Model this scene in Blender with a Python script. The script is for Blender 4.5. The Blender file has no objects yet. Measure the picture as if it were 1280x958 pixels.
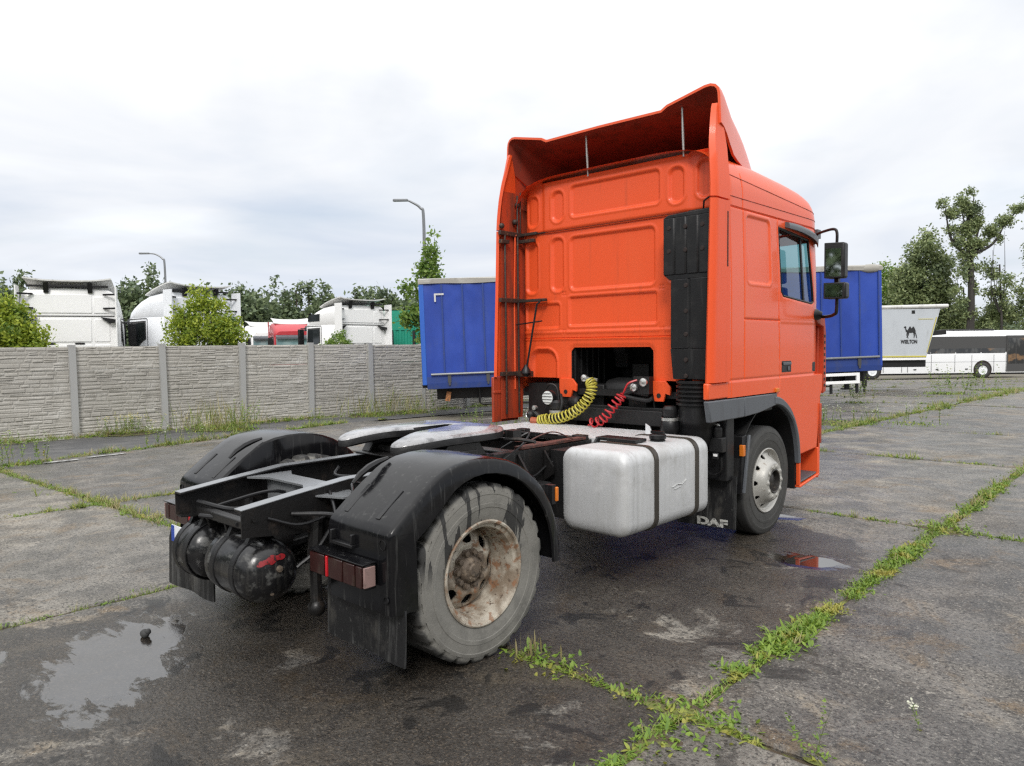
import bpy, math, random
import numpy as np
from mathutils import Vector, Matrix, noise as mnoise

sc = bpy.context.scene
rad = math.radians

# ------------------------------------------------------------------ camera
CAM = np.array([4.192, -2.927, 1.797])
yaw, pit, rol, FPX = 0.753, 0.050, -0.011, 926.0
fw = np.array([-math.sin(yaw) * math.cos(pit), math.cos(yaw) * math.cos(pit), -math.sin(pit)])
rt = np.array([math.cos(yaw), math.sin(yaw), 0.0])
up = np.cross(rt, fw)
r2 = rt * math.cos(rol) + up * math.sin(rol)
u2 = -rt * math.sin(rol) + up * math.cos(rol)
cd = bpy.data.cameras.new('camera')
cd.sensor_width = 36.0
cd.sensor_fit = 'HORIZONTAL'
cd.lens = FPX / 1280 * 36.0
cd.clip_start = 0.05
cd.clip_end = 3000
cam = bpy.data.objects.new('camera', cd)
sc.collection.objects.link(cam)
cam.matrix_world = Matrix([[r2[i], u2[i], -fw[i], CAM[i]] for i in range(3)] + [[0, 0, 0, 1]])
sc.camera = cam

# ------------------------------------------------------------------ sky, sun, exposure
SUN_EL, SUN_AZ = rad(40), rad(142)          # azimuth clockwise from +Y
w = bpy.data.worlds.new('World')
sc.world = w
w.use_nodes = True
nt = w.node_tree
for n in list(nt.nodes):
    nt.nodes.remove(n)
def wn(t, **k):
    n = nt.nodes.new(t)
    for a, b in k.items():
        setattr(n, a, b)
    return n
def wmath(op, a, b=None):
    n = wn('ShaderNodeMath', operation=op)
    for i, v in enumerate((a, b)):
        if v is None:
            continue
        if isinstance(v, (int, float)):
            n.inputs[i].default_value = v
        else:
            nt.links.new(v, n.inputs[i])
    return n.outputs[0]
out = wn('ShaderNodeOutputWorld')
bg = wn('ShaderNodeBackground')
bg.inputs['Strength'].default_value = 0.10
nt.links.new(bg.outputs[0], out.inputs[0])
sky = wn('ShaderNodeTexSky', sky_type='NISHITA', sun_disc=False)
sky.sun_elevation = SUN_EL
sky.sun_rotation = SUN_AZ
sky.dust_density = 2.0
tc = wn('ShaderNodeTexCoord')
sep = wn('ShaderNodeSeparateXYZ')
nt.links.new(tc.outputs['Generated'], sep.inputs[0])
zz = wmath('MAXIMUM', sep.outputs[2], 0.0)
den = wmath('ADD', zz, 0.12)
cmb = wn('ShaderNodeCombineXYZ')
nt.links.new(wmath('DIVIDE', sep.outputs[0], den), cmb.inputs[0])
nt.links.new(wmath('DIVIDE', sep.outputs[1], den), cmb.inputs[1])
cmb.inputs[2].default_value = 3.3
def wnoise(scale, detail, dist):
    n = wn('ShaderNodeTexNoise')
    n.inputs['Scale'].default_value = scale
    n.inputs['Detail'].default_value = detail
    n.inputs['Distortion'].default_value = dist
    nt.links.new(cmb.outputs[0], n.inputs['Vector'])
    return n.outputs[0]
def wramp(src, stops):
    n = wn('ShaderNodeValToRGB')
    e = n.color_ramp.elements
    while len(e) < len(stops):
        e.new(0.5)
    for el, (p, c) in zip(e, stops):
        el.position = p
        el.color = c if len(c) == 4 else (*c, 1)
    nt.links.new(src, n.inputs[0])
    return n.outputs[0]
def wmix(a, b, f, mode='MIX'):
    n = wn('ShaderNodeMix', data_type='RGBA', blend_type=mode)
    for i, v in ((0, f), (6, a), (7, b)):
        if isinstance(v, (int, float)):
            n.inputs[i].default_value = v
        elif isinstance(v, tuple):
            n.inputs[i].default_value = (*v, 1)
        else:
            nt.links.new(v, n.inputs[i])
    return n.outputs[2]
# overcast luminance: paler overhead than at the horizon, as a stratus deck is
lum = wramp(zz, [(0.0, (6.7, 7.15, 7.8)), (0.12, (7.1, 7.4, 7.9)), (0.30, (8.0, 8.15, 8.4)), (0.50, (9.6, 9.7, 9.8)), (1.0, (19.0, 19.0, 19.0))])
soft = wramp(wnoise(0.55, 5.0, 0.6), [(0.32, (0.82, 0.86, 0.92)), (0.50, (1.0, 1.0, 1.0)), (0.70, (1.16, 1.16, 1.15))])
deck = wmix(lum, soft, 1.0, 'MULTIPLY')
gap = wramp(wnoise(0.9, 6.0, 0.3), [(0.50, (0, 0, 0)), (0.80, (0.35, 0.35, 0.35))])
nt.links.new(wmix(deck, sky.outputs[0], gap), bg.inputs['Color'])

sd = bpy.data.lights.new('sun', 'SUN')
sd.energy = 1.5
sd.angle = rad(14)
sd.color = (1.0, 0.965, 0.92)
sun = bpy.data.objects.new('sun', sd)
sc.collection.objects.link(sun)
sdir = Vector((math.sin(SUN_AZ) * math.cos(SUN_EL), math.cos(SUN_AZ) * math.cos(SUN_EL), math.sin(SUN_EL)))
sun.rotation_euler = sdir.to_track_quat('Z', 'Y').to_euler()
sun.location = (0, 0, 30)

sc.view_settings.view_transform = 'Standard'
sc.view_settings.look = 'None'
sc.view_settings.exposure = 0.28
sc.view_settings.gamma = 1.0
sc.view_settings.use_curve_mapping = False
sc.cycles.use_denoising = False            # fine grain rather than smeared texture
sc.cycles.use_adaptive_sampling = False
sc.cycles.sample_clamp_indirect = 2.0
sc.cycles.blur_glossy = 0.7
sc.cycles.max_bounces = 7
sc.cycles.filter_width = 1.35
try:
    sc.cycles.sampling_pattern = 'BLUE_NOISE'
except TypeError:
    pass

# ------------------------------------------------------------------ helpers
C = sc.collection
rng = np.random.default_rng(7)
random.seed(7)

class MB:
    """collects shapes for one mesh"""
    def __init__(s):
        s.v = []; s.f = []; s.m = []; s.n = 0; s.cur = 0
    def add(s, vs, fs):
        b = s.n
        s.v.append(np.asarray(vs, float).reshape(-1, 3))
        s.n += len(s.v[-1])
        for f in fs:
            s.f.append([b + i for i in f]); s.m.append(s.cur)
        return s
    def box(s, x0, x1, y0, y1, z0, z1):
        vs = [(x, y, z) for x in (x0, x1) for y in (y0, y1) for z in (z0, z1)]
        return s.add(vs, [(0, 1, 3, 2), (4, 6, 7, 5), (0, 4, 5, 1), (2, 3, 7, 6), (0, 2, 6, 4), (1, 5, 7, 3)])
    def bar(s, a, b, w, h, upv=(0, 0, 1)):
        a = np.array(a, float); b = np.array(b, float)
        d = b - a; d /= np.linalg.norm(d)
        r = np.cross(d, upv); r /= np.linalg.norm(r); u = np.cross(r, d)
        vs = [p + r * i * w / 2 + u * j * h / 2 for p in (a, b) for i, j in ((-1, -1), (1, -1), (1, 1), (-1, 1))]
        return s.add(vs, [(0, 1, 2, 3), (7, 6, 5, 4), (0, 4, 5, 1), (1, 5, 6, 2), (2, 6, 7, 3), (3, 7, 4, 0)])
    def tube(s, pts, r, n=8, closed=False):
        P = np.array(pts, float); k = len(P)
        R = np.full(k, r) if np.isscalar(r) else np.array(r, float)
        T = np.gradient(P, axis=0); T /= np.linalg.norm(T, axis=1)[:, None] + 1e-12
        ref = np.array([0, 0, 1.0]) if abs(T[0][2]) < .9 else np.array([1.0, 0, 0])
        vs = []; u = np.cross(T[0], ref); u /= np.linalg.norm(u)
        for i in range(k):
            u = u - T[i] * (u @ T[i]); u /= np.linalg.norm(u); v = np.cross(T[i], u)
            for j in range(n):
                a = 2 * math.pi * j / n
                vs.append(P[i] + R[i] * (u * math.cos(a) + v * math.sin(a)))
        fs = [(i * n + j, i * n + (j + 1) % n, (i + 1) * n + (j + 1) % n, (i + 1) * n + j) for i in range(k - 1) for j in range(n)]
        fs += [tuple(range(n))[::-1], tuple((k - 1) * n + j for j in range(n))]
        return s.add(vs, fs)
    def lathe(s, prof, c, axis='X', n=48, mod=None):
        """prof: (r, h) along axis"""
        k = len(prof); vs = []
        for j in range(n):
            a = 2 * math.pi * j / n
            for i, (r, h) in enumerate(prof):
                rr = r if mod is None else mod(i, j, r)
                p, q = rr * math.cos(a), rr * math.sin(a)
                vs.append({'X': (c[0] + h, c[1] + p, c[2] + q), 'Y': (c[0] + p, c[1] + h, c[2] + q), 'Z': (c[0] + p, c[1] + q, c[2] + h)}[axis])
        fs = [(j * k + i, j * k + i + 1, ((j + 1) % n) * k + i + 1, ((j + 1) % n) * k + i) for j in range(n) for i in range(k - 1)]
        return s.add(vs, fs)
    def prism(s, poly, axis, a, b):
        n = len(poly)
        def P(q, h):
            return {'X': (h, q[0], q[1]), 'Y': (q[0], h, q[1]), 'Z': (q[0], q[1], h)}[axis]
        vs = [P(q, a) for q in poly] + [P(q, b) for q in poly]
        return s.add(vs, [tuple(range(n))[::-1], tuple(range(n, 2 * n))] + [(i, (i + 1) % n, n + (i + 1) % n, n + i) for i in range(n)])
    def loft(s, secs, closed=False, caps=False):
        k = len(secs); n = len(secs[0])
        vs = [p for q in secs for p in q]
        m = n if closed else n - 1
        fs = [(i * n + j, i * n + (j + 1) % n, (i + 1) * n + (j + 1) % n, (i + 1) * n + j) for i in range(k - 1) for j in range(m)]
        if caps:
            fs += [tuple(range(n))[::-1], tuple((k - 1) * n + j for j in range(n))]
        return s.add(vs, fs)
    def ball(s, c, r, n=12, m=8, sc_=(1, 1, 1)):
        vs = []
        for i in range(m + 1):
            t = math.pi * i / m
            for j in range(n):
                a = 2 * math.pi * j / n
                vs.append((c[0] + r * sc_[0] * math.sin(t) * math.cos(a), c[1] + r * sc_[1] * math.sin(t) * math.sin(a), c[2] + r * sc_[2] * math.cos(t)))
        return s.add(vs, [(i * n + j, (i + 1) * n + j, (i + 1) * n + (j + 1) % n, i * n + (j + 1) % n) for i in range(m) for j in range(n)])
    def mesh(s, name, smooth=True, ang=35, flipfix=False):
        me = bpy.data.meshes.new(name)
        V = np.concatenate(s.v) if s.v else np.zeros((0, 3))
        me.from_pydata(V.tolist(), [], s.f)
        if any(s.m):
            me.polygons.foreach_set('material_index', s.m)
        if smooth:
            me.polygons.foreach_set('use_smooth', [True] * len(me.polygons))
            me.set_sharp_from_angle(angle=rad(ang))
        me.update()
        return me
    def build(s, name, m, parent=None, smooth=True, ang=35, bevel=0, solid=0, seg=2, clean=False):
        me = s.mesh(name, smooth, ang)
        for q in (m if isinstance(m, (list, tuple)) else [m]):
            me.materials.append(q)
        o = bpy.data.objects.new(name, me)
        C.objects.link(o)
        if parent:
            o.parent = parent
        if clean:
            import bmesh
            bm = bmesh.new(); bm.from_mesh(me)
            bmesh.ops.remove_doubles(bm, verts=bm.verts, dist=1e-5)
            bmesh.ops.recalc_face_normals(bm, faces=bm.faces)
            bm.to_mesh(me); bm.free()
            if smooth:
                me.set_sharp_from_angle(angle=rad(ang))
        if solid:
            md = o.modifiers.new('solid', 'SOLIDIFY'); md.thickness = solid; md.offset = 0
            me2 = o.modifiers.new('edges', 'EDGE_SPLIT'); me2.split_angle = rad(48); me2.use_edge_sharp = False
        if bevel:
            md = o.modifiers.new('bevel', 'BEVEL'); md.width = bevel; md.segments = seg
            md.limit_method = 'ANGLE'; md.angle_limit = rad(40)
        return o

def tag(o, label=None, cat=None, group=None, kind=None):
    for k, v in (('label', label), ('category', cat), ('group', group), ('kind', kind)):
        if v:
            o[k] = v
    return o
def empty(name, loc=(0, 0, 0), rz=0, label=None, cat=None, group=None, rot=None):
    o = bpy.data.objects.new(name, None)
    o.empty_display_size = 0.3
    C.objects.link(o)
    o.location = loc
    o.rotation_euler = rot if rot else (0, 0, rz)
    return tag(o, label, cat, group)
def copy_tree(o, parent=None):
    c = o.copy(); C.objects.link(c)
    if parent:
        c.parent = parent
    for ch in list(o.children):
        copy_tree(ch, c)
    return c
def inst(name, me, parent=None, loc=(0, 0, 0), rot=(0, 0, 0), scale=None):
    o = bpy.data.objects.new(name, me); C.objects.link(o)
    if parent:
        o.parent = parent
    o.location = loc; o.rotation_euler = rot
    if scale:
        o.scale = scale
    return o
def sstep(a, b, x):
    t = np.clip((x - a) / (b - a), 0, 1)
    return t * t * (3 - 2 * t)
def rrect(U, V, u0, u1, v0, v1, r):
    """signed distance to a rounded rectangle (negative inside)"""
    cx, cy, hw, hh = (u0 + u1) / 2, (v0 + v1) / 2, (u1 - u0) / 2, (v1 - v0) / 2
    qx = np.abs(U - cx) - hw + r; qy = np.abs(V - cy) - hh + r
    return np.hypot(np.maximum(qx, 0), np.maximum(qy, 0)) + np.minimum(np.maximum(qx, qy), 0) - r
def polysd(U, V, poly):
    """signed distance to a polygon (negative inside)"""
    d = np.full(U.shape, 1e9); ins = np.zeros(U.shape, bool)
    n = len(poly)
    for i in range(n):
        ax, ay = poly[i]; bx, by = poly[(i + 1) % n]
        ex, ey = bx - ax, by - ay
        t = np.clip(((U - ax) * ex + (V - ay) * ey) / (ex * ex + ey * ey), 0, 1)
        d = np.minimum(d, np.hypot(U - ax - t * ex, V - ay - t * ey))
        c = ((ay > V) != (by > V)) & (U < (bx - ax) * (V - ay) / (by - ay + 1e-12) + ax)
        ins ^= c
    return np.where(ins, -d, d)
def sheet(mb, X, Y, Z, mask=None, flip=False):
    """grid of points as quads; mask on cells"""
    n, m = X.shape
    idx = np.arange(n * m).reshape(n, m)
    q = np.stack([idx[:-1, :-1], idx[1:, :-1], idx[1:, 1:], idx[:-1, 1:]], -1)
    q = q[mask] if mask is not None else q.reshape(-1, 4)
    if flip:
        q = q[:, ::-1]
    P = np.stack([X, Y, Z], -1).reshape(-1, 3)
    used = np.unique(q)
    re = np.full(n * m, -1); re[used] = np.arange(len(used))
    mb.add(P[used], re[q].tolist())
    return mb
def cellmask(M):
    return M[:-1, :-1] & M[1:, :-1] & M[1:, 1:] & M[:-1, 1:]
_nt = np.random.default_rng(3).random((64, 64))
def vnoise(x, y):
    """value noise on a 64 lattice, smooth"""
    xi = np.floor(x).astype(int); yi = np.floor(y).astype(int)
    fx = x - xi; fy = y - yi
    fx = fx * fx * (3 - 2 * fx); fy = fy * fy * (3 - 2 * fy)
    g = lambda a, b: _nt[a % 64, b % 64]
    return (g(xi, yi) * (1 - fx) + g(xi + 1, yi) * fx) * (1 - fy) + (g(xi, yi + 1) * (1 - fx) + g(xi + 1, yi + 1) * fx) * fy
def fnoise(x, y, o=4):
    s = 0; a = .5
    for i in range(o):
        s = s + a * vnoise(x * 2 ** i + 17.3 * i, y * 2 ** i + 5.1 * i); a /= 2
    return s
def spline(pts, n=8):
    """Catmull-Rom through points"""
    P = np.array(pts, float)
    P = np.vstack([2 * P[0] - P[1], P, 2 * P[-1] - P[-2]])
    o = []
    for i in range(1, len(P) - 2):
        for t in np.linspace(0, 1, n, endpoint=False):
            a, b, c, d = P[i - 1:i + 3]
            o.append(.5 * (2 * b + (c - a) * t + (2 * a - 5 * b + 4 * c - d) * t * t + (3 * b - a - 3 * c + d) * t ** 3))
    o.append(P[-2])
    return np.array(o)

# ------------------------------------------------------------------ materials
def nodes_of(name):
    m = bpy.data.materials.new(name)
    m.use_nodes = True
    return m, m.node_tree, m.node_tree.nodes['Principled BSDF']
class NT:
    """small helper round a node tree"""
    def __init__(s, t): s.t = t
    def n(s, typ, **k):
        x = s.t.nodes.new(typ)
        for a, b in k.items(): setattr(x, a, b)
        return x
    def put(s, sock, v):
        if isinstance(v, (int, float)): sock.default_value = v
        elif isinstance(v, (tuple, list)): sock.default_value = (*v, 1) if len(v) == 3 and sock.type == 'RGBA' else v
        else: s.t.links.new(v, sock)
    def math(s, op, a, b=0.0, clamp=False):
        x = s.n('ShaderNodeMath', operation=op, use_clamp=clamp); s.put(x.inputs[0], a); s.put(x.inputs[1], b); return x.outputs[0]
    def mix(s, a, b, f, mode='MIX'):
        x = s.n('ShaderNodeMix', data_type='RGBA', blend_type=mode)
        s.put(x.inputs[0], f); s.put(x.inputs[6], a); s.put(x.inputs[7], b); return x.outputs[2]
    def coord(s, scale=(1, 1, 1), kind='Object', off=(0, 0, 0)):
        c = s.n('ShaderNodeTexCoord'); m = s.n('ShaderNodeMapping')
        m.inputs['Scale'].default_value = scale; m.inputs['Location'].default_value = off
        s.t.links.new(c.outputs[kind], m.inputs[0]); return m.outputs[0]
    def noise(s, scale=(5, 5, 5), detail=5, rough=.55, dist=0, kind='Object', off=(0, 0, 0)):
        if isinstance(scale, (int, float)): scale = (scale,) * 3
        x = s.n('ShaderNodeTexNoise'); x.inputs['Scale'].default_value = 1
        x.inputs['Detail'].default_value = detail; x.inputs['Roughness'].default_value = rough; x.inputs['Distortion'].default_value = dist
        s.t.links.new(s.coord(scale, kind, off), x.inputs['Vector']); return x.outputs[0]
    def voro(s, scale, feature='F1', kind='Object'):
        if isinstance(scale, (int, float)): scale = (scale,) * 3
        x = s.n('ShaderNodeTexVoronoi', feature=feature); x.inputs['Scale'].default_value = 1
        s.t.links.new(s.coord(scale, kind), x.inputs['Vector']); return x
    def ramp(s, f, lo, hi, a=0.0, b=1.0):
        x = s.n('ShaderNodeMapRange', interpolation_type='SMOOTHSTEP'); s.put(x.inputs[0], f)
        x.inputs[1].default_value = lo; x.inputs[2].default_value = hi; x.inputs[3].default_value = a; x.inputs[4].default_value = b
        return x.outputs[0]
    def bump(s, h, strength=.3, dist=.01, normal=None):
        x = s.n('ShaderNodeBump'); x.inputs['Strength'].default_value = strength; x.inputs['Distance'].default_value = dist
        s.put(x.inputs['Height'], h)
        if normal is not None: s.put(x.inputs['Normal'], normal)
        return x.outputs[0]
MATS = {}
def M(name, c, rough=.5, metal=0, layers=(), bump=None, rvar=0, coat=0, spec=.5, rnd=0):
    """base colour with worn / dusty layers: (colour, scale, lo, hi, amount)"""
    m, t, b = nodes_of(name); h = NT(t)
    col = c; acc = None
    for i, (lc, scale, lo, hi, amt) in enumerate(layers):
        f = h.math('MULTIPLY', h.ramp(h.noise(scale, 6, .62, off=(i * 3.1, i * 1.7, 0)), lo, hi), amt)
        col = h.mix(col if not isinstance(col, tuple) else (*col, 1), (*lc, 1), f)
        acc = f if acc is None else h.math('MAXIMUM', acc, f)
    if rnd:
        oi = h.n('ShaderNodeObjectInfo'); v_ = h.math('ADD', 1 - rnd, h.math('MULTIPLY', oi.outputs['Random'], 2 * rnd))
        cc = h.n('ShaderNodeCombineColor'); [h.put(cc.inputs[i], v_) for i in range(3)]
        col = h.mix(col if not isinstance(col, tuple) else (*col, 1), cc.outputs[0], 1.0, 'MULTIPLY')
    h.put(b.inputs['Base Color'], (*col, 1) if isinstance(col, tuple) else col)
    b.inputs['Metallic'].default_value = metal
    b.inputs['Specular IOR Level'].default_value = spec
    if rvar and acc is not None:
        h.put(b.inputs['Roughness'], h.math('ADD', rough, h.math('MULTIPLY', acc, rvar)))
    else:
        b.inputs['Roughness'].default_value = rough
    if coat:
        b.inputs['Coat Weight'].default_value = coat; b.inputs['Coat Roughness'].default_value = .08
    if bump:
        h.put(b.inputs['Normal'], h.bump(h.noise(bump[1], 5, .6), bump[0], .01))
    MATS[name] = m
    return m

ORANGE = (0.80, 0.098, 0.022)
m_orange = M('orange_paint', (.79, .090, .020), .46, layers=[((.74, .14, .05), (1.6, 1.6, .8), .5, .85, .35), ((.40, .065, .022), (13, 13, .8), .55, .76, .42), ((.22, .08, .05), (40, 40, 1.6), .63, .76, .32), ((.18, .12, .09), (46, 46, 46), .68, .73, .45)], rvar=.2, spec=.4, coat=.12)
m_orange_side = M('orange_door_paint', (0.79, 0.098, 0.024), .30, layers=[((.76, .15, .06), (1.4, 1.4, 1.4), .45, .8, .45), ((.50, .10, .045), (18, 18, .9), .58, .80, .35), ((.25, .16, .12), (46, 46, 46), .68, .74, .4)], rvar=.22, coat=.22, spec=.4)
m_spoil_in = M('painted_shade_grime', (.26, .036, .018), .6, layers=[((.10, .024, .014), (5, 5, 2), .45, .7, .7), ((.05, .04, .035), (30, 30, 8), .58, .75, .6)])  # shade under the spoiler put into a darker orange, with grime over it
m_orange_dirty = M('grimy_orange_paint', (.46, .055, .018), .48, layers=[((.10, .035, .02), (9, 9, 1.2), .42, .72, .75), ((.06, .05, .045), (30, 30, 8), .6, .75, .6)], rvar=.2)
m_gap = M('dark_gap_colour', (.02, .012, .01), .7)
m_black = M('black_plastic', (.009, .009, .010), .40, layers=[((.055, .055, .055), (20, 20, 2.2), .56, .8, .45), ((.035, .034, .032), (6, 6, 6), .5, .75, .4)], rvar=.25, bump=(.12, 90), spec=.4)
m_mud = M('mudguard_plastic', (.006, .006, .007), .16, layers=[((.085, .085, .082), (33, 33, 2.6), .56, .72, .45), ((.018, .018, .018), (4, 4, 4), .5, .7, .5), ((.06, .058, .052), (60, 60, 60), .64, .72, .35)], rvar=.3, bump=(.05, 40), coat=.10, spec=.24)
m_flap = M('rubber_flap', (.010, .010, .011), .5, layers=[((.14, .14, .135), (17, 17, 1.6), .48, .70, .5), ((.07, .066, .058), (8, 8, 5), .52, .72, .6), ((.12, .12, .11), (70, 70, 30), .60, .72, .5)], rvar=.2, bump=(.2, 50))
m_steel = M('chassis_black_steel', (.009, .0085, .0085), .40, layers=[((.06, .042, .03), (9, 9, 7), .54, .75, .45), ((.11, .11, .11), (34, 34, 2.4), .60, .78, .45)], rvar=.25, bump=(.2, 60))
m_flange = M('pale_sheen_steel', (.23, .24, .25), .22, layers=[((.05, .05, .05), (10, 10, 10), .52, .78, .6), ((.35, .03, .02), (6, 6, 6), .72, .76, .9)], rvar=.3, metal=.3, bump=(.03, 40))  # sky sheen on upper faces put into the pale base colour
m_tank = M('dusty_aluminium', (.53, .535, .54), .50, metal=.2, layers=[((.40, .40, .385), (24, 24, 2.0), .42, .72, .5), ((.30, .29, .27), (3, 3, 3), .5, .72, .45), ((.72, .72, .72), (5, 5, 5), .5, .8, .4), ((.17, .165, .15), (44, 44, 9), .62, .74, .55)], rvar=.2, bump=(.12, 40))
m_air = M('air_tank_steel', (.009, .009, .010), .22, layers=[((.11, .11, .105), (7, 14, 14), .52, .64, .65), ((.07, .068, .06), (34, 34, 3), .52, .74, .5)], rvar=.3, bump=(.08, 30))
m_red = M('smeared_red_paint', (.24, .014, .018), .35, layers=[((.012, .011, .011), (55, 55, 30), .50, .60, .9)])
m_tyre = M('tyre_rubber', (.035, .035, .035), .75, layers=[((.11, .105, .095), (6, 6, 6), .45, .75, .5)], bump=(.2, 90))
m_rim = M('rusty_white_rim', (.46, .42, .35), .55, layers=[((.17, .125, .085), (5, 5, 5), .38, .62, .9), ((.22, .10, .045), (17, 17, 17), .53, .62, .8), ((.07, .045, .03), (30, 30, 30), .58, .66, .85)], bump=(.3, 45))
m_rimf = M('silver_rim', (.44, .43, .40), .38, metal=.35, layers=[((.20, .15, .11), (22, 22, 22), .58, .72, .75), ((.30, .28, .25), (6, 6, 6), .5, .8, .5)], bump=(.15, 45))
m_hubdark = M('oily_hub_steel', (.035, .032, .03), .4, metal=.3, layers=[((.12, .10, .08), (26, 26, 26), .5, .7, .6)])
m_hub = M('rusty_hub_steel', (.13, .10, .075), .6, metal=.2, layers=[((.28, .22, .16), (26, 26, 26), .5, .7, .7), ((.03, .028, .026), (12, 12, 12), .55, .7, .8)], bump=(.35, 70))
m_dark = M('dark_void_metal', (.006, .006, .0065), .55, layers=[((.030, .028, .026), (14, 14, 6), .5, .8, .6)], bump=(.3, 40))
m_grease_sheen = M('greased_steel_sky_sheen', (.25, .25, .255), .28, metal=.15, layers=[((.03, .03, .031), (12, 12, 12), .50, .66, .75), ((.52, .52, .53), (3.5, 3.5, 3.5), .42, .66, .55)], rvar=.1, bump=(.6, 60), coat=.8)  # pale base and patches paint the sky's sheen on the greased plate
m_alu = M('tread_plate_aluminium', (.66, .67, .68), .42, metal=.2, layers=[((.30, .29, .27), (14, 14, 14), .5, .75, .5)], rvar=.2)
m_silver = M('bare_metal_fitting', (.60, .60, .58), .32, metal=.8, layers=[((.2, .19, .17), (40, 40, 40), .55, .7, .6)])
m_grey = M('grey_plastic_trim', (.095, .103, .115), .45, layers=[((.07, .07, .075), (14, 14, 2), .5, .8, .6), ((.24, .24, .24), (22, 22, 22), .66, .78, .3)], rvar=.2, bump=(.08, 80))
m_yellow = M('yellow_coil_hose', (.50, .45, .07), .35, layers=[((.25, .20, .04), (20, 20, 20), .5, .75, .5)])
m_redhose = M('red_coil_hose', (.48, .030, .035), .32, layers=[((.25, .03, .03), (20, 20, 20), .55, .75, .5)])
m_strap = M('tank_strap_steel', (.05, .043, .035), .45, metal=.3, layers=[((.16, .12, .08), (30, 30, 9), .55, .75, .5)])
m_amber = M('amber_lens', (.62, .17, .02), .22)
m_lensred = M('dark_red_lens', (.030, .009, .008), .22, layers=[((.05, .034, .026), (22, 22, 8), .5, .72, .6)], rvar=.3)
m_lensbright = M('red_lens', (.50, .012, .02), .2)
m_lensclear = M('dirty_clear_lens', (.26, .17, .155), .25, layers=[((.15, .11, .1), (24, 24, 24), .5, .7, .6)])
m_lampglass = M('lamp_glass', (.75, .76, .74), .12)
m_white = M('white_paint', (.90, .90, .895), .35, layers=[((.80, .80, .78), (3, 3, 1), .5, .85, .5), ((.60, .59, .56), (16, 16, 2), .70, .88, .2)], coat=.2)
m_white2 = M('cool_white_paint', (.82, .84, .87), .35, layers=[((.60, .61, .63), (2, 2, 1), .5, .85, .5)], coat=.2)
m_seam = M('dark_seam', (.06, .06, .06), .6)
m_interior = M('interior_fabric', (.05, .05, .055), .8, layers=[((.10, .10, .11), (30, 30, 30), .5, .7, .5)])
m_redcab = M('faded_red_paint', (.45, .035, .045), .35, layers=[((.55, .10, .10), (3, 3, 3), .5, .8, .5)])
m_green = M('green_corrugated_paint', (.010, .26, .17), .5, layers=[((.03, .20, .14), (4, 4, 1), .5, .8, .6)])
m_blackt = M('black_print', (.02, .02, .022), .5)
m_whitet = M('white_print', (.50, .50, .47), .6, layers=[((.06, .06, .06), (40, 40, 20), .48, .60, .8)])
m_bark2 = M('dark_bark', (.040, .036, .032), .9, layers=[((.09, .08, .07), (6, 6, 1.2), .5, .7, .6)], bump=(.6, 20))
m_lamp = M('galvanised_pole', (.22, .23, .24), .45, metal=.4, layers=[((.34, .35, .35), (8, 8, 2), .5, .8, .6)])
m_polew = M('pale_pole_paint', (.55, .57, .58), .5, layers=[((.4, .41, .42), (8, 8, 2), .5, .8, .6)])

def glassy(name, col, rough=.03, alpha=.35):
    m, t, b = nodes_of(name); h = NT(t)
    tr = h.n('ShaderNodeBsdfTransparent'); tr.inputs[0].default_value = (*col, 1)
    gl = h.n('ShaderNodeBsdfGlossy'); gl.inputs['Roughness'].default_value = rough; gl.inputs[0].default_value = (.9, .93, .95, 1)
    fr = h.n('ShaderNodeLayerWeight'); fr.inputs[0].default_value = .5
    mx = h.n('ShaderNodeMixShader')
    f = h.math('ADD', h.math('POWER', fr.outputs['Facing'], 4.0), alpha * .15, True)
    h.put(mx.inputs[0], f); t.links.new(tr.outputs[0], mx.inputs[1]); t.links.new(gl.outputs[0], mx.inputs[2])
    t.links.new(mx.outputs[0], t.nodes['Material Output'].inputs[0])
    return m
m_glass = glassy('tinted_cab_glass', (.40, .62, .64))
m_glassdark = M('tinted_glass_reflections', (.03, .032, .034), .06, layers=[((.34, .20, .10), (.55, .55, .9), .54, .60, .55), ((.12, .12, .115), (1.4, 1.4, .7), .48, .6, .6)])  # brown and grey reflections painted into the glass colour
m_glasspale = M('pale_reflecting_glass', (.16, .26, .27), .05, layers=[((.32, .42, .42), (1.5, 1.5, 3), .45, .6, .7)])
m_mirror = M('mirror_glass', (.62, .66, .64), .03, metal=1.0)
# ================================================================== SETTING
def gz(x, y):
    """the yard falls away very slightly to the left and to the back"""
    return np.maximum(-0.9, -0.012 * np.maximum(0, y - 9) - 0.025 * np.maximum(0, -x - 2.5))

PUD = [(-.38, -1.44, .62, .30, -.55, .022), (1.82, 3.14, .29, .20, .3, .018), (1.02, 4.50, .20, .13, .2, .014), (-.92, -1.98, .20, .09, -.5, .012), (-.52, -1.05, .20, .06, -.5, .008), (-.15, -2.3, .26, .10, -.5, .012)]
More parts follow.
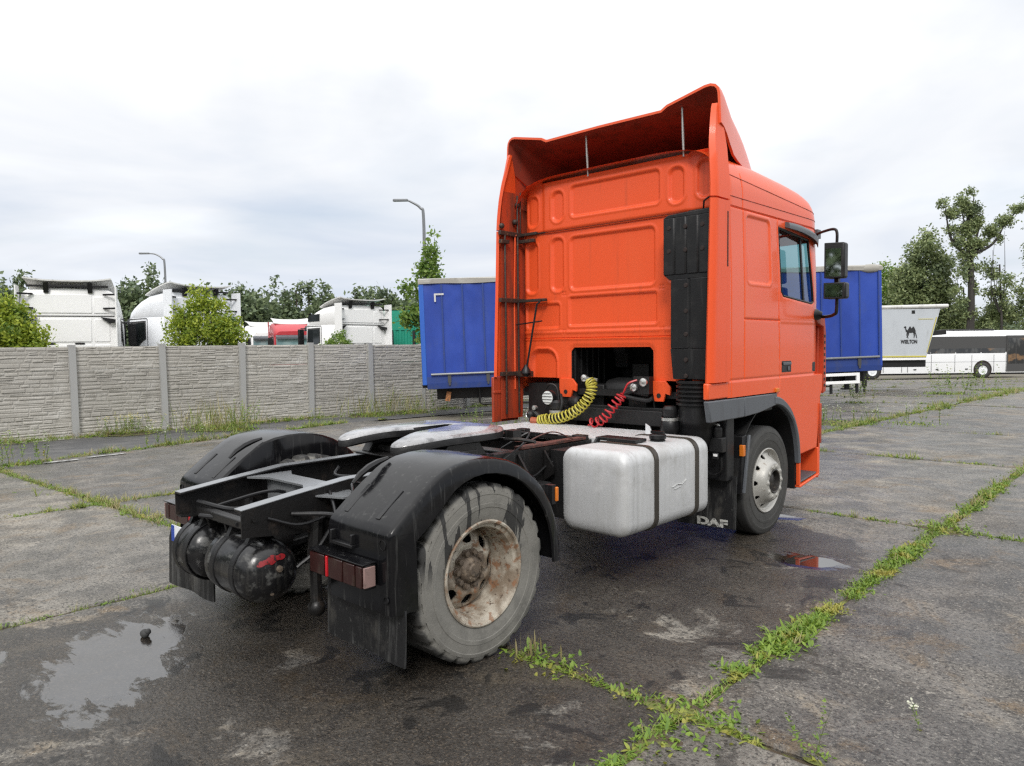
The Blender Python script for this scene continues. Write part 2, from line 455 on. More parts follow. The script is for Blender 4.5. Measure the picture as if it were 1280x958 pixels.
# --- concrete of the slabs: mottled, wet in places, oil-stained where the tractor stands
def concrete_mat():
    m, t, b = nodes_of('wet_old_concrete'); h = NT(t)
    mid = h.noise(2.3, 6, .65, .3)
    fine = h.noise(26, 5, .7)
    gs = h.n('ShaderNodeSeparateColor'); h.put(gs.inputs[0], h.voro(85).outputs['Color'])
    g1 = gs.outputs[0]
    oi = h.n('ShaderNodeObjectInfo')
    col = h.mix((.250, .231, .200, 1), (.115, .106, .092, 1), h.ramp(mid, .36, .64))
    tone = h.mix((.70, .70, .72, 1), (1.18, 1.16, 1.12, 1), oi.outputs['Random'])
    col = h.mix(col, tone, 1.0, 'MULTIPLY')
    col = h.mix(col, (.40, .325, .225, 1), h.math('MULTIPLY', h.ramp(h.noise(1.1, 6, .68, .8, off=(7, 3, 0)), .54, .70), .6))
    col = h.mix(col, (.20, .130, .060, 1), h.math('MULTIPLY', h.ramp(h.noise(1.9, 6, .66, .7, off=(2, 9, 0)), .52, .66), .6))
    col = h.mix(col, (.045, .044, .043, 1), h.math('MULTIPLY', h.ramp(h.noise(.75, 6, .7, .6, off=(21, 6, 0)), .53, .66), .6))
    # worn aggregate: pits and pale grains from a centimetre down
    pitn = h.noise((30, 46, 40), 5, .78, .4, off=(3, 3, 0))
    col = h.mix(col, (.022, .020, .017, 1), h.math('MULTIPLY', h.ramp(pitn, .51, .60), .82))
    grain = h.noise(75, 3, .7, off=(8, 1, 0))
    col = h.mix(col, (.34, .315, .265, 1), h.math('MULTIPLY', h.ramp(grain, .55, .66), .65))
    col = h.mix(col, (.36, .335, .29, 1), h.math('MULTIPLY', h.ramp(g1, .84, .97), h.ramp(fine, .42, .62, 0, .8)))
    col = h.mix(col, (.020, .019, .018, 1), h.math('MULTIPLY', h.ramp(g1, .30, .10), h.ramp(fine, .62, .42, 0, .8)))
    # oil and road-dirt stain, ragged, where the vehicle is parked
    sp = h.n('ShaderNodeSeparateXYZ'); h.put(sp.inputs[0], h.coord())
    dx = h.math('MAXIMUM', h.math('SUBTRACT', h.math('ABSOLUTE', h.math('SUBTRACT', sp.outputs[0], .45)), 1.15), 0)
    dy = h.math('MAXIMUM', h.math('SUBTRACT', h.math('ABSOLUTE', h.math('SUBTRACT', sp.outputs[1], .85)), 2.5), 0)
    dd = h.math('SQRT', h.math('ADD', h.math('MULTIPLY', dx, dx), h.math('MULTIPLY', dy, dy)))
    sn = h.noise(1.25, 7, .68, .5, off=(5, 1, 0))
    st = h.ramp(h.math('ADD', dd, h.math('MULTIPLY', h.math('SUBTRACT', sn, .5), 4.6)), .80, .50)
    col = h.mix(col, h.mix((.020, .015, .010, 1), (.130, .086, .048, 1), h.ramp(grain, .50, .72)), h.math('MULTIPLY', st, .70))
    near = h.ramp(dd, 1.9, .7)
    blot = h.math('MULTIPLY', h.ramp(h.noise(2.6, 5, .6, .7, off=(4, 14, 0)), .58, .63), near)
    col = h.mix(col, (.010, .009, .008, 1), h.math('MULTIPLY', blot, .8))
    # thin films of standing water round the puddles, with ragged margins
    film = None
    for cx, cy, a_, b_2, rot, d_ in PUD:
        mp_ = h.n('ShaderNodeMapping', vector_type='TEXTURE')
        mp_.inputs['Location'].default_value = (cx, cy, 0); mp_.inputs['Rotation'].default_value = (0, 0, rot); mp_.inputs['Scale'].default_value = (a_ * 1.75, b_2 * 1.75, 1)
        h.t.links.new(h.coord(), mp_.inputs[0]); ln = h.n('ShaderNodeVectorMath', operation='LENGTH'); sx_ = h.n('ShaderNodeSeparateXYZ'); h.put(sx_.inputs[0], mp_.outputs[0])
        cx_ = h.n('ShaderNodeCombineXYZ'); h.put(cx_.inputs[0], sx_.outputs[0]); h.put(cx_.inputs[1], sx_.outputs[1]); h.put(ln.inputs[0], cx_.outputs[0])
        g_ = h.math('SUBTRACT', 1.0, ln.outputs['Value'], True)
        film = g_ if film is None else h.math('MAXIMUM', film, g_)
    fn_ = h.noise((2.6, 6.0, 4), 6, .68, .6, off=(1, 2, 0))
    film = h.math('MULTIPLY', h.ramp(h.math('ADD', film, h.math('MULTIPLY', h.math('SUBTRACT', fn_, .5), 1.7)), .30, .42), h.ramp(film, .0, .12))
    # damp film
    wet = h.ramp(h.noise(.8, 6, .62, .5, off=(11, 4, 0)), .34, .58)
    wet = h.math('MAXIMUM', h.math('MULTIPLY', wet, .85), h.math('MULTIPLY', st, .8))
    col = h.mix(col, h.mix(col, (.58, .585, .61, 1), 1.0, 'MULTIPLY'), wet)
    col = h.mix(col, h.mix(col, (.55, .54, .53, 1), 1.0, 'MULTIPLY'), film)
    h.put(b.inputs['Base Color'], col)
    rr = h.math('ADD', h.math('MULTIPLY', wet, -.48), .74)
    rr = h.math('ADD', rr, h.math('MULTIPLY', h.math('SUBTRACT', fine, .5), .35))
    h.put(b.inputs['Roughness'], h.math('ADD', h.math('MULTIPLY', rr, h.math('SUBTRACT', 1.0, film)), h.math('MULTIPLY', film, .05)))
    h.put(b.inputs['IOR'], h.math('ADD', 1.48, h.math('MULTIPLY', film, .75)))
    hh = h.math('ADD', h.math('MULTIPLY', pitn, -.6), h.math('MULTIPLY', fine, .55))
    hh = h.math('ADD', hh, h.math('MULTIPLY', grain, .35))
    h.put(b.inputs['Normal'], h.bump(h.math('MULTIPLY', hh, h.math('SUBTRACT', 1.0, h.math('MULTIPLY', film, .93))), .8, .014))
    return m
m_conc = concrete_mat()

def soil_mat():
    m, t, b = nodes_of('mossy_soil'); h = NT(t)
    col = h.mix((.065, .046, .028, 1), (.13, .145, .035, 1), h.ramp(h.noise(5.0, 5, .65), .46, .62))
    col = h.mix(col, (.16, .13, .09, 1), h.math('MULTIPLY', h.ramp(h.noise(22, 4, .7), .58, .72), .6))
    h.put(b.inputs['Base Color'], col); b.inputs['Roughness'].default_value = .9
    h.put(b.inputs['Normal'], h.bump(h.noise(30, 4, .7), .6, .02))
    return m
m_soil = soil_mat()
m_tarmac = M('damp_tarmac', (.060, .060, .062), .55, layers=[((.115, .112, .108), (1.3, 1.3, 1.3), .42, .66, .8), ((.16, .15, .135), (60, 60, 60), .56, .7, .6), ((.02, .02, .02), (5, 5, 5), .58, .7, .6)], bump=(.4, 60), rvar=.15)
m_fence = M('cast_concrete_fence', (.38, .362, .325), .85, rnd=.10, layers=[((.47, .455, .42), (2.2, 2.2, 2.2), .44, .7, .75), ((.19, .18, .155), (5, 5, 1.5), .52, .76, .5), ((.10, .10, .085), (40, 40, 40), .56, .7, .55)], bump=(.5, 45))
m_post = M('fence_post_concrete', (.36, .36, .35), .85, layers=[((.20, .195, .18), (6, 6, 1.4), .5, .75, .65), ((.12, .12, .11), (45, 45, 45), .6, .7, .5)], bump=(.3, 60))
m_pale_strip = M('patchy_pale_strip', (.46, .46, .45), .6, layers=[((.12, .12, .12), (9, 9, 9), .44, .58, .9)])
m_earth = M('gravelly_earth', (.15, .135, .105), .9, layers=[((.085, .095, .045), (1.2, 1.2, 1.2), .52, .68, .7), ((.24, .22, .19), (30, 30, 30), .55, .7, .6)], bump=(.5, 20))
m_water, _t, _b = nodes_of('standing_water')
_b.inputs['Base Color'].default_value = (.03, .028, .025, 1); _b.inputs['Roughness'].default_value = .025
_b.inputs['IOR'].default_value = 1.75; _b.inputs['Specular IOR Level'].default_value = 1.0

# --- ground sheet
gx = np.array([-900, -300, -120, -80, -60, -45, -38.6, -30, -24, -20, -16, -12, -8, -5, -2.5, 0, 3, 8, 20, 60, 200, 900.])
gy = np.array([-900, -200, -60, -20, -8, -3, 0, 3, 6, 9, 12, 16, 22, 30, 40, 50, 60, 84, 120, 200, 500, 1500.])
X, Y = np.meshgrid(gx, gy, indexing='ij')
g = MB(); sheet(g, X, Y, gz(X, Y) - .055)
ground = tag(g.build('ground', m_earth), kind='structure')

# --- concrete slabs
XE = [-28.2, -22.5, -16.8, -11.15, -5.62, -1.50, 2.38, 6.26, 10.1]
YE = [-9.2, -4.5, .2, 5.0, 9.55, 14.2, 18.6, 23.0, 27.4, 31.8, 36.2, 40.6, 45.0, 49.4]
def slab_z(x, y):
    z = (fnoise(x * 1.6 + 9, y * 1.6 + 4, 5) - .47) * .022 + (fnoise(x * 6.5 + 2, y * 4.5 + 7, 3) - .45) * .011 + (fnoise(x * .35 + 3, y * .35, 3) - .45) * .03
    for cx, cy, a, b, rot, d in PUD:
        u = (x - cx) * math.cos(rot) + (y - cy) * math.sin(rot); v = -(x - cx) * math.sin(rot) + (y - cy) * math.cos(rot)
        z = z - d * np.exp(-((u / a) ** 2 + (v / b) ** 2) * .9)
    return z
for i in range(len(XE) - 1):
    for j in range(len(YE) - 1):
        x0, x1, y0, y1 = XE[i], XE[i + 1], YE[j], YE[j + 1]
        d = math.hypot((x0 + x1) / 2 - CAM[0], (y0 + y1) / 2 - CAM[1])
        st = .045 if d < 5.6 else .085 if d < 7.5 else (.25 if d < 16 else 1.1)
        gap = .014 if d < 9 else .035 if d < 16 else .07
        if i == 3 and y0 < -5 or i < 3 and y0 < 23: continue
        u = np.concatenate([[x0 + gap, x0 + gap + .02], np.linspace(x0 + gap + .05, x1 - gap - .05, max(2, int((x1 - x0) / st))), [x1 - gap - .02, x1 - gap]])
        v = np.concatenate([[y0 + gap, y0 + gap + .02], np.linspace(y0 + gap + .05, y1 - gap - .05, max(2, int((y1 - y0) / st))), [y1 - gap - .02, y1 - gap]])
        U, V = np.meshgrid(u, v, indexing='ij')
        n, m = U.shape
        Uo, Vo = U.copy(), V.copy()
        e = np.zeros((n, m)); e[[0, -1], :] = 1; e[:, [0, -1]] = 1
        rg = (fnoise(Uo * 7, Vo * 7, 4) - .30) * .045
        for s_, a_ in ((0, 1), (-1, -1)):
            for k, f in ((0, 1.0), (1, .8)):
                kk = k if s_ == 0 else -1 - k
                U[kk, :] += a_ * rg[kk, :] * f; V[:, kk] += a_ * rg[:, kk] * f
        if i == 3 and y0 < 9:                        # the outer row is cut on the skew
            f = (x1 - U) / (x1 - x0); U -= f * .22 * np.clip(Vo, -5, 9)
        Z = slab_z(Uo, Vo) * (1 if d < 9 else .6) + gz(U, V) + random.uniform(-.006, .006) - e * .014
        mb = MB(); sheet(mb, U, V, Z)
        # skirt
        ring = [(k, 0) for k in range(n)] + [(n - 1, k) for k in range(1, m)] + [(k, m - 1) for k in range(n - 2, -1, -1)] + [(0, k) for k in range(m - 2, 0, -1)]
        P = [(U[a, b_], V[a, b_], Z[a, b_]) for a, b_ in ring]
        Q = [(p[0], p[1], p[2] - .12) for p in P]
        mb.loft([P + [P[0]], Q + [Q[0]]])
        mb.build('concrete_slab', m_conc, ground, ang=50)

# soil and moss that fill the joints almost flush
def soil_strip(a, b, wd):
    n = max(2, int(math.hypot(b[0] - a[0], b[1] - a[1]) / .08)); t_ = np.linspace(0, 1, n)
    x = a[0] + (b[0] - a[0]) * t_; y = a[1] + (b[1] - a[1]) * t_
    d_ = np.array([b[0] - a[0], b[1] - a[1]]); d_ = d_ / np.linalg.norm(d_); nx_, ny_ = -d_[1], d_[0]
    s_ = np.array([-1, -.5, 0, .5, 1]) * wd
    Xs_ = x[:, None] + nx_ * s_[None]; Ys_ = y[:, None] + ny_ * s_[None]
    f = math.hypot((a[0] + b[0]) / 2 - CAM[0], (a[1] + b[1]) / 2 - CAM[1])
    Zs_ = slab_z(Xs_, Ys_) + gz(Xs_, Ys_) - .018 + (fnoise(Xs_ * 9, Ys_ * 9, 3) - .45) * .030
    mb = MB(); sheet(mb, Xs_, Ys_, Zs_); return mb.build('joint_soil', m_soil, ground)
for x in (2.38, -1.5, -5.62): soil_strip((x, -4.5), (x, 14.2), .055)
for y in (.2, 5.0, 9.55): soil_strip((-11, y), (8, y), .055)

# --- puddles
for k, (cx, cy, a, b_, rot, d) in enumerate(PUD):
    if k != 1: continue
    mb = MB(); n = 72; ps = []
    for q in range(n):
        t_ = 2 * math.pi * q / n
        r_ = 1.75 + .2 * math.sin(3 * t_ + k)
        u_, v_ = a * r_ * math.cos(t_), b_ * r_ * math.sin(t_)
        ps.append((cx + u_ * math.cos(rot) - v_ * math.sin(rot), cy + u_ * math.sin(rot) + v_ * math.cos(rot)))
    qx_, qy_ = cx + a * .35 * np.cos(np.linspace(0, 6.28, 24)), cy + b_ * .35 * np.sin(np.linspace(0, 6.28, 24))
    zc = float(np.median(slab_z(qx_, qy_))) + (.0065 if k == 0 else .006 if k < 3 else .003)
    mb.add([(p[0], p[1], zc) for p in ps], [tuple(range(n))])
    tag(mb.build('puddle_water', m_water), 'shallow puddle on the concrete', kind='structure')

# --- tarmac strip along the fence, with short patchy pale strips
def FX(y): return -16.55 + .085 * (np.minimum(y, 12.5) - 3)
ys = np.array([-12, -6, -3, 0, 2, 4, 6, 8, 9, 11, 13, 16, 20, 24.])
sx = np.linspace(0, 1, 5)
Ys, S = np.meshgrid(ys, sx, indexing='ij')
x_in = -11.25 - .22 * np.clip(Ys, -5, 9) + 0 * S
Xs = x_in * (1 - S) + (FX(Ys) + .55) * S
mb = MB(); sheet(mb, Xs, Ys, gz(Xs, Ys) - .03, flip=True)
tag(mb.build('tarmac_road', m_tarmac), kind='structure')
mb = MB()
for (xa, ya, xb, yb, wd) in ((-11.0, .95, -11.0, 1.5, .12), (-11.15, 1.7, -11.2, 2.4, .12)):
    q = np.array([(xa, ya), (xb, yb), (xb + wd, yb), (xa + wd, ya)])
    mb.add([(p[0], p[1], gz(p[0], p[1]) + .012) for p in q], [(0, 3, 2, 1)])
for (xa, ya, xb, yb, wd) in ((-12.35, 4.6, -12.6, 5.6, .10), (-13.1, 8.3, -13.2, 9.1, .10)):
    q = np.array([(xa, ya), (xb, yb), (xb + wd, yb), (xa + wd, ya)])
    mb.add([(p[0], p[1], gz(p[0], p[1]) - .024) for p in q], [(0, 3, 2, 1)])
tag(mb.build('pale_road_strip', m_pale_strip, smooth=False), kind='structure')

# --- cast concrete fence: posts and four relief boards per bay
fence = empty('concrete_fence', (FX(7), 7, float(gz(FX(7), 7))), label='grey cast concrete fence with stone relief boards along the yard', cat='fence')
fo = Vector(fence.location)
def relief_board(seed, w_=2.03, h_=.592):
    r = random.Random(seed); mb = MB()
    mb.box(-w_ / 2, w_ / 2, -.01, .035, 0, h_)
    nrow = 6; zs = [0] + [h_ * (k + r.uniform(-.18, .18)) / nrow for k in range(1, nrow)] + [h_]
    for k in range(nrow):
        x = -w_ / 2 - r.uniform(0, .25)
        while x < w_ / 2:
            L = r.choice([.18, .26, .34, .42, .55]) * r.uniform(.8, 1.2)
            a, b2 = max(x, -w_ / 2), min(x + L, w_ / 2)
            if b2 - a > .04:
                g_ = .007; z0, z1 = zs[k] + g_, zs[k + 1] - g_
                if z1 - z0 > .08 and r.random() < .25:           # a course split in two thin stones
                    zm = (z0 + z1) / 2 + r.uniform(-.02, .02); rows = [(z0, zm - .004), (zm + .004, z1)]
                else:
                    rows = [(z0, z1)]
                for za, zb in rows:
                    dp = r.uniform(.007, .020); q = r.uniform(.010, .022)
                    sl = [r.uniform(-.016, .016) for _ in range(4)]
                    tl = [dp + r.uniform(-.006, .006) for _ in range(4)]
                    A = [(a + g_, -.01, za + max(0, sl[0])), (b2 - g_, -.01, za + max(0, sl[1])), (b2 - g_ * 1.5, -.01, zb + min(0, sl[2])), (a + g_ * 1.5, -.01, zb + min(0, sl[3]))]
                    B = [(a + g_ + q, -.01 - tl[0], A[0][2] + q * .8), (b2 - g_ - q, -.01 - tl[1], A[1][2] + q * .8), (b2 - g_ * 1.5 - q, -.01 - tl[2], A[2][2] - q * .8), (a + g_ * 1.5 + q, -.01 - tl[3], A[3][2] - q * .8)]
                    mb.add(A + B, [(4, 5, 6, 7), (0, 1, 5, 4), (1, 2, 6, 5), (2, 3, 7, 6), (3, 0, 4, 7)])
            x += L
    me = mb.mesh('relief_board', smooth=False); me.materials.append(m_fence)
    return me
boards = [relief_board(s) for s in range(7)]
pm = MB(); pm.prism([(-.075, -.085), (.075, -.085), (.085, .06), (-.085, .06)], 'Z', 0, 2.455)
post_me = pm.mesh('fence_post', smooth=False); post_me.materials.append(m_post)
py = [3.1 + 2.13 * k for k in range(-3, 10)]
for k, y in enumerate(py):
    x = FX(y); g0 = float(gz(x, y))
    inst('fence_post', post_me, fence, Vector((x + .02, y, g0 - .15 + random.uniform(-.015, .015))) - fo, (random.uniform(-.008, .008), random.uniform(-.012, .012), rad(90 - (4.8 if y < 12 else 0))))
    if k + 1 < len(py):
        ym = y + 1.065; xm = FX(ym)
        for q in range(4):
            inst('relief_board', random.choice(boards), fence, Vector((xm, ym, g0 - .14 + q * .598)) - fo, (0, 0, rad(90 - (4.8 if y < 12 else 0))))

# ------------------------------------------------------------------ leaves
def leaf_mat(name, a, b, c=None, trans=.35, scale=3.0):
    m, t, bs = nodes_of(name); h = NT(t)
    geo = h.n('ShaderNodeNewGeometry')
    col = h.mix((*a, 1), (*b, 1), geo.outputs['Random Per Island'])
    if c:
        col = h.mix(col, (*c, 1), h.ramp(h.noise(scale, 3, .6), .52, .66))
    bs.inputs['Roughness'].default_value = .55
    h.put(bs.inputs['Base Color'], col)
    tr = h.n('ShaderNodeBsdfTranslucent'); h.put(tr.inputs[0], h.mix(col, (1.0, 1.0, .45, 1), .35, 'MULTIPLY') if False else col)
    mx = h.n('ShaderNodeMixShader'); mx.inputs[0].default_value = trans
    t.links.new(bs.outputs[0], mx.inputs[1]); t.links.new(tr.outputs[0], mx.inputs[2])
    t.links.new(mx.outputs[0], t.nodes['Material Output'].inputs[0])
    return m
m_weed = leaf_mat('weed_leaf', (.10, .19, .022), (.25, .36, .05), (.36, .34, .07))
m_grass = leaf_mat('tall_grass_blade', (.13, .20, .04), (.30, .34, .08), (.38, .34, .14), scale=1.1)
m_drygrass = leaf_mat('dry_grass_blade', (.26, .22, .10), (.42, .36, .19))
m_petal = leaf_mat('white_petal', (.62, .63, .50), (.75, .75, .62))
m_yel = leaf_mat('yellow_petal', (.75, .60, .03), (.85, .72, .06))
m_bush = leaf_mat('bush_leaf', (.17, .26, .03), (.46, .52, .06), (.10, .18, .03), trans=.4)
m_bush2 = leaf_mat('shade_tree_leaf', (.11, .21, .035), (.26, .36, .07), (.07, .13, .025), trans=.4)
m_far = leaf_mat('far_foliage', (.095, .14, .075), (.20, .25, .12), (.075, .11, .07), trans=.25, scale=.5)
m_pine = leaf_mat('pine_needles', (.13, .18, .075), (.32, .37, .16), (.115, .155, .08), trans=.2, scale=.6)
m_stem = M('green_stem', (.12, .15, .05), .7)
m_bark = M('brown_bark', (.085, .065, .048), .9, layers=[((.16, .13, .10), (6, 6, 1.2), .5, .7, .6)], bump=(.6, 20))

def leaf_arr(P, az, L, W, el, droop, seg=3):
    """strip leaves: base points, azimuth, length, width, start elevation, bend"""
    N = len(P); s = np.linspace(0, 1, seg + 1)
    wprof = np.array([.35, 1.0, .85, .08]) if seg == 3 else np.array([.8, .7, .05] if seg == 2 else [1, .1])
    verts = np.zeros((N, seg + 1, 2, 3))
    pos = P.copy()
    dirx, diry = np.cos(az), np.sin(az)
    for k in range(seg + 1):
        e = el - droop * s[k]
        if k > 0:
            pos = pos + (np.stack([dirx * np.cos(e), diry * np.cos(e), np.sin(e)], 1)) * (L / seg)[:, None]
        wv = np.stack([-diry, dirx, np.zeros(N)], 1) * (W * wprof[k] / 2)[:, None]
        verts[:, k, 0] = pos - wv; verts[:, k, 1] = pos + wv
    n2 = (seg + 1) * 2
    base = (np.arange(N) * n2)[:, None, None]
    q = np.array([[2 * k, 2 * k + 1, 2 * k + 3, 2 * k + 2] for k in range(seg)])[None]
    return verts.reshape(-1, 3), (base + q).reshape(-1, 4)
def mesh_np(name, V, F, mat, mi=None):
    me = bpy.data.meshes.new(name)
    me.vertices.add(len(V)); me.vertices.foreach_set('co', V.ravel())
    me.loops.add(F.size); me.loops.foreach_set('vertex_index', F.ravel().astype(np.int32))
    me.polygons.add(len(F)); me.polygons.foreach_set('loop_start', np.arange(0, F.size, F.shape[1], dtype=np.int32))
    me.polygons.foreach_set('loop_total', np.full(len(F), F.shape[1], dtype=np.int32))
    for q in (mat if isinstance(mat, (list, tuple)) else [mat]): me.materials.append(q)
    if mi is not None: me.polygons.foreach_set('material_index', mi.astype(np.int32))
    me.update(calc_edges=True); me.validate()
    return me
class LV:
    """collects leaf strips with a material slot each"""
    def __init__(s): s.V = []; s.F = []; s.I = []; s.n = 0
    def add(s, P, az, L, W, el, droop, seg=3, mi=0):
        V, F = leaf_arr(np.asarray(P, float).reshape(-1, 3), az, L, W, el, droop, seg)
        s.V.append(V); s.F.append(F + s.n); s.I.append(np.full(len(F), mi)); s.n += len(V)
    def rosette(s, c, n, L, W, el=(.25, 1.0), droop=(.3, 1.1), spread=.02, mi=0):
        r = rng
        s.add(np.array(c) + np.stack([r.normal(0, spread, n), r.normal(0, spread, n), np.zeros(n)], 1), r.uniform(0, 6.283, n), L * r.uniform(.6, 1.2, n), W * r.uniform(.7, 1.25, n), r.uniform(*el, n), r.uniform(*droop, n), 3, mi)
    def mesh(s, name, mats): return mesh_np(name, np.concatenate(s.V), np.concatenate(s.F), mats, np.concatenate(s.I))

WM = [m_weed, m_drygrass, m_petal, m_yel, m_stem, m_grass, m_soil]
# --- weeds in the joints, one strip of ground cover
lv = LV()
def joint(a, b, dens, size, grassy=.3, skip=0.45, wid=.05):
    a, b = np.array(a), np.array(b); D_ = np.linalg.norm(b - a); n = int(D_ * dens)
    t_ = rng.uniform(0, 1, n); p = a + (b - a) * t_[:, None]
    k = vnoise(p[:, 0] * 1.3 + 4, p[:, 1] * 1.3 + 8) ; p = p[k > skip]; k = k[k > skip]
    nn = np.array([-(b - a)[1], (b - a)[0]]) / D_
    p = p + nn * rng.normal(0, wid, len(p))[:, None]
    for q, kk in zip(p, k):
        z = float(gz(q[0], q[1])) - .02
        sc_ = size * rng.uniform(.6, 1.25) * (.6 + .7 * (kk - skip) / (1 - skip))
        if rng.random() < grassy:
            n_ = 9
            lv.add(np.tile((q[0], q[1], z), (n_, 1)) + rng.normal(0, .02, (n_, 3)) * [1, 1, 0], rng.uniform(0, 6.28, n_), sc_ * rng.uniform(.7, 1.5, n_), np.full(n_, sc_ * .07), rng.uniform(.8, 1.5, n_), rng.uniform(.2, 1.0, n_), 3, 5 if rng.random() < .7 else 1)
        else:
            lv.rosette((q[0], q[1], z + .01), 14, sc_ * .58, sc_ * .17, el=(.1, 1.3), spread=.03, mi=0)
joint((2.38, .3), (2.38, 1.2), 60, .075, .08, .3, .025)
joint((2.38, -.6), (2.38, .2), 55, .07, .08, .3, .024)
joint((2.38, 1.2), (2.38, 5.0), 165, .085, .08, .06, .032)
joint((2.38, 5.0), (2.38, 9.6), 75, .10, .2, .05, .045)
joint((2.38, 9.6), (2.38, 16), 26, .11, .35, .2, .05)
joint((.9, 5.0), (6.2, 5.0), 42, .085, .35, .25, .03)
joint((-1.4, 5.0), (.9, 5.0), 14, .10, .35, .30, .03)
joint((1.3, .2), (2.38, .2), 70, .07, .1, .30, .022)
joint((2.4, .2), (4.3, .2), 60, .07, .15, .35, .022)
joint((-2, 9.55), (6.2, 9.55), 9, .13, .5, .38, .03)
joint((-1.5, 9.6), (-1.5, 20), 34, .13, .45, .12, .07)
joint((-1.5, 20), (-1.5, 49), 30, .16, .55, .08, .16)
for y in YE[4:]:
    joint((-1.5, y), (7, y), 12, .09, .6, .45, .04)
    joint((-12, y), (-1.5, y), 12, .13, .6, .30, .07)
joint((-1.5, -4.5), (-1.5, .2), 40, .07, .5, .30, .03)
joint((-1.5, .2), (-1.5, 3), 9, .10, .55, .4, .03)
joint((-5.62, -1), (-5.62, 5), 50, .10, .5, .15, .05)
joint((-11, .2), (-1.6, .2), 50, .10, .5, .12, .05)
joint((-11, -1), (-5.7, .2), 3, .12, .6, .3, .05)
for y in np.arange(-1, 9, 1.0):
    x0 = -11.2 - .22 * y
    joint((x0, y), (x0 - .22, y + 1), 40, .15, .6, .30, .08)
# low verge at the fence foot
for y in np.arange(-3, 21, 1.0):
    joint((FX(y) + .35, y), (FX(y + 1) + .35, y + 1), 48, .15, .6, .30, .18)
tag(bpy.data.objects.new('joint_weeds', lv.mesh('joint_weeds', WM)), None, None, None, 'stuff')
jw = bpy.data.objects['joint_weeds']; C.objects.link(jw)

# --- weed clumps one can point at
def clump(x, y, label, n=16, L=.13, W=.04, spikes=0, spread=.05, fl=None, tall=0, group=None, name='weed_clump', dry=0, cat='weed'):
    v = LV(); c = (0, 0, -.02)
    v.rosette((0, 0, -.008), int(n * 4.2), L * .43, W * .50, el=(.1, 1.35), spread=spread * .95)
    if spikes:
        v.add(rng.normal(0, spread, (spikes, 3)) * [1, 1, 0], rng.uniform(0, 6.28, spikes), rng.uniform(.09, .15, spikes) * L / .12, np.full(spikes, .010), rng.uniform(1.3, 1.57, spikes), rng.uniform(0, .3, spikes), 3, 1)
    if tall:
        k = tall; P = rng.normal(0, spread * 1.2, (k, 3)) * [1, 1, 0]
        hgt = L * rng.uniform(2.2, 3.6, k); az = rng.uniform(0, 6.28, k); el = rng.uniform(1.15, 1.5, k)
        v.add(P, az, hgt, np.full(k, .010), el, rng.uniform(0, .25, k), 3, 4)
        for i in range(k):
            dv = np.array([math.cos(az[i]) * math.cos(el[i]), math.sin(az[i]) * math.cos(el[i]), math.sin(el[i])])
            for f in np.linspace(.2, .98, 9):
                v.rosette(P[i] + dv * hgt[i] * f, 3, L * .45 * (1.25 - f * .8), L * .12, el=(.2, 1.0), droop=(.1, .8), spread=.004)
            if fl is not None:
                for q in range(4):
                    v.rosette(P[i] + dv * hgt[i] * .98 + rng.normal(0, L * .18, 3), 5, .016, .012, el=(0, .8), droop=(0, .3), spread=.008, mi=fl)
    if dry:
        v.add(rng.normal(0, spread * 1.3, (dry, 3)) * [1, 1, 0], rng.uniform(0, 6.28, dry), rng.uniform(.6, 1.2, dry) * L * 3.0, np.full(dry, .010), rng.uniform(1.1, 1.5, dry), rng.uniform(.1, .7, dry), 3, 1)
        v.add(rng.normal(0, spread * 1.3, (dry, 3)) * [1, 1, 0], rng.uniform(0, 6.28, dry), rng.uniform(.6, 1.2, dry) * L * 2.4, np.full(dry, .014), rng.uniform(1.0, 1.5, dry), rng.uniform(.1, .9, dry), 3, 5)
    nb = 18; R_ = spread * 1.5 + L * .28                                # the mossy root mat that holds the clump together
    cv_ = [(0, 0, .004)] + [(R_ * (.75 + .35 * vnoise(np.array(q * .9 + x * 7), np.array(y * 5.0))) * math.cos(q / nb * 6.2832), R_ * (.75 + .35 * vnoise(np.array(q * .9 + x * 7), np.array(y * 5.0))) * math.sin(q / nb * 6.2832), -.010) for q in range(nb)]
    cf_ = np.array([(0, 1 + q, 1 + (q + 1) % nb, 0) for q in range(nb)])[:, :4]
    v.V.append(np.array(cv_, float)); v.I.append(np.full(nb // 2, 6))
    v.F.append(np.array([(0, 1 + q, 1 + (q + 1) % nb, 1 + (q + 2) % nb) for q in range(0, nb, 2)]) + v.n); v.n += nb + 1
    o = bpy.data.objects.new(name, v.mesh(name, WM)); C.objects.link(o)
    o.location = (x, y, float(gz(x, y)))
    return tag(o, label, cat, group)
GJ = 'weed clumps in the slab joints'
clump(1.36, .20, 'plantain clump with upright seed spikes beside the near rear tyre', 22, .12, .038, 14, .07, group=GJ)
clump(1.56, .22, 'low leafy plantain clump next to the spiked one by the rear tyre', 26, .11, .042, 3, .08, group=GJ)
clump(1.74, .20, 'small yellowing weed tuft at the end of the plantain row', 12, .07, .03, 0, .04, group=GJ)
clump(2.02, .22, 'lone green weed tuft between the rear tyre and the joint crossing', 16, .10, .036, 0, .05, group=GJ)
clump(2.22, .22, 'spreading weed tuft on the tyre side of the joint crossing', 14, .09, .032, 0, .06, group=GJ)
clump(2.40, .28, 'bushy green weed clump right at the near joint crossing', 28, .105, .036, 0, .07, group=GJ)
clump(2.45, -.08, 'broad leafy weed clump below the near joint crossing', 34, .115, .040, 0, .10, group=GJ)
clump(2.60, .24, 'flat dandelion clump past the joint crossing, away from the tyre', 26, .13, .036, 0, .06, group=GJ)
clump(2.36, .82, 'rosette of long dandelion leaves, first clump up the joint from the crossing', 28, .15, .034, 0, .05, group=GJ)
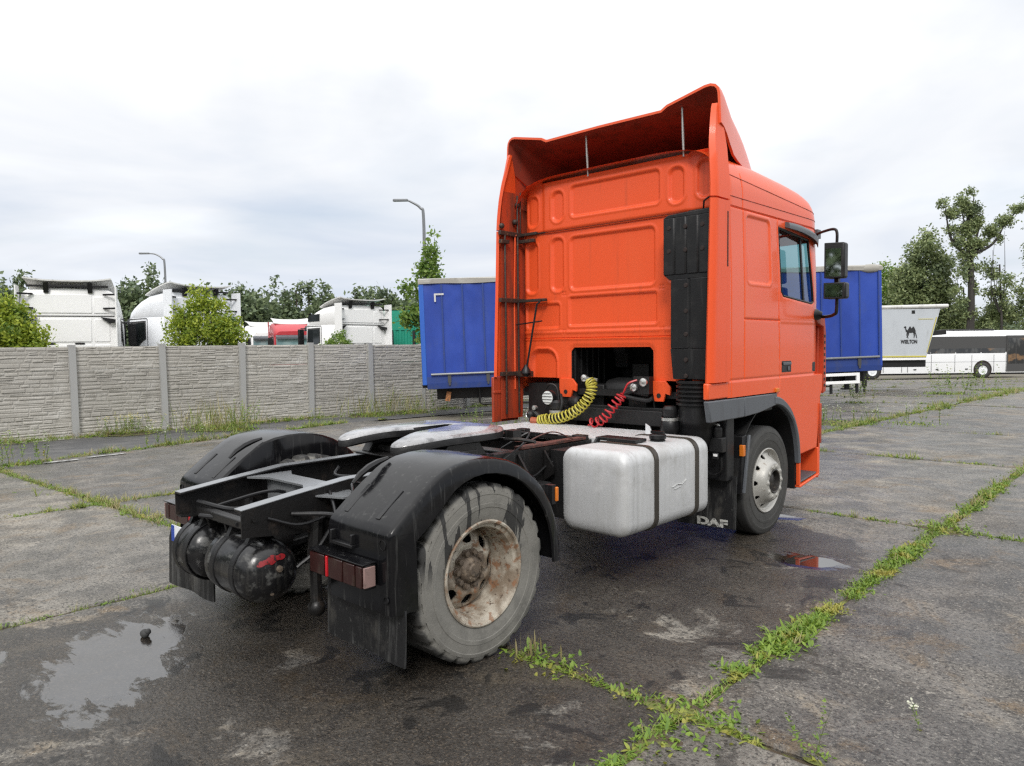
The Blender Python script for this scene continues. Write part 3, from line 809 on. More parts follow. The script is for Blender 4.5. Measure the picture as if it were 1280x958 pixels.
clump(2.35, 1.16, 'dandelion rosette second up the joint from the crossing', 24, .13, .034, 0, .05, group=GJ)
clump(2.36, 1.42, 'dense dandelion rosette third up the joint from the crossing', 34, .14, .034, 0, .07, group=GJ)
clump(3.00, .27, 'upright pale green weed with two stalks in the nearest joint', 14, .085, .026, 0, .03, tall=2, group=GJ)
clump(3.27, .80, 'single pale flower on a thin stalk over the bare near slab', 3, .045, .012, 0, .003, fl=2, tall=1, name='wild_flower', cat='flower')
clump(2.40, 5.05, 'thick weed patch at the second joint crossing, level with the front wheel', 60, .16, .035, 0, .16, group=GJ)
# plants along the kerb and the fence
clump(-15.9, 4.2, 'low yellow flowering plant at the foot of the fence', 40, .15, .04, 0, .38, fl=3, tall=46, name='yellow_flowers', cat='flower')
clump(-14.9, 6.1, 'tall tuft of yellow-green grass against the fence behind the far mudguard', 100, .34, .05, 0, .45, dry=110, name='grass_tuft', cat='grass', group='grass tufts at the fence')
clump(-14.0, 6.3, 'bright green upright weed in front of the tall grass tuft', 40, .22, .06, 0, .18, tall=12, name='tall_weed', group='tall weeds on the tarmac')
clump(-15.2, 11.2, 'long unmown grass tuft at the fence, two bays before the blue trailer', 100, .34, .05, 0, .5, dry=80, name='grass_tuft', cat='grass', group='grass tufts at the fence')
clump(-15.0, 12.6, 'grass tuft nearest the corner of the blue trailer', 70, .30, .05, 0, .4, dry=40, fl=2, tall=8, name='grass_tuft', cat='grass', group='grass tufts at the fence')
clump(-11.25, .75, 'leafy white-flowered weed on the kerb before the first fence post', 34, .17, .06, 0, .18, fl=2, tall=12, name='tall_weed', group='tall weeds on the tarmac')
clump(-10.9, .12, 'tall grassy weed on the kerb at the weedy slab joint', 30, .19, .05, 0, .14, tall=9, dry=12, name='tall_weed', group='tall weeds on the tarmac')
clump(-12.0, 3.5, 'pair of flowering weeds on the tarmac edge before the second fence post', 24, .15, .05, 0, .2, fl=2, tall=10, name='tall_weed', group='tall weeds on the tarmac')
clump(-12.4, 4.4, 'slender weed with white heads next to the flowering pair', 20, .14, .05, 0, .16, fl=2, tall=7, name='tall_weed', group='tall weeds on the tarmac')
clump(-13.4, 8.1, 'small yellow-headed weed on the tarmac beyond the far mudguard', 18, .14, .04, 0, .1, fl=3, tall=6, name='tall_weed', group='tall weeds on the tarmac')
clump(-13.3, 10.2, 'pale green upright weed on the tarmac near the blue trailer', 16, .14, .04, 0, .08, tall=6, name='tall_weed', group='tall weeds on the tarmac')
clump(-8.2, 8.9, 'bright weed growing in front of the blue trailer by the cab', 40, .18, .06, 0, .25, tall=10, name='tall_weed', group='tall weeds on the tarmac')
clump(-7.4, 9.6, 'white flowering weed under the cab side fairing', 40, .16, .06, 0, .22, fl=2, tall=10, name='tall_weed', group='tall weeds on the tarmac')
clump(-1.9, 14.8, 'wide patch of white-flowered weeds just beyond the front bumper', 120, .13, .05, 0, .5, fl=2, tall=26, name='weed_patch', group='weed patches in the far joints')
clump(-.5, 15.6, 'rounded weed patch on the joint next to the white-flowered one', 60, .15, .05, 0, .3, fl=2, tall=8, name='weed_patch', group='weed patches in the far joints')
clump(-4.2, 22.5, 'upright weed by the white barrier legs', 40, .3, .06, 0, .25, tall=14, name='tall_weed', group='tall weeds on the tarmac')
clump(-3.2, 30, 'bright green weed patch in the middle of the far slabs', 70, .34, .07, 0, .45, tall=16, name='weed_patch', group='weed patches in the far joints')
clump(-2.3, 34, 'weed patch on the long joint before the bus', 70, .34, .07, 0, .5, tall=10, name='weed_patch', group='weed patches in the far joints')
# dark lump in the puddle
mb = MB(); mb.ball((0, 0, .02), .035, 9, 6, (1.1, .8, .75)); mb.ball((.025, .01, .035), .02, 7, 5)
o = mb.build('rubber_lump', m_tyre, ang=60); o.location = (-.66, -1.17, float(slab_z(np.array([-.66]), np.array([-1.17]))[0]) - .002); tag(o, 'small black rubber lump lying in the puddle behind the tractor', 'debris')
# ================================================================== THE TRACTOR UNIT (forward = +Y, right side = +X)
trk = empty('tractor_unit', (0, 0, 0), label='orange two-axle tractor unit with black chassis, standing without trailer in the yard', cat='truck')
HX = 1.235
# ---------------- cab back wall (pressed sheet)
us = np.arange(-1.175, 1.176, .0095); vs = np.arange(1.415, 2.975, .0095)
U, V = np.meshgrid(us, vs, indexing='ij')
h_ = np.zeros_like(U)
def press(Hh, U, V, r, depth, band=.022, rad_=.05):
    d = rrect(U, V, *r, rad_)
    return Hh + depth * sstep(0, -band, d) + abs(depth) * .35 * np.exp(-((d - .006) / .010) ** 2)
for r_ in ((-1.12, -.945, 2.34, 2.885), (-.775, -.60, 2.345, 2.90), (.60, .775, 2.345, 2.90), (.945, 1.12, 2.34, 2.885)):
    h_ = press(h_, U, V, r_, -.020, .03, .07)
h_ = press(h_, U, V, (-.525, .48, 2.345, 2.89), -.018, .025, .06)
h_ = press(h_, U, V, (-1.13, -.655, 1.97, 2.235), -.018, .025, .04)
h_ = press(h_, U, V, (.655, 1.13, 1.97, 2.235), -.018, .025, .04)
h_ = press(h_, U, V, (-.545, .50, 1.985, 2.29), -.018, .022, .03)
h_ = press(h_, U, V, (-1.075, -.70, 1.30, 1.76), -.035, .045, .13)
h_ = press(h_, U, V, (.70, 1.075, 1.30, 1.76), -.035, .045, .13)
h_ -= .012 * np.exp(-((V - 1.868) / .006) ** 2)                      # lap seam
h_ += .012 * sstep(1.845, 1.86, V) * (V < 1.868) + .010 * np.exp(-((V - 1.93) / .014) ** 2)
h_ -= .05 * sstep(1.11, 1.19, np.abs(U)) ** 1.0                       # rolls away at the corners
opn = rrect(U, V, -.515, .445, 1.2, 1.775, .06)
h_ -= .012 * sstep(.05, 0, opn)
tab = (V < 1.462) & ~(((U > -.66) & (U < -.48)) | ((U > .455) & (U < .60)))
for q in (-.62, -.59, .53, .56):                                       # screw dimples
    for z in (2.31, 2.335, 1.95, 1.925):
        h_ -= .012 * np.exp(-(((U - q) ** 2 + (V - z) ** 2) / .008 ** 2))
mask = cellmask((opn > 0) & ~tab)
mb = MB(); sheet(mb, U, 2.985 - h_, V, mask)
mb.build('back_wall', m_orange, trk, ang=60, solid=.012)
for x0, x1 in ((-.655, -.485), (.46, .595)):
    mb = MB(); mb.prism([(x0, 1.46), (x1, 1.46), (x1 + .055, 1.40), (x1 + .05, 1.33), (x1, 1.345), (x1 - .02, 1.27), (x0 + .02, 1.27), (x0, 1.36)], 'Y', 2.955, 2.978)
    tb_ = mb.build('tilt_bracket', m_orange, trk, bevel=.004)
    mb = MB(); mb.lathe([(0, 0), (.022, 0), (.022, .01)], ((x0 + x1) / 2, 2.950, 1.325), 'Y', 14)
    mb.build('bracket_hole', m_gap, tb_)
# black tunnel behind the opening
mb = MB()
mb.box(-.53, -.515, 2.99, 3.9, 1.2, 1.79).box(.445, .46, 2.99, 3.9, 1.2, 1.79).box(-.53, .46, 2.99, 3.9, 1.782, 1.80).box(-.53, .46, 3.88, 3.9, 1.1, 1.79)
for k in range(6):
    mb.box(-.512, -.495, 3.02 + k * .1, 3.06 + k * .1, 1.3, 1.77)
mb.box(-.13, .07, 3.5, 3.54, 1.36, 1.60)
mb.build('engine_tunnel', m_dark, trk, smooth=False, bevel=.006)

# ---------------- roof back panel (upper, proud of the wall)
us = np.arange(-1.125, 1.126, .0095); vs = np.arange(2.955, 3.49, .0095)
U, V = np.meshgrid(us, vs, indexing='ij')
h_ = .035 + 0 * U
for r_ in ((-1.10, -.925, 3.03, 3.36), (-.735, -.57, 3.045, 3.365), (.632, .80, 3.045, 3.375), (.90, 1.065, 3.06, 3.40)):
    h_ = press(h_, U, V, r_, -.020, .028, .075)
h_ = press(h_, U, V, (-.485, .55, 3.07, 3.39), -.018, .024, .05)
h_ -= .022 * sstep(.815, .875, np.abs(U)); h_ -= .045 * sstep(1.04, 1.14, np.abs(U))
h_ += .018 * np.exp(-((V - (3.45 + .025 * sstep(.82, .87, np.abs(U)))) / .013) ** 2)
h_ -= .02 * sstep(2.985, 2.958, V)
top_ok = V < 3.462 + .025 * sstep(.82, .87, np.abs(U))
mb = MB(); sheet(mb, U, 2.985 - h_, V, cellmask(top_ok))
mb.build('roof_back_panel', m_orange, trk, ang=60, solid=.012)
mb = MB(); mb.box(-1.12, 1.12, 2.958, 2.975, 2.962, 2.972)
mb.build('roof_seam_shadow', m_gap, trk)  # dark strip stands for the shadow in the seam gap

# ---------------- cab sides
def side_x(Y, Z):
    x = HX - .020 * sstep(2.2, 3.0, Z) - .10 * np.clip((Y - 4.70) / .35, 0, 1) ** 2.2
    return x - .05 * np.clip((2.93 - Y) / .07, 0, 1) ** 2
WIN = [(3.945, 2.885), (4.655, 2.835), (4.765, 2.215), (4.71, 2.195), (4.02, 2.245), (3.975, 2.285)]
ys_ = np.concatenate([np.arange(2.86, 3.9, .0095), np.arange(3.9, 5.051, .0095)]); zs_ = np.arange(1.335, 2.985, .0095)
Yg, Zg = np.meshgrid(ys_, zs_, indexing='ij')
def groove(coord, at, w_=.0055, d_=.010): return d_ * np.exp(-((coord - at) / w_) ** 2)
rec = np.zeros_like(Yg)
rec += groove(Yg, 2.955, d_=.006) + groove(Yg, 3.20) * sstep(1.47, 1.50, Zg)
rec += groove(Yg, 3.905 + .045 * sstep(2.3, 1.3, Zg), .006, .014) * sstep(1.34, 1.36, Zg)
rec += groove(Zg, 2.01) * ((Yg > 3.20) & (Yg < 3.94)) + groove(Zg, 1.482, .006, .012) * (Yg < 5.02)
rec += .004 * sstep(2.03, 2.0, Zg) * ((Yg > 3.95)) - .004 * np.exp(-((Zg - 2.0) / .012) ** 2) * (Yg > 3.95)
rec += groove(Zg, 2.962, .007, .014)
pn = rrect(Yg, Zg, 3.255, 3.745, 2.325, 2.925, .06)
rec += .010 * sstep(0, -.022, pn) - .004 * np.exp(-((pn - .008) / .010) ** 2)
wd = polysd(Yg, Zg, WIN)
rec += .008 * sstep(.03, .0, wd)
archd = np.hypot(Yg - 3.80, Zg - .53)
for sgn, nm in ((1, 'right'), (-1, 'left')):
    Xg = sgn * (side_x(Yg, Zg) - rec)
    mb = MB(); sheet(mb, Xg, Yg, Zg, cellmask(wd > 0), flip=(sgn > 0))
    sp_ = mb.build('cab_side', m_orange_side, trk, ang=60, solid=.014)
    # window: rubber, glass, quarter-light bar
    px_ = lambda y, z, o=0: (sgn * (float(side_x(np.array(y), np.array(z))) + o), y, z)
    loop = []
    for i in range(len(WIN)):
        a, b = WIN[i], WIN[(i + 1) % len(WIN)]
        for t_ in np.linspace(0, 1, 10, endpoint=False): loop.append(px_(a[0] + (b[0] - a[0]) * t_, a[1] + (b[1] - a[1]) * t_, -.006))
    mb = MB(); mb.tube(loop + loop[:1], .013, 6)
    win = mb.build('window_seal', m_black, trk)
    mb = MB(); mb.bar(px_(4.475, 2.85, -.012), px_(4.54, 2.20, -.012), .028, .016, (sgn, 0, 0))
    mb.build('quarterlight_bar', m_black, win)
    gy_ = [(y, z) for y, z in WIN]
    mb = MB(); mb.add([px_(y, z, -.020) for y, z in gy_], [tuple(range(len(gy_)))])
    mb.build('side_window', m_glass, win, smooth=False)
# door handle recess and lock plate (right)
mb = MB(); mb.box(HX - .004, HX + .006, 3.99, 4.21, 1.515, 1.625)
hd = mb.build('door_handle', m_black, trk, bevel=.012)
mb = MB(); mb.box(HX + .006, HX + .018, 4.01, 4.19, 1.585, 1.612).box(HX + .006, HX + .016, 4.12, 4.15, 1.53, 1.57)
mb.build('grip', m_grey, hd, bevel=.004)
mb = MB(); mb.box(HX - .02, HX + .002, 4.70, 4.83, 1.50, 1.60)
mb.build('side_repeater', m_black, trk, bevel=.008)

# ---------------- rear lower strip, grey skirt, arch
mb = MB(); mb.prism([(2.56, 1.335), (3.195, 1.335), (3.195, 1.472), (2.56, 1.472)], 'X', 1.19, 1.238)
mb.prism([(3.203, 1.335), (3.93, 1.335), (3.94, 1.472), (3.203, 1.472)], 'X', 1.19, 1.239)
def arch_in(a): return np.interp(math.degrees(a), [8, 23, 47, 73, 90], [.615, .63, .68, .69, .69])
def arch_out(a): return np.interp(math.degrees(a), [8, 17, 35, 57, 77, 90], [.65, .66, .70, .745, .765, .77])
arc = [(3.80 + (arch_out(a) - .02) * math.cos(a), .53 + (arch_out(a) - .02) * math.sin(a)) for a in np.linspace(rad(8), rad(84), 16)]
mb.prism([(5.03, 1.472), (3.948, 1.472), (3.94, 1.335)] + [(3.86, 1.335)] + arc[::-1] + [(4.46, .675), (4.88, .70), (4.93, .95), (4.95, 1.22), (5.02, 1.30)], 'X', 1.16, 1.240)
mb.build('lower_cab_panel', m_orange_side, trk, bevel=.012)
mb = MB()
mb.prism([(2.555, 1.325), (3.20, 1.325), (3.20, 1.150), (2.60, 1.145)], 'X', 1.195, 1.246)
mb.prism([(3.208, 1.325), (3.88, 1.325), (3.875, 1.215), (3.70, 1.190), (3.50, 1.165), (3.208, 1.150)], 'X', 1.195, 1.247)
mb.build('side_skirt', m_grey, trk, bevel=.010)
secs = []
for a in np.linspace(rad(6), rad(88), 22):
    c_, s_ = math.cos(a), math.sin(a)
    secs.append([(x, 3.80 + r_ * c_, .53 + r_ * s_) for x, r_ in ((1.15, arch_in(a)), (1.238, arch_in(a)), (1.252, arch_in(a) + .01), (1.252, arch_out(a) - .012), (1.242, arch_out(a)), (1.18, arch_out(a)))])
mb = MB(); mb.loft(secs, closed=True, caps=True)
mb.build('wheel_arch_trim', m_grey, trk, ang=30)
mb = MB(); mb.box(1.235, 1.262, 3.83, 3.90, 1.335, 1.375)
mb.build('side_marker', m_amber, trk, bevel=.006)
# inner wheel housing
secs = []
for a in np.linspace(rad(2), rad(178), 26):
    secs.append([(x, 3.80 + (arch_in(a) if a < 1.57 else .69) * math.cos(a) * (1 if a < 1.6 else .92), .53 + (arch_in(a) if a < 1.57 else .69) * math.sin(a)) for x in (.70, 1.20)])
mb = MB(); mb.loft(secs)
mb.build('wheel_housing', m_dark, trk, solid=.01)
# corner vane and step box at the front
mb = MB(); mb.prism([(4.80, 2.06), (5.06, 2.06), (5.10, 1.9), (5.11, 1.28), (5.03, 1.26), (5.03, 1.96), (4.86, 2.0)], 'X', 1.15, 1.245)
mb.prism([(5.0, 1.96), (5.04, 1.96), (5.04, 1.26), (5.0, 1.26)], 'X', 1.15, 1.20)
cv = mb.build('corner_vane', m_orange_dirty, trk, bevel=.008)
for k in range(9):
    mb = MB(); mb.box(1.20, 1.2462, 5.040, 5.078, 1.33 + k * .065, 1.36 + k * .065); mb.build('vane_slot', m_gap, cv)
mb = MB()                                   # step box: hollow, open outwards
mb.box(1.205, 1.245, 4.425, 4.455, .36, .665).box(1.0, 1.245, 4.90, 4.925, .38, .70).box(1.0, 1.015, 4.455, 4.90, .36, .69)
mb.prism([(4.43, .34), (4.925, .40), (4.925, .425), (4.43, .365)], 'X', 1.0, 1.25)
mb.prism([(4.43, .665), (4.925, .695), (4.925, .71), (4.43, .68)], 'X', 1.0, 1.22)
mb.build('step_box', m_orange_side, trk, bevel=.008)
mb = MB(); mb.box(.9, 1.20, 4.40, 4.452, .33, .70); mb.build('step_liner', m_dark, trk, smooth=False)
mb = MB(); mb.prism([(4.47, .385), (4.89, .43), (4.89, .445), (4.47, .40)], 'X', 1.03, 1.235)
mb.build('step_tread', m_grey, trk, bevel=.004)
mb = MB(); mb.box(1.242, 1.256, 4.93, 4.97, .74, 1.16)
mb.build('bumper_edge', m_orange_dirty, trk, bevel=.006)
# ---------------- cab front, floor, screen
mb = MB()
secs = []
for z in np.linspace(1.30, 2.15, 6):
    secs.append([(x, 5.05 + .10 * (1 - (abs(x) / 1.14) ** 3), z) for x in np.linspace(-1.14, 1.14, 17)])
mb.loft(secs)
mb.loft([[(x, 5.06 + .10 * (1 - (abs(x) / 1.16) ** 3), z) for x in np.linspace(-1.2, 1.2, 17)] for z in (.38, .8, 1.28)])
mb.loft([[(x, 5.05 + .10 * (1 - (abs(x) / 1.14) ** 3) - .03 * k, z) for x in np.linspace(-1.14, 1.14, 17)] for k, z in enumerate((2.86, 2.98))])
mb.build('cab_front', m_orange_side, trk, solid=.02)
mb = MB(); mb.loft([[(x, 5.05 + .10 * (1 - (abs(x) / 1.14) ** 3) - (0 if z < 2.5 else .02), z) for x in np.linspace(-1.13, 1.13, 17)] for z in (2.15, 2.86)])
mb.build('windscreen', m_glass, trk)
mb = MB(); mb.box(-1.17, 1.17, 3.0, 5.0, 1.30, 1.36); mb.box(-1.14, 1.14, 4.62, 5.0, 1.36, 2.0)
mb.build('cab_floor', m_dark, trk, smooth=False)
for x0 in (-.86, .36):
    mb = MB()
    mb.box(x0, x0 + .5, 3.75, 4.25, 1.55, 1.72); mb.prism([(3.72, 1.7), (3.86, 1.7), (3.80, 2.30), (3.68, 2.30)], 'X', x0 + .02, x0 + .48)
    mb.prism([(3.68, 2.34), (3.77, 2.34), (3.75, 2.52), (3.67, 2.52)], 'X', x0 + .11, x0 + .39)
    mb.box(x0 + .2, x0 + .3, 3.70, 3.74, 2.28, 2.36)
    mb.build('seat', m_interior, trk, bevel=.025)
mb = MB(); mb.tube([(-.6 + .22 * math.cos(a), 4.50 - .10 * math.sin(a), 2.14 + .18 * math.sin(a)) for a in np.linspace(0, 2 * math.pi, 25)], .014, 6); mb.bar((-.6, 4.7, 1.95), (-.6, 4.5, 2.14), .05, .05)
mb.build('steering_wheel', m_interior, trk)

# ---------------- roof module
def ztop(y): return np.interp(y, [2.86, 3.3, 3.7, 4.34, 4.62, 4.80, 4.92, 5.0, 5.06], [3.50, 3.495, 3.485, 3.445, 3.415, 3.375, 3.31, 3.19, 2.985])
yy = list(np.linspace(2.86, 3.175, 5)) + [3.186, 3.194, 3.202] + list(np.linspace(3.22, 4.5, 12)) + list(np.linspace(4.56, 5.06, 14))
secs = []
for y in yy:
    zt = float(ztop(y)); wf = float(side_x(np.array(y), np.array(2.99))) + .004
    sec = []
    for t_ in np.concatenate([np.linspace(0, .5 * math.pi, 19)]):
        c_, s_ = math.cos(t_), math.sin(t_)
        x = wf * c_ ** .32; z = 2.972 + (zt - 2.972) * s_ ** .60
        sec.append([x, y, z])
    # crease lines along the side, and a cross joint
    S_ = np.array(sec)
    if abs(y - 3.194) < .004: S_[:, 0] -= .008; S_[:, 2] -= .006
    full = np.vstack([S_, (S_ * [-1, 1, 1])[::-1][1:]])
    secs.append([tuple(p) for p in full])
mb = MB(); mb.loft(secs, closed=False)
mb.add(secs[-1], [tuple(range(len(secs[-1])))])
roof = mb.build('roof', m_orange_side, trk, ang=50)
mb = MB()
def roofx(y, z):
    zt = float(ztop(y)); s_ = min(.999, (z - 2.972) / (zt - 2.972)) ** (1 / .60)
    return (float(side_x(np.array(y), np.array(2.99))) + .004) * math.sqrt(max(0, 1 - s_ * s_)) ** .32
for zf in (lambda y: 3.05 - .0 * y, lambda y: 3.235 - .055 * (y - 2.9)):
    pts = [(roofx(y, zf(y)) + .000, y, zf(y)) for y in np.linspace(2.88, 4.93, 30)]
    mb.tube(pts, .0045, 5)
mb.build('roof_crease', m_orange_dirty, roof)

# ---------------- roof spoiler
def spoil_sec(t):
    """t 0 at the rear edge, 1 at the nose"""
    y = 2.78 + 1.50 * t
    wd_ = 1.20 - .36 * t ** 1.15
    zt = 3.835 + .02 * t - .46 * t ** 1.9
    ear = .125 * (1 - sstep(0, .30, t))
    zb = 3.62 - .17 * sstep(0, .3, t) - .10 * t
    S_ = []
    xs = [0, .12, .24, .36, .45, .50, .55, .60, .68, .76, .84, .90, .94, .972, .992, 1.0]
    for f in xs:
        edge = max(0, (f - .90) / .10)
        z = zt - .012 * f + ear * max(0, (f - .55) / .45) + .02 * ear / .125 * sstep(.55, .60, np.array(f))
        drop = (1 - math.sqrt(max(0, 1 - edge ** 2.4))) * .10
        S_.append((wd_ * f, y + .02 * edge * (1 - t), z - drop))
    last = S_[-1]
    for q in (.35, .7, 1.0):
        S_.append((last[0] + .012 * q, last[1], last[2] + (zb - last[2]) * q))
    return S_
secs = []
for t in (0, .015, .05, .1, .17, .25, .35, .45, .55, .65, .75, .85, .93, 1.0):
    S_ = np.array(spoil_sec(t))
    full = np.vstack([(S_ * [-1, 1, 1])[::-1], S_[1:]])
    secs.append([tuple(p) for p in full])
mb = MB(); mb.loft(secs)
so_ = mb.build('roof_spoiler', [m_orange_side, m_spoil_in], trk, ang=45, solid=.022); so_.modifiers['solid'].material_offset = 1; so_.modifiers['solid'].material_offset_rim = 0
for x in (-.25, .80):
    mb = MB(); mb.tube([(x, 2.93, 3.44), (x, 2.90, 3.86)], .011, 8)
    mb.build('spoiler_strut', m_silver, trk)

# ---------------- side extenders
def ext_prof(z):
    """rear edge y and front edge y of the side deflector"""
    r_ = np.interp(z, [1.145, 3.02, 3.10, 3.30, 3.44, 3.50, 3.74, 3.79], [2.567, 2.645, 2.65, 2.665, 2.685, 2.70, 2.775, 2.80])
    f_ = np.interp(z, [1.145, 3.02, 3.10, 3.30, 3.44, 3.60, 3.79], [2.90, 2.90, 2.90, 2.90, 2.905, 2.88, 2.815])
    return r_, f_
for sgn in (1, -1):
    z_list = [1.34, 1.7, 2.2, 2.6, 2.9, 3.0]
    def ext_sec(z):
        r_, f_ = ext_prof(z)
        bow = .06 * sstep(3.0, 3.8, np.array(z))
        S_ = []
        for q in np.linspace(0, 1, 9):
            y = r_ + (f_ - r_) * q
            x = HX + .006 - bow - .030 * (1 - q) ** 2.0 * 0 - .035 * max(0, 1 - q / .12) ** 2
            S_.append((sgn * x, y, z))
        return S_
    mb = MB(); mb.loft([ext_sec(z) for z in ([1.475] + z_list[1:5] + [2.985])])
    lo = mb.build('side_deflector', m_orange, trk, ang=50, solid=.03, bevel=0)
    mb = MB(); mb.loft([ext_sec(z) for z in (3.0, 3.1, 3.2, 3.3, 3.38, 3.44, 3.5, 3.58, 3.66, 3.74, 3.78)])
    mb.build('upper_deflector', m_orange, trk, ang=50, solid=.03)
    if sgn < 0:
        mb = MB(); mb.prism([(2.57, 1.00), (2.95, 1.00), (2.95, 1.472), (2.567, 1.472)], 'X', -HX - .02, -HX + .012)
        mb.prism([(2.567, 1.30), (2.95, 1.30), (2.95, 1.33), (2.567, 1.33)], 'X', -HX - .02, -HX + .022)
        mb.build('lower_deflector', m_orange_dirty, trk, bevel=.006)
    # dark slot
    if sgn > 0:
        mb = MB(); mb.box(HX + .014, HX + .0235, 2.845, 2.868, 2.44, 2.90)
        mb.build('deflector_slot', m_gap, lo, bevel=.004)
# inner (filler) wall of the left extender, grimy, with its pipes
mb = MB(); mb.prism([(2.66, 1.03), (2.985, 1.03), (3.10, 3.30), (3.16, 3.60), (2.78, 3.66), (2.72, 3.44), (2.68, 3.0)], 'X', -1.205, -1.195)
mb.build('filler_panel', m_orange_dirty, trk)
mb = MB()
for y in (2.665, 2.86):
    mb.tube([(-1.165, y + .04, 1.08), (-1.165, y + .04, 2.95 if y < 2.7 else 3.38)], .012, 7)
mb.tube([(-1.165, 2.94, 2.96), (-1.165, 2.95, 3.42)], .009, 6)
for z, y1 in ((2.97, 3.0), (2.275, 3.0), (1.505, 3.0)):
    mb.box(-1.19, -1.155, 2.63, y1, z - .022, z + .022)
mb.box(-1.17, -.94, 2.94, 2.975, 2.955, 2.985).box(-1.17, -.80, 2.90, 2.95, 2.255, 2.285).box(-1.17, -1.0, 2.86, 2.95, 1.47, 1.53)
for y, z in ((2.66, 3.04), (2.86, 3.10), (2.90, 3.28)):
    mb.ball((-1.165, y, z), .030, 9, 6)
mb.box(-1.185, -1.14, 2.63, 2.75, 2.86, 2.90).box(-1.17, -.96, 2.92, 2.96, 2.88, 2.915)
mb.build('mast_bracket', M('dirty_black_bracket', (.035, .025, .02), .55, layers=[((.20, .09, .04), (24, 24, 24), .55, .7, .7)]), trk, smooth=True, bevel=.004)
mb = MB(); mb.tube([(-.80, 2.86, 2.27), (-.86, 2.85, 2.22), (-1.00, 2.84, 1.56)], .011, 7); mb.tube([(-.80, 2.86, 2.05), (-1.16, 2.86, 2.02)], .008, 6)
mb.lathe([(.012, .06), (.05, .0), (.055, -.03), (.03, -.06)], (-1.01, 2.84, 1.54), 'Z', 12)
mb.build('hose_mast', m_black, trk)

# ---------------- air intake stack on the back wall, right of the opening
def ribbed(x0, x1, y0, y1, z0, z1, nr):
    mb = MB(); k = 4 * nr; P = []
    for i in range(nr):
        a = x0 + (x1 - x0) * i / nr; b = x0 + (x1 - x0) * (i + 1) / nr; q = (b - a)
        P += [(a + q * .03, y0 + .007), (a + q * .09, y0), (a + q * .91, y0), (a + q * .97, y0 + .007)]
    P = [(x0, y0 + .03)] + P + [(x1, y0 + .03)]
    secs = [[(x, y, z) for x, y in P + [(x1, y1), (x0, y1)]] for z in (z0, z1)]
    mb.loft(secs, closed=True, caps=True)
    return mb
mb = ribbed(.70, 1.155, 2.745, 2.95, 2.40, 2.885, 4)
ai = mb.build('air_intake', m_black, trk, ang=20, bevel=.008)
mb = MB(); mb.prism([(.695, 2.885), (1.16, 2.885), (1.15, 2.93), (.75, 2.915)], 'Y', 2.75, 2.95); mb.build('intake_cap', m_black, ai, bevel=.006)
mb = MB(); mb.tube([(1.06, 2.80, 2.92), (1.10, 2.74, 2.99), (1.17, 2.72, 3.02)], .008, 6); mb.build('intake_stay', m_black, ai)
mb = MB(); mb.prism([(.70, 2.40), (1.155, 2.40), (1.14, 2.355), (.755, 2.355)], 'Y', 2.755, 2.95)
mb.build('intake_cap', m_black, ai, bevel=.006)
mb = ribbed(.762, 1.135, 2.755, 2.95, 1.76, 2.36, 2); mb.prism([(.762, 1.76), (1.135, 1.76), (1.13, 1.49), (.79, 1.49)], 'Y', 2.762, 2.94)
mb.build('intake_duct', m_black, ai, ang=20, bevel=.008)
mb = MB()
for x, zs2 in ((.76, (2.80, 2.60)), (.92, (2.80, 2.60, 2.30, 2.08, 1.88, 1.66, 1.52)), (1.08, (2.80, 2.60))):
    for z in zs2:
        mb = MB(); mb.lathe([(.0, -.004), (.017, -.004), (.022, .004)], (x, 2.742 if z > 2.4 else 2.752, z), 'Y', 10); mb.build('intake_stud', m_gap, ai)
prof = []
for k in range(6):
    z = 1.48 - k * .038
    prof += [(.168, z), (.190, z - .008), (.190, z - .024), (.168, z - .032)]
mb = MB(); mb.lathe(prof + [(.15, 1.25)], (.96, 2.90, 0), 'Z', 28)
mb.build('intake_bellows', m_black, ai, ang=40)
mb = MB(); mb.tube(spline([(.96, 2.90, 1.27), (.96, 2.90, 1.12), (.94, 2.94, .99), (.88, 3.10, .95)], 5), [.165] * 6 + [.15] * 6 + [.14] * 4, 18)
mb.build('intake_elbow', m_black, ai)

# ---------------- mirrors, visor
visor_secs = []
for t_ in np.linspace(0, 1, 9):
    y = 4.08 + .80 * t_; z = 2.93 - .035 * t_ - .05 * t_ ** 3
    x0 = float(side_x(np.array(y), np.array(2.9)))
    k_ = math.sin(math.pi * min(1, .12 + t_ * .80)) ** .5
    visor_secs.append([(x0 - .01, y, z + .022), (x0 + .045 * k_, y, z + .030 * k_), (x0 + .075 * k_, y, z + .012), (x0 + .090 * k_, y, z - .016), (x0 + .085 * k_, y, z - .042 - .024 * t_), (x0 + .070 * k_, y, z - .040 - .024 * t_), (x0 + .05 * k_, y, z - .035), (x0 - .01, y, z - .02)])
mb = MB(); mb.loft(visor_secs, closed=True, caps=True); mb.box(1.14, 1.22, 4.90, 4.99, 2.88, 2.97)
mb.build('wind_deflector', m_grey, trk, ang=50)
mir = MB(); mir.tube(spline([(1.20, 4.92, 2.92), (1.32, 4.80, 2.925), (1.46, 4.68, 2.92), (1.50, 4.66, 2.88), (1.50, 4.66, 2.75)], 6), .014, 8)
mirror = mir.build('mirror_arm', m_black, trk); mir = MB()
mir.tube(spline([(1.22, 4.93, 2.075), (1.34, 4.82, 2.06), (1.47, 4.69, 2.075), (1.505, 4.66, 2.13), (1.505, 4.66, 2.40)], 6), .017, 8)
mir.box(1.485, 1.525, 4.64, 4.68, 2.36, 2.46)
mirror = mir.build('mirror_arm', m_black, trk)
mb = MB(); mb.tube([(1.19, 4.80, 2.08), (1.23, 4.86, 2.085), (1.28, 4.88, 2.075)], [.06, .062, .035], 12)
mb.build('arm_mount', m_black, mirror)
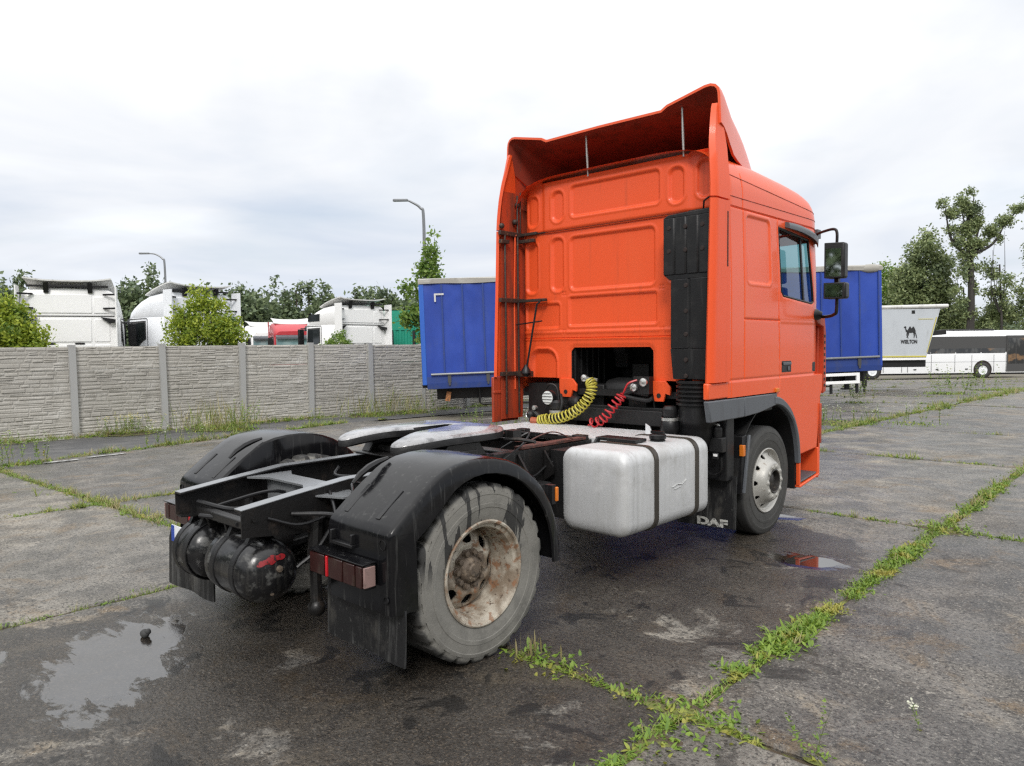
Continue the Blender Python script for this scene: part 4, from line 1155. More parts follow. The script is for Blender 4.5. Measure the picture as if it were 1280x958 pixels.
for z0, z1, x0, x1 in ((2.425, 2.775, 1.425, 1.60), (2.225, 2.385, 1.42, 1.615)):
    mb = MB(); mb.box(x0, x1, 4.585, 4.70, z0, z1)
    hs = mb.build('mirror_housing', m_black, mirror, bevel=.022, seg=3)
    mb = MB(); zt_ = z1 - (.06 if z0 > 2.4 else .018); mb.add([(x0 + .018, 4.5285, z0 + .018), (x1 - .030, 4.5790, z0 + .018), (x1 - .030, 4.5790, zt_), (x0 + .018, 4.5285, zt_)], [(0, 1, 2, 3)])
    mb.add([(x0 + .006, 4.6, z0 + .006), (x0 + .006, 4.522, z0 + .006), (x0 + .006, 4.522, z1 - .006), (x0 + .006, 4.6, z1 - .006)], [(0, 1, 2, 3)]) if False else None
    hb = MB(); hb.prism([(x0 + .002, 4.60), (x0 + .002, 4.526), (x1 - .012, 4.588), (x1 - .012, 4.60)], 'Z', z0 + .002, z1 - .002); hb.build('housing_rim', m_black, hs, bevel=.006)
    mb.build('mirror_glass', m_mirror, hs, smooth=False)
# ---------------- chassis
def rail(sgn):
    mb = MB()
    st = [(-1.05, .775, .922), (-.72, .74, .962), (-.36, .70, 1.002), (.4, .70, 1.005), (4.7, .70, 1.0)]
    # C section: web outside, flanges inwards
    for zi in range(1):
        secs = []
        for y, zb, zt in st:
            o, i = sgn * .425, sgn * .345
            secs.append([(o, y, zb), (o, y, zt), (i, y, zt), (i, y, zt - .008), (o - sgn * .008, y, zt - .008), (o - sgn * .008, y, zb + .008), (i, y, zb + .008), (i, y, zb)])
        mb.loft(secs, closed=True, caps=True)
    r_ = mb.build('chassis_rail', m_steel, trk, smooth=False)
    t = MB(); t.loft([[(sgn * .427, y, zt + .003), (sgn * .343, y, zt + .003)] for y, zb, zt in st[:4]])
    t.build('rail_top', m_flange, r_, solid=.004)  # pale cap sheet carries the painted sheen along the rail
    b = MB()
    for y in (-.98, -.45, -.25, .1, .3, .6, .9, 1.2, 1.5, 1.8):
        for z in ((.865,) if y < -.5 else (.76, .85, .94)):
            b.lathe([(.0, .012), (.013, .012), (.013, 0)], (sgn * .427 if sgn > 0 else -.439, y, z), 'X', 8)
    b.build('rail_bolt', m_steel, r_, smooth=False)
for s_ in (1, -1): rail(s_)
def cross(y, z, w_, h_, name='crossmember', m=m_steel):
    mb = MB(); mb.box(-.342, .342, y - w_ / 2, y + w_ / 2, z - h_ / 2, z + h_ / 2)
    mb.build(name, m, trk, bevel=.01)
cross(-.93, .80, .06, .055); cross(1.35, .86, .12, .2); cross(-.80, .765, .16, .02)
mb = MB()                                           # end crossmember with flared top plate
P = [(-.342, -.62), (-.2, -.54), (.2, -.54), (.342, -.62), (.342, -.30), (.2, -.38), (-.2, -.38), (-.342, -.30)]
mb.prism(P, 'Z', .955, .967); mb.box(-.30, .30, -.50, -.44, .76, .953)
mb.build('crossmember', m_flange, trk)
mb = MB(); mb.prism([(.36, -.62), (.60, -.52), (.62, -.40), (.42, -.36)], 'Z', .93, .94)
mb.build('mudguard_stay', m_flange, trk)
mb = MB(); mb.tube(spline([(-.33, -.95, .86), (-.1, -.86, .83), (.12, -.80, .86), (.34, -.70, .85)], 6), .014, 7)
mb.tube(spline([(.43, -.75, .86), (.60, -.62, .86), (.72, -.58, .84)], 6), .012, 7); mb.tube(spline([(.43, -.5, .95), (.56, -.56, .90), (.64, -.60, .86)], 6), .010, 7)
mb.tube(spline([(-.2, -1.0, .80), (0, -.9, .79), (.2, -.96, .80)], 6), .013, 7)
mb.tube(spline([(.44, -.4, .88), (.5, -.62, .66), (.47, -.75, .56)], 6), .012, 7)
mb.build('air_line', m_black, trk)
# air tanks
def airtank(x0, x1, y, z, r_):
    prof = [(0.001, x0), (r_ * .55, x0 + .012), (r_ * .88, x0 + .05), (r_, x0 + .10), (r_, x0 + .13), (r_ * 1.012, x0 + .135), (r_ * 1.012, x0 + .15), (r_, x0 + .155)]
    prof += [(r, x1 - (h - x0)) for r, h in prof[::-1]]
    mb = MB(); mb.lathe(prof, (0, y, z), 'X', 40)
    t = mb.build('air_tank', m_air, trk, ang=50)
    s = MB()
    for q in (.32, .70):
        xx = x0 + (x1 - x0) * q
        s.lathe([(r_ + .001, xx - .025), (r_ + .007, xx - .022), (r_ + .007, xx + .022), (r_ + .001, xx + .025)], (0, y, z), 'X', 40)
        s.box(xx - .02, xx + .02, y + .02, y + .06, z + r_ - .01, .80); s.prism([(y - .09, z + r_ * .86), (y + .09, z + r_ * .86), (y + .05, z + r_ + .05), (y - .05, z + r_ + .05)], 'X', xx - .018, xx + .018)
    s.build('tank_strap', m_black, t, ang=30)
    return t
ta = airtank(-.17, .44, -.86, .535, .178); airtank(-.60, -.24, -.86, .535, .178)
for pr_, c_ in (([(0, .022), (.018, .018), (.020, 0)], (.428, -.84, .565)), ([(0, .02), (.012, .018), (.014, 0)], (.405, -.88, .43))):
    mb = MB(); mb.lathe(pr_, c_, 'X', 12); mb.build('drain_valve', m_hub, ta)
mb = MB()
def dome(y_, z_):
    rr = math.hypot(y_ + .86, z_ - .535)
    return (.44 - np.interp(rr, [0, .05, .098, .13, .157, .178], [.0005, .005, .012, .03, .05, .10]) + .004, y_, z_)
cen = [(-.965 + .17 * q, .605 + .055 * q - .05 * q * q * .6) for q in np.linspace(0, 1, 20)]
vv = []
for k, (y_, z_) in enumerate(cen):
    hw_ = .019 * math.sin(math.pi * (k + .6) / 20.2) ** .6 * (1 + .30 * math.sin(k * .8 + .4))
    vv += [dome(y_, z_ + hw_), dome(y_, z_), dome(y_, z_ - hw_ * 1.1)]
mb.add(vv, [f for k in range(19) for f in ((3 * k, 3 * k + 3, 3 * k + 4, 3 * k + 1), (3 * k + 1, 3 * k + 4, 3 * k + 5, 3 * k + 2))])
mb.build('paint_smear', m_red, ta)

# ---------------- rear wheels, mudguards, lamps, flaps
RR = .512
def tyre_mesh(x_in, x_out, R, lug, m_list, seg=160, dirty=True):
    """dual or single tyre between two x planes; lugs modulate the shoulder"""
    w_ = x_out - x_in; xc = (x_in + x_out) / 2
    half = [(.292, .42), (.300, .455), (.315, .47), (.345, .492), (.375, .502), (.378, .512), (.400, .514), (.402, .505), (.425, .503), (.448, .498), (.452, .505), (.470, .494), (.474, .486), (.488, .470), (R - .012, .455), (R - .004, .43), (R, .40), (R, .17), (R - .014, .165), (R - .014, .12), (R, .115)]
    prof = [(r, xc + f * w_) for r, f in half] + [(r, xc - f * w_) for r, f in half[::-1]]
    k = len(prof); nh = len(half)
    def mod(i, j, r):
        ii = i if i < nh else k - 1 - i
        if ii >= 12 and lug:
            ph = (j + (3 if i >= nh else 0)) % 6
            if ph in (0, 1): return r - (.020 if ii >= 14 else .013)
        return r
    mb = MB(); mb.lathe(prof, (0, 0, 0), 'X', seg, mod)
    return mb
def tyre_mat(name, side, streaks):
    m, t, b = nodes_of(name); h = NT(t)
    sp = h.n('ShaderNodeSeparateXYZ'); h.put(sp.inputs[0], h.coord())
    r_ = h.math('SQRT', h.math('ADD', h.math('MULTIPLY', sp.outputs[1], sp.outputs[1]), h.math('MULTIPLY', sp.outputs[2], sp.outputs[2])))
    n1 = h.noise(7, 5, .6)
    col = h.mix(side, tuple(c * .72 for c in side), h.ramp(n1, .4, .7))
    col = h.mix(col, tuple(min(1, c * 1.25) for c in side), h.math('MULTIPLY', h.ramp(h.noise(30, 4, .7), .5, .72), .5))
    dk = h.ramp(h.math('ADD', r_, h.math('MULTIPLY', h.math('SUBTRACT', n1, .5), .02)), .484, .502)
    col = h.mix(col, (.022, .022, .022), h.math('MULTIPLY', dk, .86))
    if streaks:
        sn = h.noise((1.0, 13, 2.6), 3, .55, .7, off=(0, .3, .1))
        up_ = h.ramp(sp.outputs[2], -.02, .16)
        sk = h.math('MULTIPLY', h.ramp(sn, .520, .535), up_)
        col = h.mix(col, (.018, .018, .018), h.math('MULTIPLY', sk, .92))
    h.put(b.inputs['Base Color'], col); b.inputs['Roughness'].default_value = .72
    h.put(b.inputs['Normal'], h.bump(h.noise(70, 4, .65), .25, .008))
    return m
m_tyre_side = tyre_mat('dusty_wet_streaked_tyre', (.185, .178, .160), True)
m_tyre_front = tyre_mat('black_tyre_sidewall', (.050, .049, .046), False)
def rear_wheel(sgn, label=None):
    wh = empty('wheel', (0, 0, RR - .008)); wh.parent = trk
    if label: wh['label'] = label
    def S(mb):
        if sgn < 0:
            for i in range(len(mb.v)): mb.v[i] = mb.v[i] * [-1, 1, 1]
            mb.f = [f[::-1] for f in mb.f]
        return mb
    S(tyre_mesh(.925, 1.225, RR, True, None)).build('tyre', m_tyre_side, wh, ang=30)
    S(tyre_mesh(.575, .875, RR, True, None)).build('tyre', m_tyre_side, wh, ang=30)
    # deep dish rim
    prof = [(.300, 1.205), (.306, 1.222), (.298, 1.226), (.288, 1.222), (.283, 1.205), (.262, 1.195), (.256, 1.17), (.254, 1.10), (.250, 1.04), (.236, 1.0)]
    mb = MB(); mb.lathe(prof, (0, 0, 0), 'X', 72)
    rim = S(mb).build('rim', m_rim, wh, ang=40)
    # disc with hand holes, dished
    rs = np.linspace(.09, .240, 26); th_ = np.linspace(0, 2 * math.pi, 241)
    Rg, Tg = np.meshgrid(rs, th_, indexing='ij')
    xx = np.interp(Rg, [.09, .125, .145, .165, .20, .225, .240], [1.075, 1.078, 1.090, 1.086, 1.062, 1.040, 1.015])
    k8 = np.round(Tg / (2 * math.pi / 8)) * (2 * math.pi / 8)
    hx, hy = Rg * np.cos(Tg) - .182 * np.cos(k8), Rg * np.sin(Tg) - .182 * np.sin(k8)
    hu = hx * np.cos(k8) + hy * np.sin(k8); hv = -hx * np.sin(k8) + hy * np.cos(k8)
    hole = np.hypot(hu / .031, hv / .037) - 1
    xx = xx - .012 * sstep(.7, 0, hole)
    mb = MB(); sheet(mb, xx, Rg * np.cos(Tg), Rg * np.sin(Tg), cellmask(hole > 0))
    S(mb).build('rim_disc', m_rim, rim, ang=60, solid=.012)
    mb = MB(); mb.lathe([(.0, .90), (.25, .90), (.25, .93)], (0, 0, 0), 'X', 32)
    S(mb).build('brake_drum', m_dark, wh)
    mb = MB(); mb.lathe([(.120, 1.060), (.116, 1.084), (.085, 1.088), (.078, 1.098), (.070, 1.120), (.060, 1.128), (.040, 1.132), (.034, 1.140), (0, 1.142)], (0, 0, 0), 'X', 40)
    hub = S(mb).build('hub', m_hub, wh, ang=35)
    mb = MB()
    for k in range(10):
        a = 2 * math.pi * k / 10
        mb.lathe([(.0, .035), (.016, .033), (.017, .012), (.022, .010), (.022, 0)], (1.082, .101 * math.cos(a), .101 * math.sin(a)), 'X', 8)
    for k in range(10):
        a = 2 * math.pi * (k + .5) / 10
        mb.lathe([(.0, .010), (.007, .009), (.008, 0)], (1.124, .052 * math.cos(a), .052 * math.sin(a)), 'X', 6)
    S(mb).build('wheel_nut', m_hub, hub, smooth=False)
rear_wheel(1, 'wheel with dusty grey rain-streaked tyre and rusty deep-dish rim'); rear_wheel(-1)

def front_wheel(sgn):
    wh = empty('wheel', (0, 3.78, RR - .008)); wh.parent = trk
    def S(mb):
        if sgn < 0:
            for i in range(len(mb.v)): mb.v[i] = mb.v[i] * [-1, 1, 1]
            mb.f = [f[::-1] for f in mb.f]
        return mb
    S(tyre_mesh(.900, 1.200, RR, False, None, 96)).build('tyre', m_tyre_front, wh, ang=30)
    prof = [(.300, 1.178), (.306, 1.198), (.298, 1.203), (.290, 1.198), (.284, 1.180), (.272, 1.168), (.262, 1.160)]
    mb = MB(); mb.lathe(prof, (0, 0, 0), 'X', 72)
    rim = S(mb).build('rim', m_rimf, wh, ang=40)
    rs = np.linspace(.10, .264, 22); th_ = np.linspace(0, 2 * math.pi, 201)
    Rg, Tg = np.meshgrid(rs, th_, indexing='ij')
    xx = np.interp(Rg, [.10, .165, .180, .20, .235, .264], [1.262, 1.262, 1.250, 1.222, 1.178, 1.160])
    k8 = np.round(Tg / (2 * math.pi / 10)) * (2 * math.pi / 10)
    hx, hy = Rg * np.cos(Tg) - .236 * np.cos(k8), Rg * np.sin(Tg) - .236 * np.sin(k8)
    hu = hx * np.cos(k8) + hy * np.sin(k8); hv = -hx * np.sin(k8) + hy * np.cos(k8)
    hole = np.hypot(hu / .015, hv / .018) - 1
    mb = MB(); sheet(mb, xx, Rg * np.cos(Tg), Rg * np.sin(Tg), cellmask(hole > 0))
    S(mb).build('rim_disc', m_rimf, rim, ang=60, solid=.010)
    mb = MB(); mb.lathe([(.0, 1.0), (.27, 1.0), (.27, 1.1)], (0, 0, 0), 'X', 32)
    S(mb).build('brake_drum', m_dark, wh)
    mb = MB(); mb.lathe([(.120, 1.255), (.114, 1.272), (.106, 1.275), (.098, 1.270), (.092, 1.225), (.075, 1.215), (.070, 1.235), (.055, 1.245), (0, 1.248)], (0, 0, 0), 'X', 40)
    hub = S(mb).build('hub', m_hubdark, wh, ang=35)
    mb = MB()
    for k in range(10):
        a = 2 * math.pi * k / 10
        mb.lathe([(.0, .018), (.015, .017), (.017, .010), (.026, .008), (.027, 0)], (1.262, .142 * math.cos(a), .142 * math.sin(a)), 'X', 10)
    S(mb).build('wheel_nut', m_rimf, hub, smooth=False)
front_wheel(1); front_wheel(-1)

GPL = [(-.675, .44), (-.678, .60), (-.682, .80), (-.680, .845), (-.668, .868), (-.645, .890), (-.56, .958), (-.46, 1.032), (-.36, 1.098), (-.30, 1.128), (-.22, 1.150), (-.12, 1.162), (-.02, 1.164), (.08, 1.155), (.18, 1.132), (.27, 1.098), (.35, 1.052), (.43, .990), (.50, .918), (.56, .832), (.605, .735), (.635, .63), (.65, .52), (.652, .44)]
GP = [(-.675, .44), (-.678, .60), (-.680, .80), (-.665, .865), (-.615, .955), (-.52, 1.06), (-.42, 1.118), (-.28, 1.152), (-.10, 1.162), (.08, 1.150), (.22, 1.115), (.34, 1.055), (.46, .955), (.56, .825), (.62, .68), (.645, .50), (.65, .44)]
def mudguard(sgn):
    secs = []
    gp = np.array(GPL)
    cy, cz = 0.0, .50
    for x, dr in ((.695, .19), (.695, .012), (.705, 0), (.78, -.004), (.90, -.008), (1.10, -.003), (1.212, 0), (1.226, .003), (1.235, .010), (1.239, .020), (1.247, .05), (1.252, 9.0), (1.242, 9.1)):
        row = []
        for i, (y, z) in enumerate(gp):
            d_ = np.array([cy - y, cz - z]); L_ = np.linalg.norm(d_); d_ = d_ / L_
            if y < -.6 and z < .86: d_ = np.array([1.0, .0])
            q_ = dr if dr < 5 else (.078 + .075 * float(sstep(0, -.62, np.array(y))) + (.003 if dr > 9.05 else 0))
            row.append((sgn * x, y + d_[0] * q_, z + d_[1] * q_))
        secs.append(row)
    mb = MB(); mb.loft(secs)
    mg = mb.build('mudguard', m_mud, trk, ang=40, solid=.010)
    gpi = spline(GP, 8)
    def on(y_, x_): 
        k = np.argmin(np.abs(gpi[:, 0] - y_) + (gpi[:, 1] < .86) * 9); return (sgn * x_, gpi[k, 0], gpi[k, 1] + .006)
    for x_ in (.80, 1.08):
        rb = MB(); rb.bar((sgn * x_, -.635, .902), (sgn * x_, -.47, 1.030), .030, .022)
        rb.build('mudguard_rib', m_black, mg, bevel=.004)
    lp = MB(); lp.tube([on(y_, .735) for y_ in (-.55, -.5, -.44, -.37, -.29)], [.010, .018, .020, .018, .010], 6)
    lp.build('mudguard_corner_strip', m_black, mg)
    ed = MB(); pts = [(sgn * 1.252, y + (0 - y) * .012, z + (.5 - z) * .012) for y, z in gp]
    ed.lathe([(0, .008), (.026, .006), (.026, 0)], (sgn * 1.19, -.692, .80), 'Y', 14); ed.lathe([(0, .008), (.018, .006), (.018, 0)], (sgn * 1.21, -.692, .52), 'Y', 12)
    ed.build('mudguard_plug', m_black, mg)
    # step bracket on the rear face
    st = MB(); st.box(*sorted((sgn * .76, sgn * .96)), -.72, -.682, .745, .765); st.box(*sorted((sgn * .76, sgn * .775)), -.72, -.682, .765, .82); st.box(*sorted((sgn * .945, sgn * .96)), -.72, -.682, .765, .82); st.box(*sorted((sgn * .79, sgn * .92)), -.69, -.682, .775, .84)
    st.build('step_bracket', m_black, mg, bevel=.004)
    # hanging flap
    fl = MB(); n = 10; secs = []
    ya_ = 0 if sgn > 0 else -.155
    for z in np.linspace(.52, .17 if sgn > 0 else .125, 7):
        secs.append([(sgn * (.555 + .70 * q / n - (.03 * (q == n) * max(0, (z - .48) / .04))), -.600 + ya_ - .010 * math.sin(q * .9) * (.52 - z) / .35 - .02 * (.52 - z), z - .01 * q / n) for q in range(n + 1)])
    fl.loft(secs)
    fl.build('mud_flap', m_flap, trk, solid=.012)
    # rear lamp
    x0, x1 = (.655, 1.145) if sgn > 0 else (-1.27, -.655)
    lb = MB(); lb.box(x0, x1, -.765, -.70, .575, .705)
    ho = lb.build('tail_light', m_black, trk, bevel=.006)
    lb = MB(); lb.box(x0 - .004, x1 + .004, -.788, -.70, .705, .712); lb.build('lamp_lid', m_mud, ho, bevel=.002)
    LL = .49 if sgn > 0 else .615
    segs = [(.0, .30, m_lensred), (.30, .36, m_lensbright), (.36, .64, m_lensred), (.64, .86, m_lensred), (.865, .985, m_lensred)]
    for a, b_, mm in segs:
        xa = (.655 + LL * a) * sgn; xb = (.655 + LL * b_) * sgn
        ls = MB(); ls.box(min(xa, xb) + .005, max(xa, xb) - .005, -.785, -.763, .585, .698)
        ls.build('lens', mm, ho, bevel=.006)
    ls = MB(); ls.box(*sorted((sgn * (.652 + LL), sgn * (.665 + LL))), -.78, -.71, .590, .695); ls.build('end_lens', m_lensclear, ho, bevel=.004)
for s_ in (1, -1): mudguard(s_)
mb = MB(); mb.box(-1.14, -.68, -.79, -.783, .44, .56)
plate = mb.build('number_plate', m_white2, trk, bevel=.003)
mb = MB(); mb.box(-1.138, -1.095, -.7935, -.790, .443, .557); mb.build('plate_band', M('plate_blue', (.02, .06, .35), .4), plate)
mb = MB(); mb.box(1.195, 1.23, .630, .655, .815, .905); mb.build('side_marker', m_amber, trk, bevel=.005)
mb = MB(); mb.box(1.16, 1.22, .60, .64, .80, .92); mb.build('marker_bracket', m_black, trk)

# ---------------- rear axle group
mb = MB(); mb.lathe([(.08, -.6), (.085, -.3), (.2, -.18), (.24, 0), (.2, .18), (.085, .3), (.08, .6)], (0, 0, .50), 'X', 20)
mb.tube([(0, .2, .52), (0, 1.6, .62), (0, 2.6, .70)], .06, 12)
mb.build('rear_axle', m_steel, trk)
for x in (-.47, .47):
    for y in (-.36, .36):
        mb = MB(); mb.lathe([(.10, .44), (.125, .47), (.135, .52), (.12, .57), (.135, .62), (.125, .67), (.09, .70)], (x, y, 0), 'Z', 18); mb.box(x - .07, x + .07, y - .08, y + .08, .38, .44)
        mb.build('air_spring', m_dark, trk)
    mb = MB(); mb.tube([(x * .9, -.60, .30), (x * .88, -.60, .58)], .034, 10); mb.tube([(x * .88, -.60, .55), (x * .88, -.58, .82)], .045, 10); mb.ball((x * .9, -.60, .28), .055, 10, 7)
    mb.build('shock_absorber', m_steel, trk)
    mb = MB(); mb.bar((x, -.45, .42), (x, 1.3, .56), .09, .05); mb.box(x - .08, x + .08, 1.2, 1.4, .5, .75); mb.build('suspension_arm', m_dark, trk, bevel=.01)
# ---------------- fifth wheel
mb = MB()
out_ = []
def fw_z(x, y): return 1.205 - .050 * np.clip((.42 - y) / .35, 0, 1) ** 1.6 - .012 * np.clip((abs(x) - .38) / .1, 0, 1)
R_ = [(.075, .80), (.075, .56), (.12, .40), (.20, .20), (.245, .10), (.29, .07), (.36, .09), (.43, .20), (.475, .36), (.485, .55), (.485, .80), (.465, .92), (.40, 1.02), (.28, 1.07), (0, 1.09)]
R_ = [tuple(p) for p in spline(R_[:2], 1)] + [tuple(p) for p in spline(R_[2:14], 3)] + [R_[-1]]
outl = R_ + [(-x, y) for x, y in R_[::-1][1:]]
outl.append((-.04, .86)); outl.append((.04, .86))
n = len(outl)
def ring(inset, dz):
    o = []
    c = np.array([0, .7])
    for x, y in outl:
        cx = .30 * (1 if x > 0 else -1) if y < .8 and abs(x) > .06 else 0
        cyy = .55 if y < .8 else .9
        v = np.array([x - cx, y - cyy]); L_ = np.linalg.norm(v) + 1e-6
        p = np.array([x, y]) - v / L_ * inset
        o.append((p[0], p[1], float(fw_z(p[0], p[1])) + dz))
    return o
import bmesh
bm = bmesh.new()
rings = [[bm.verts.new(p) for p in ring(i_, d_)] for i_, d_ in ((.045, 0), (.012, -.006), (0, -.018), (0, -.062), (.03, -.075))]
for a, b_ in zip(rings, rings[1:]):
    for k in range(n): bm.faces.new((a[k], a[(k + 1) % n], b_[(k + 1) % n], b_[k]))
bm.faces.new(rings[0][::-1])
bmesh.ops.triangulate(bm, faces=[f for f in bm.faces if len(f.verts) > 4])
bmesh.ops.recalc_face_normals(bm, faces=bm.faces)
me = bpy.data.meshes.new('fifth_wheel'); bm.to_mesh(me); bm.free()
me.polygons.foreach_set('use_smooth', [True] * len(me.polygons)); me.set_sharp_from_angle(angle=rad(40))
me.materials.append(m_grease_sheen); me.materials.append(m_dark)
for p_ in me.polygons:
    if p_.normal.z < .35: p_.material_index = 1  # painted sheen stays on the upper faces, sides go dark
fwh = bpy.data.objects.new('fifth_wheel', me); C.objects.link(fwh); fwh.parent = trk
mb = MB()
for s_ in (1, -1):
    mb.prism([(.35, 1.02), (.80, 1.02), (.70, 1.16), (.45, 1.16)], 'X', s_ * .40 - .05, s_ * .40 + .05)
mb.box(-.46, .46, .30, .86, 1.006, 1.022); mb.box(-.46, .46, .42, .70, 1.022, 1.075)
mb.build('fifth_wheel_base', m_steel, fwh, bevel=.008)
mb = MB(); mb.tube([(.30, 1.0, 1.10), (.52, 1.06, 1.11), (.66, 1.08, 1.10)], .014, 7); mb.bar((.05, 1.05, 1.13), (.46, 1.12, 1.13), .04, .02); mb.box(.38, .47, 1.05, 1.14, 1.10, 1.17)
mb.build('release_handle', m_steel, fwh)
mb = MB(); mb.bar((.40, 1.25, 1.02), (.40, 1.75, 1.02), .02, .025); mb.bar((.05, 1.52, 1.015), (.42, 1.60, 1.015), .03, .012); mb.tube(spline([(.42, 1.2, 1.05), (.46, 1.5, 1.12), (.44, 1.8, 1.03)], 6), .006, 5)
mb.box(-.42, -.34, 1.2, 2.0, 1.0, 1.04).box(.34, .42, 1.2, 2.0, 1.008, 1.03)
mb.build('subframe', M('rusty_red_bracket', (.12, .045, .035), .6, layers=[((.03, .025, .022), (14, 14, 14), .45, .65, .8)]), trk, bevel=.003)
# ---------------- tread plate behind the cab
mb = MB(); mb.prism([(-.92, 2.30), (-.80, 2.08), (.60, 2.08), (.72, 2.20), (.70, 2.80), (-.90, 2.80)], 'Z', 1.005, 1.013)
mb.prism([(-.80, 2.075), (.60, 2.075), (.72, 2.195), (.728, 2.187), (.604, 2.067), (-.804, 2.067)], 'Z', .965, 1.014)
tp = mb.build('tread_plate', m_alu, trk, smooth=False)
mb = MB()
k = 0
for i, x in enumerate(np.arange(-.88, .69, .042)):
    for j, y in enumerate(np.arange(2.12, 2.79, .042)):
        if x > .58 and y < 2.2 or x < -.8 and y < 2.3: continue
        a = rad(45 if (i + j) % 2 else -45); dx_, dy_ = .014 * math.cos(a), .014 * math.sin(a); ex, ey = -.004 * math.sin(a), .004 * math.cos(a)
        mb.add([(x - dx_, y - dy_, 1.0135), (x + ex, y + ey, 1.0165), (x + dx_, y + dy_, 1.0135), (x - ex, y - ey, 1.0165)], [(0, 3, 2, 1)])
o = mb.build('tread_pattern', m_alu, tp, smooth=False); o['kind'] = 'stuff'
mb = MB(); mb.box(-.35, .40, 2.02, 2.065, .98, 1.02); mb.box(.28, .40, 1.98, 2.06, 1.015, 1.04); mb.box(-.36, -.26, 1.98, 2.06, 1.01, 1.05)
mb.build('plate_support', m_steel, trk, bevel=.005)
# ---------------- fuel tank
def rr_sec(x0, x1, z0, z1, r_, y, ins=0):
    o = []
    for cx, cz, a0 in ((x1 - r_, z1 - r_, 0), (x0 + r_, z1 - r_, 90), (x0 + r_, z0 + r_, 180), (x1 - r_, z0 + r_, 270)):
        for q in range(7):
            a = rad(a0 + 90 * q / 6)
            o.append((cx + (r_ - ins) * math.cos(a), y, cz + (r_ - ins) * math.sin(a)))
    return o
TX0, TX1, TZ0, TZ1, TR = .615, 1.225, .402, 1.030, .105
secs = [rr_sec(TX0 + i_ * .5, TX1 - i_ * .5, TZ0 + i_ * .5, TZ1 - i_ * .5, TR, y, i_ * .5) for y, i_ in ((1.405, .11), (1.408, .07), (1.418, .035), (1.44, .010), (1.47, 0))]
for y0 in (1.50, 1.55):
    secs += [rr_sec(TX0, TX1, TZ0, TZ1, TR, y0), rr_sec(TX0 + .003, TX1 - .003, TZ0 + .003, TZ1 - .003, TR, y0 + .012), rr_sec(TX0, TX1, TZ0, TZ1, TR, y0 + .024)]
secs += [rr_sec(TX0, TX1, TZ0, TZ1, TR, y) for y in (1.8, 2.2, 2.55)]
secs += [rr_sec(TX0 + i_ * .5, TX1 - i_ * .5, TZ0 + i_ * .5, TZ1 - i_ * .5, TR, y, i_ * .5) for y, i_ in ((2.58, 0), (2.61, .02), (2.63, .07))]
mb = MB(); mb.loft(secs, closed=True, caps=True)
tank = mb.build('fuel_tank', m_tank, trk, ang=50)
for y in (1.80, 2.40):
    st_ = MB(); st_.loft([rr_sec(TX0 - .001, TX1 + .001, TZ0 - .001, TZ1 + .001, TR, y - .028), rr_sec(TX0 - .008, TX1 + .008, TZ0 - .008, TZ1 + .008, TR, y - .026), rr_sec(TX0 - .008, TX1 + .008, TZ0 - .008, TZ1 + .008, TR, y + .026), rr_sec(TX0 - .001, TX1 + .001, TZ0 - .001, TZ1 + .001, TR, y + .028)], closed=True)
    st_.box(.95, 1.05, y - .022, y + .022, .362, .395); st_.tube([(1.0, y, .40), (1.02, y, .345)], .012, 6)
    st_.build('tank_strap', m_strap, tank, ang=40)
mb = MB(); mb.lathe([(.060, 0), (.062, .012), (.050, .02), (.066, .022), (.068, .050), (.058, .058), (0, .060)], (1.03, 2.13, 1.028), 'Z', 22); mb.bar((.97, 2.13, 1.10), (1.09, 2.13, 1.10), .022, .02)
mb.build('filler_cap', m_black, tank, ang=35)
mb = MB(); mb.prism([(1.66, .50), (1.92, .53), (1.92, .545), (1.66, .515)], 'X', 1.2265, 1.2285) if False else None
cr = MB(); cr.tube([(1.229, 2.02, .70), (1.2285, 2.10, .715), (1.229, 2.16, .705), (1.2285, 2.23, .735)], .004, 5); cr.tube([(1.2285, 2.05, .68), (1.229, 2.15, .69)], .003, 5)
cr.build('scratch', m_silver, tank)
mb = MB(); mb.box(.45, .62, 1.5, 2.5, .45, .98); mb.build('tank_bracket', m_dark, trk, smooth=False)
mb = MB(); mb.box(.62, 1.0, 1.86, 2.02, 1.036, 1.06); mb.prism([(1.72, 1.036), (1.80, 1.036), (1.76, 1.075)], 'X', .70, .72); mb.build('tank_sender', m_black, tank, bevel=.004)

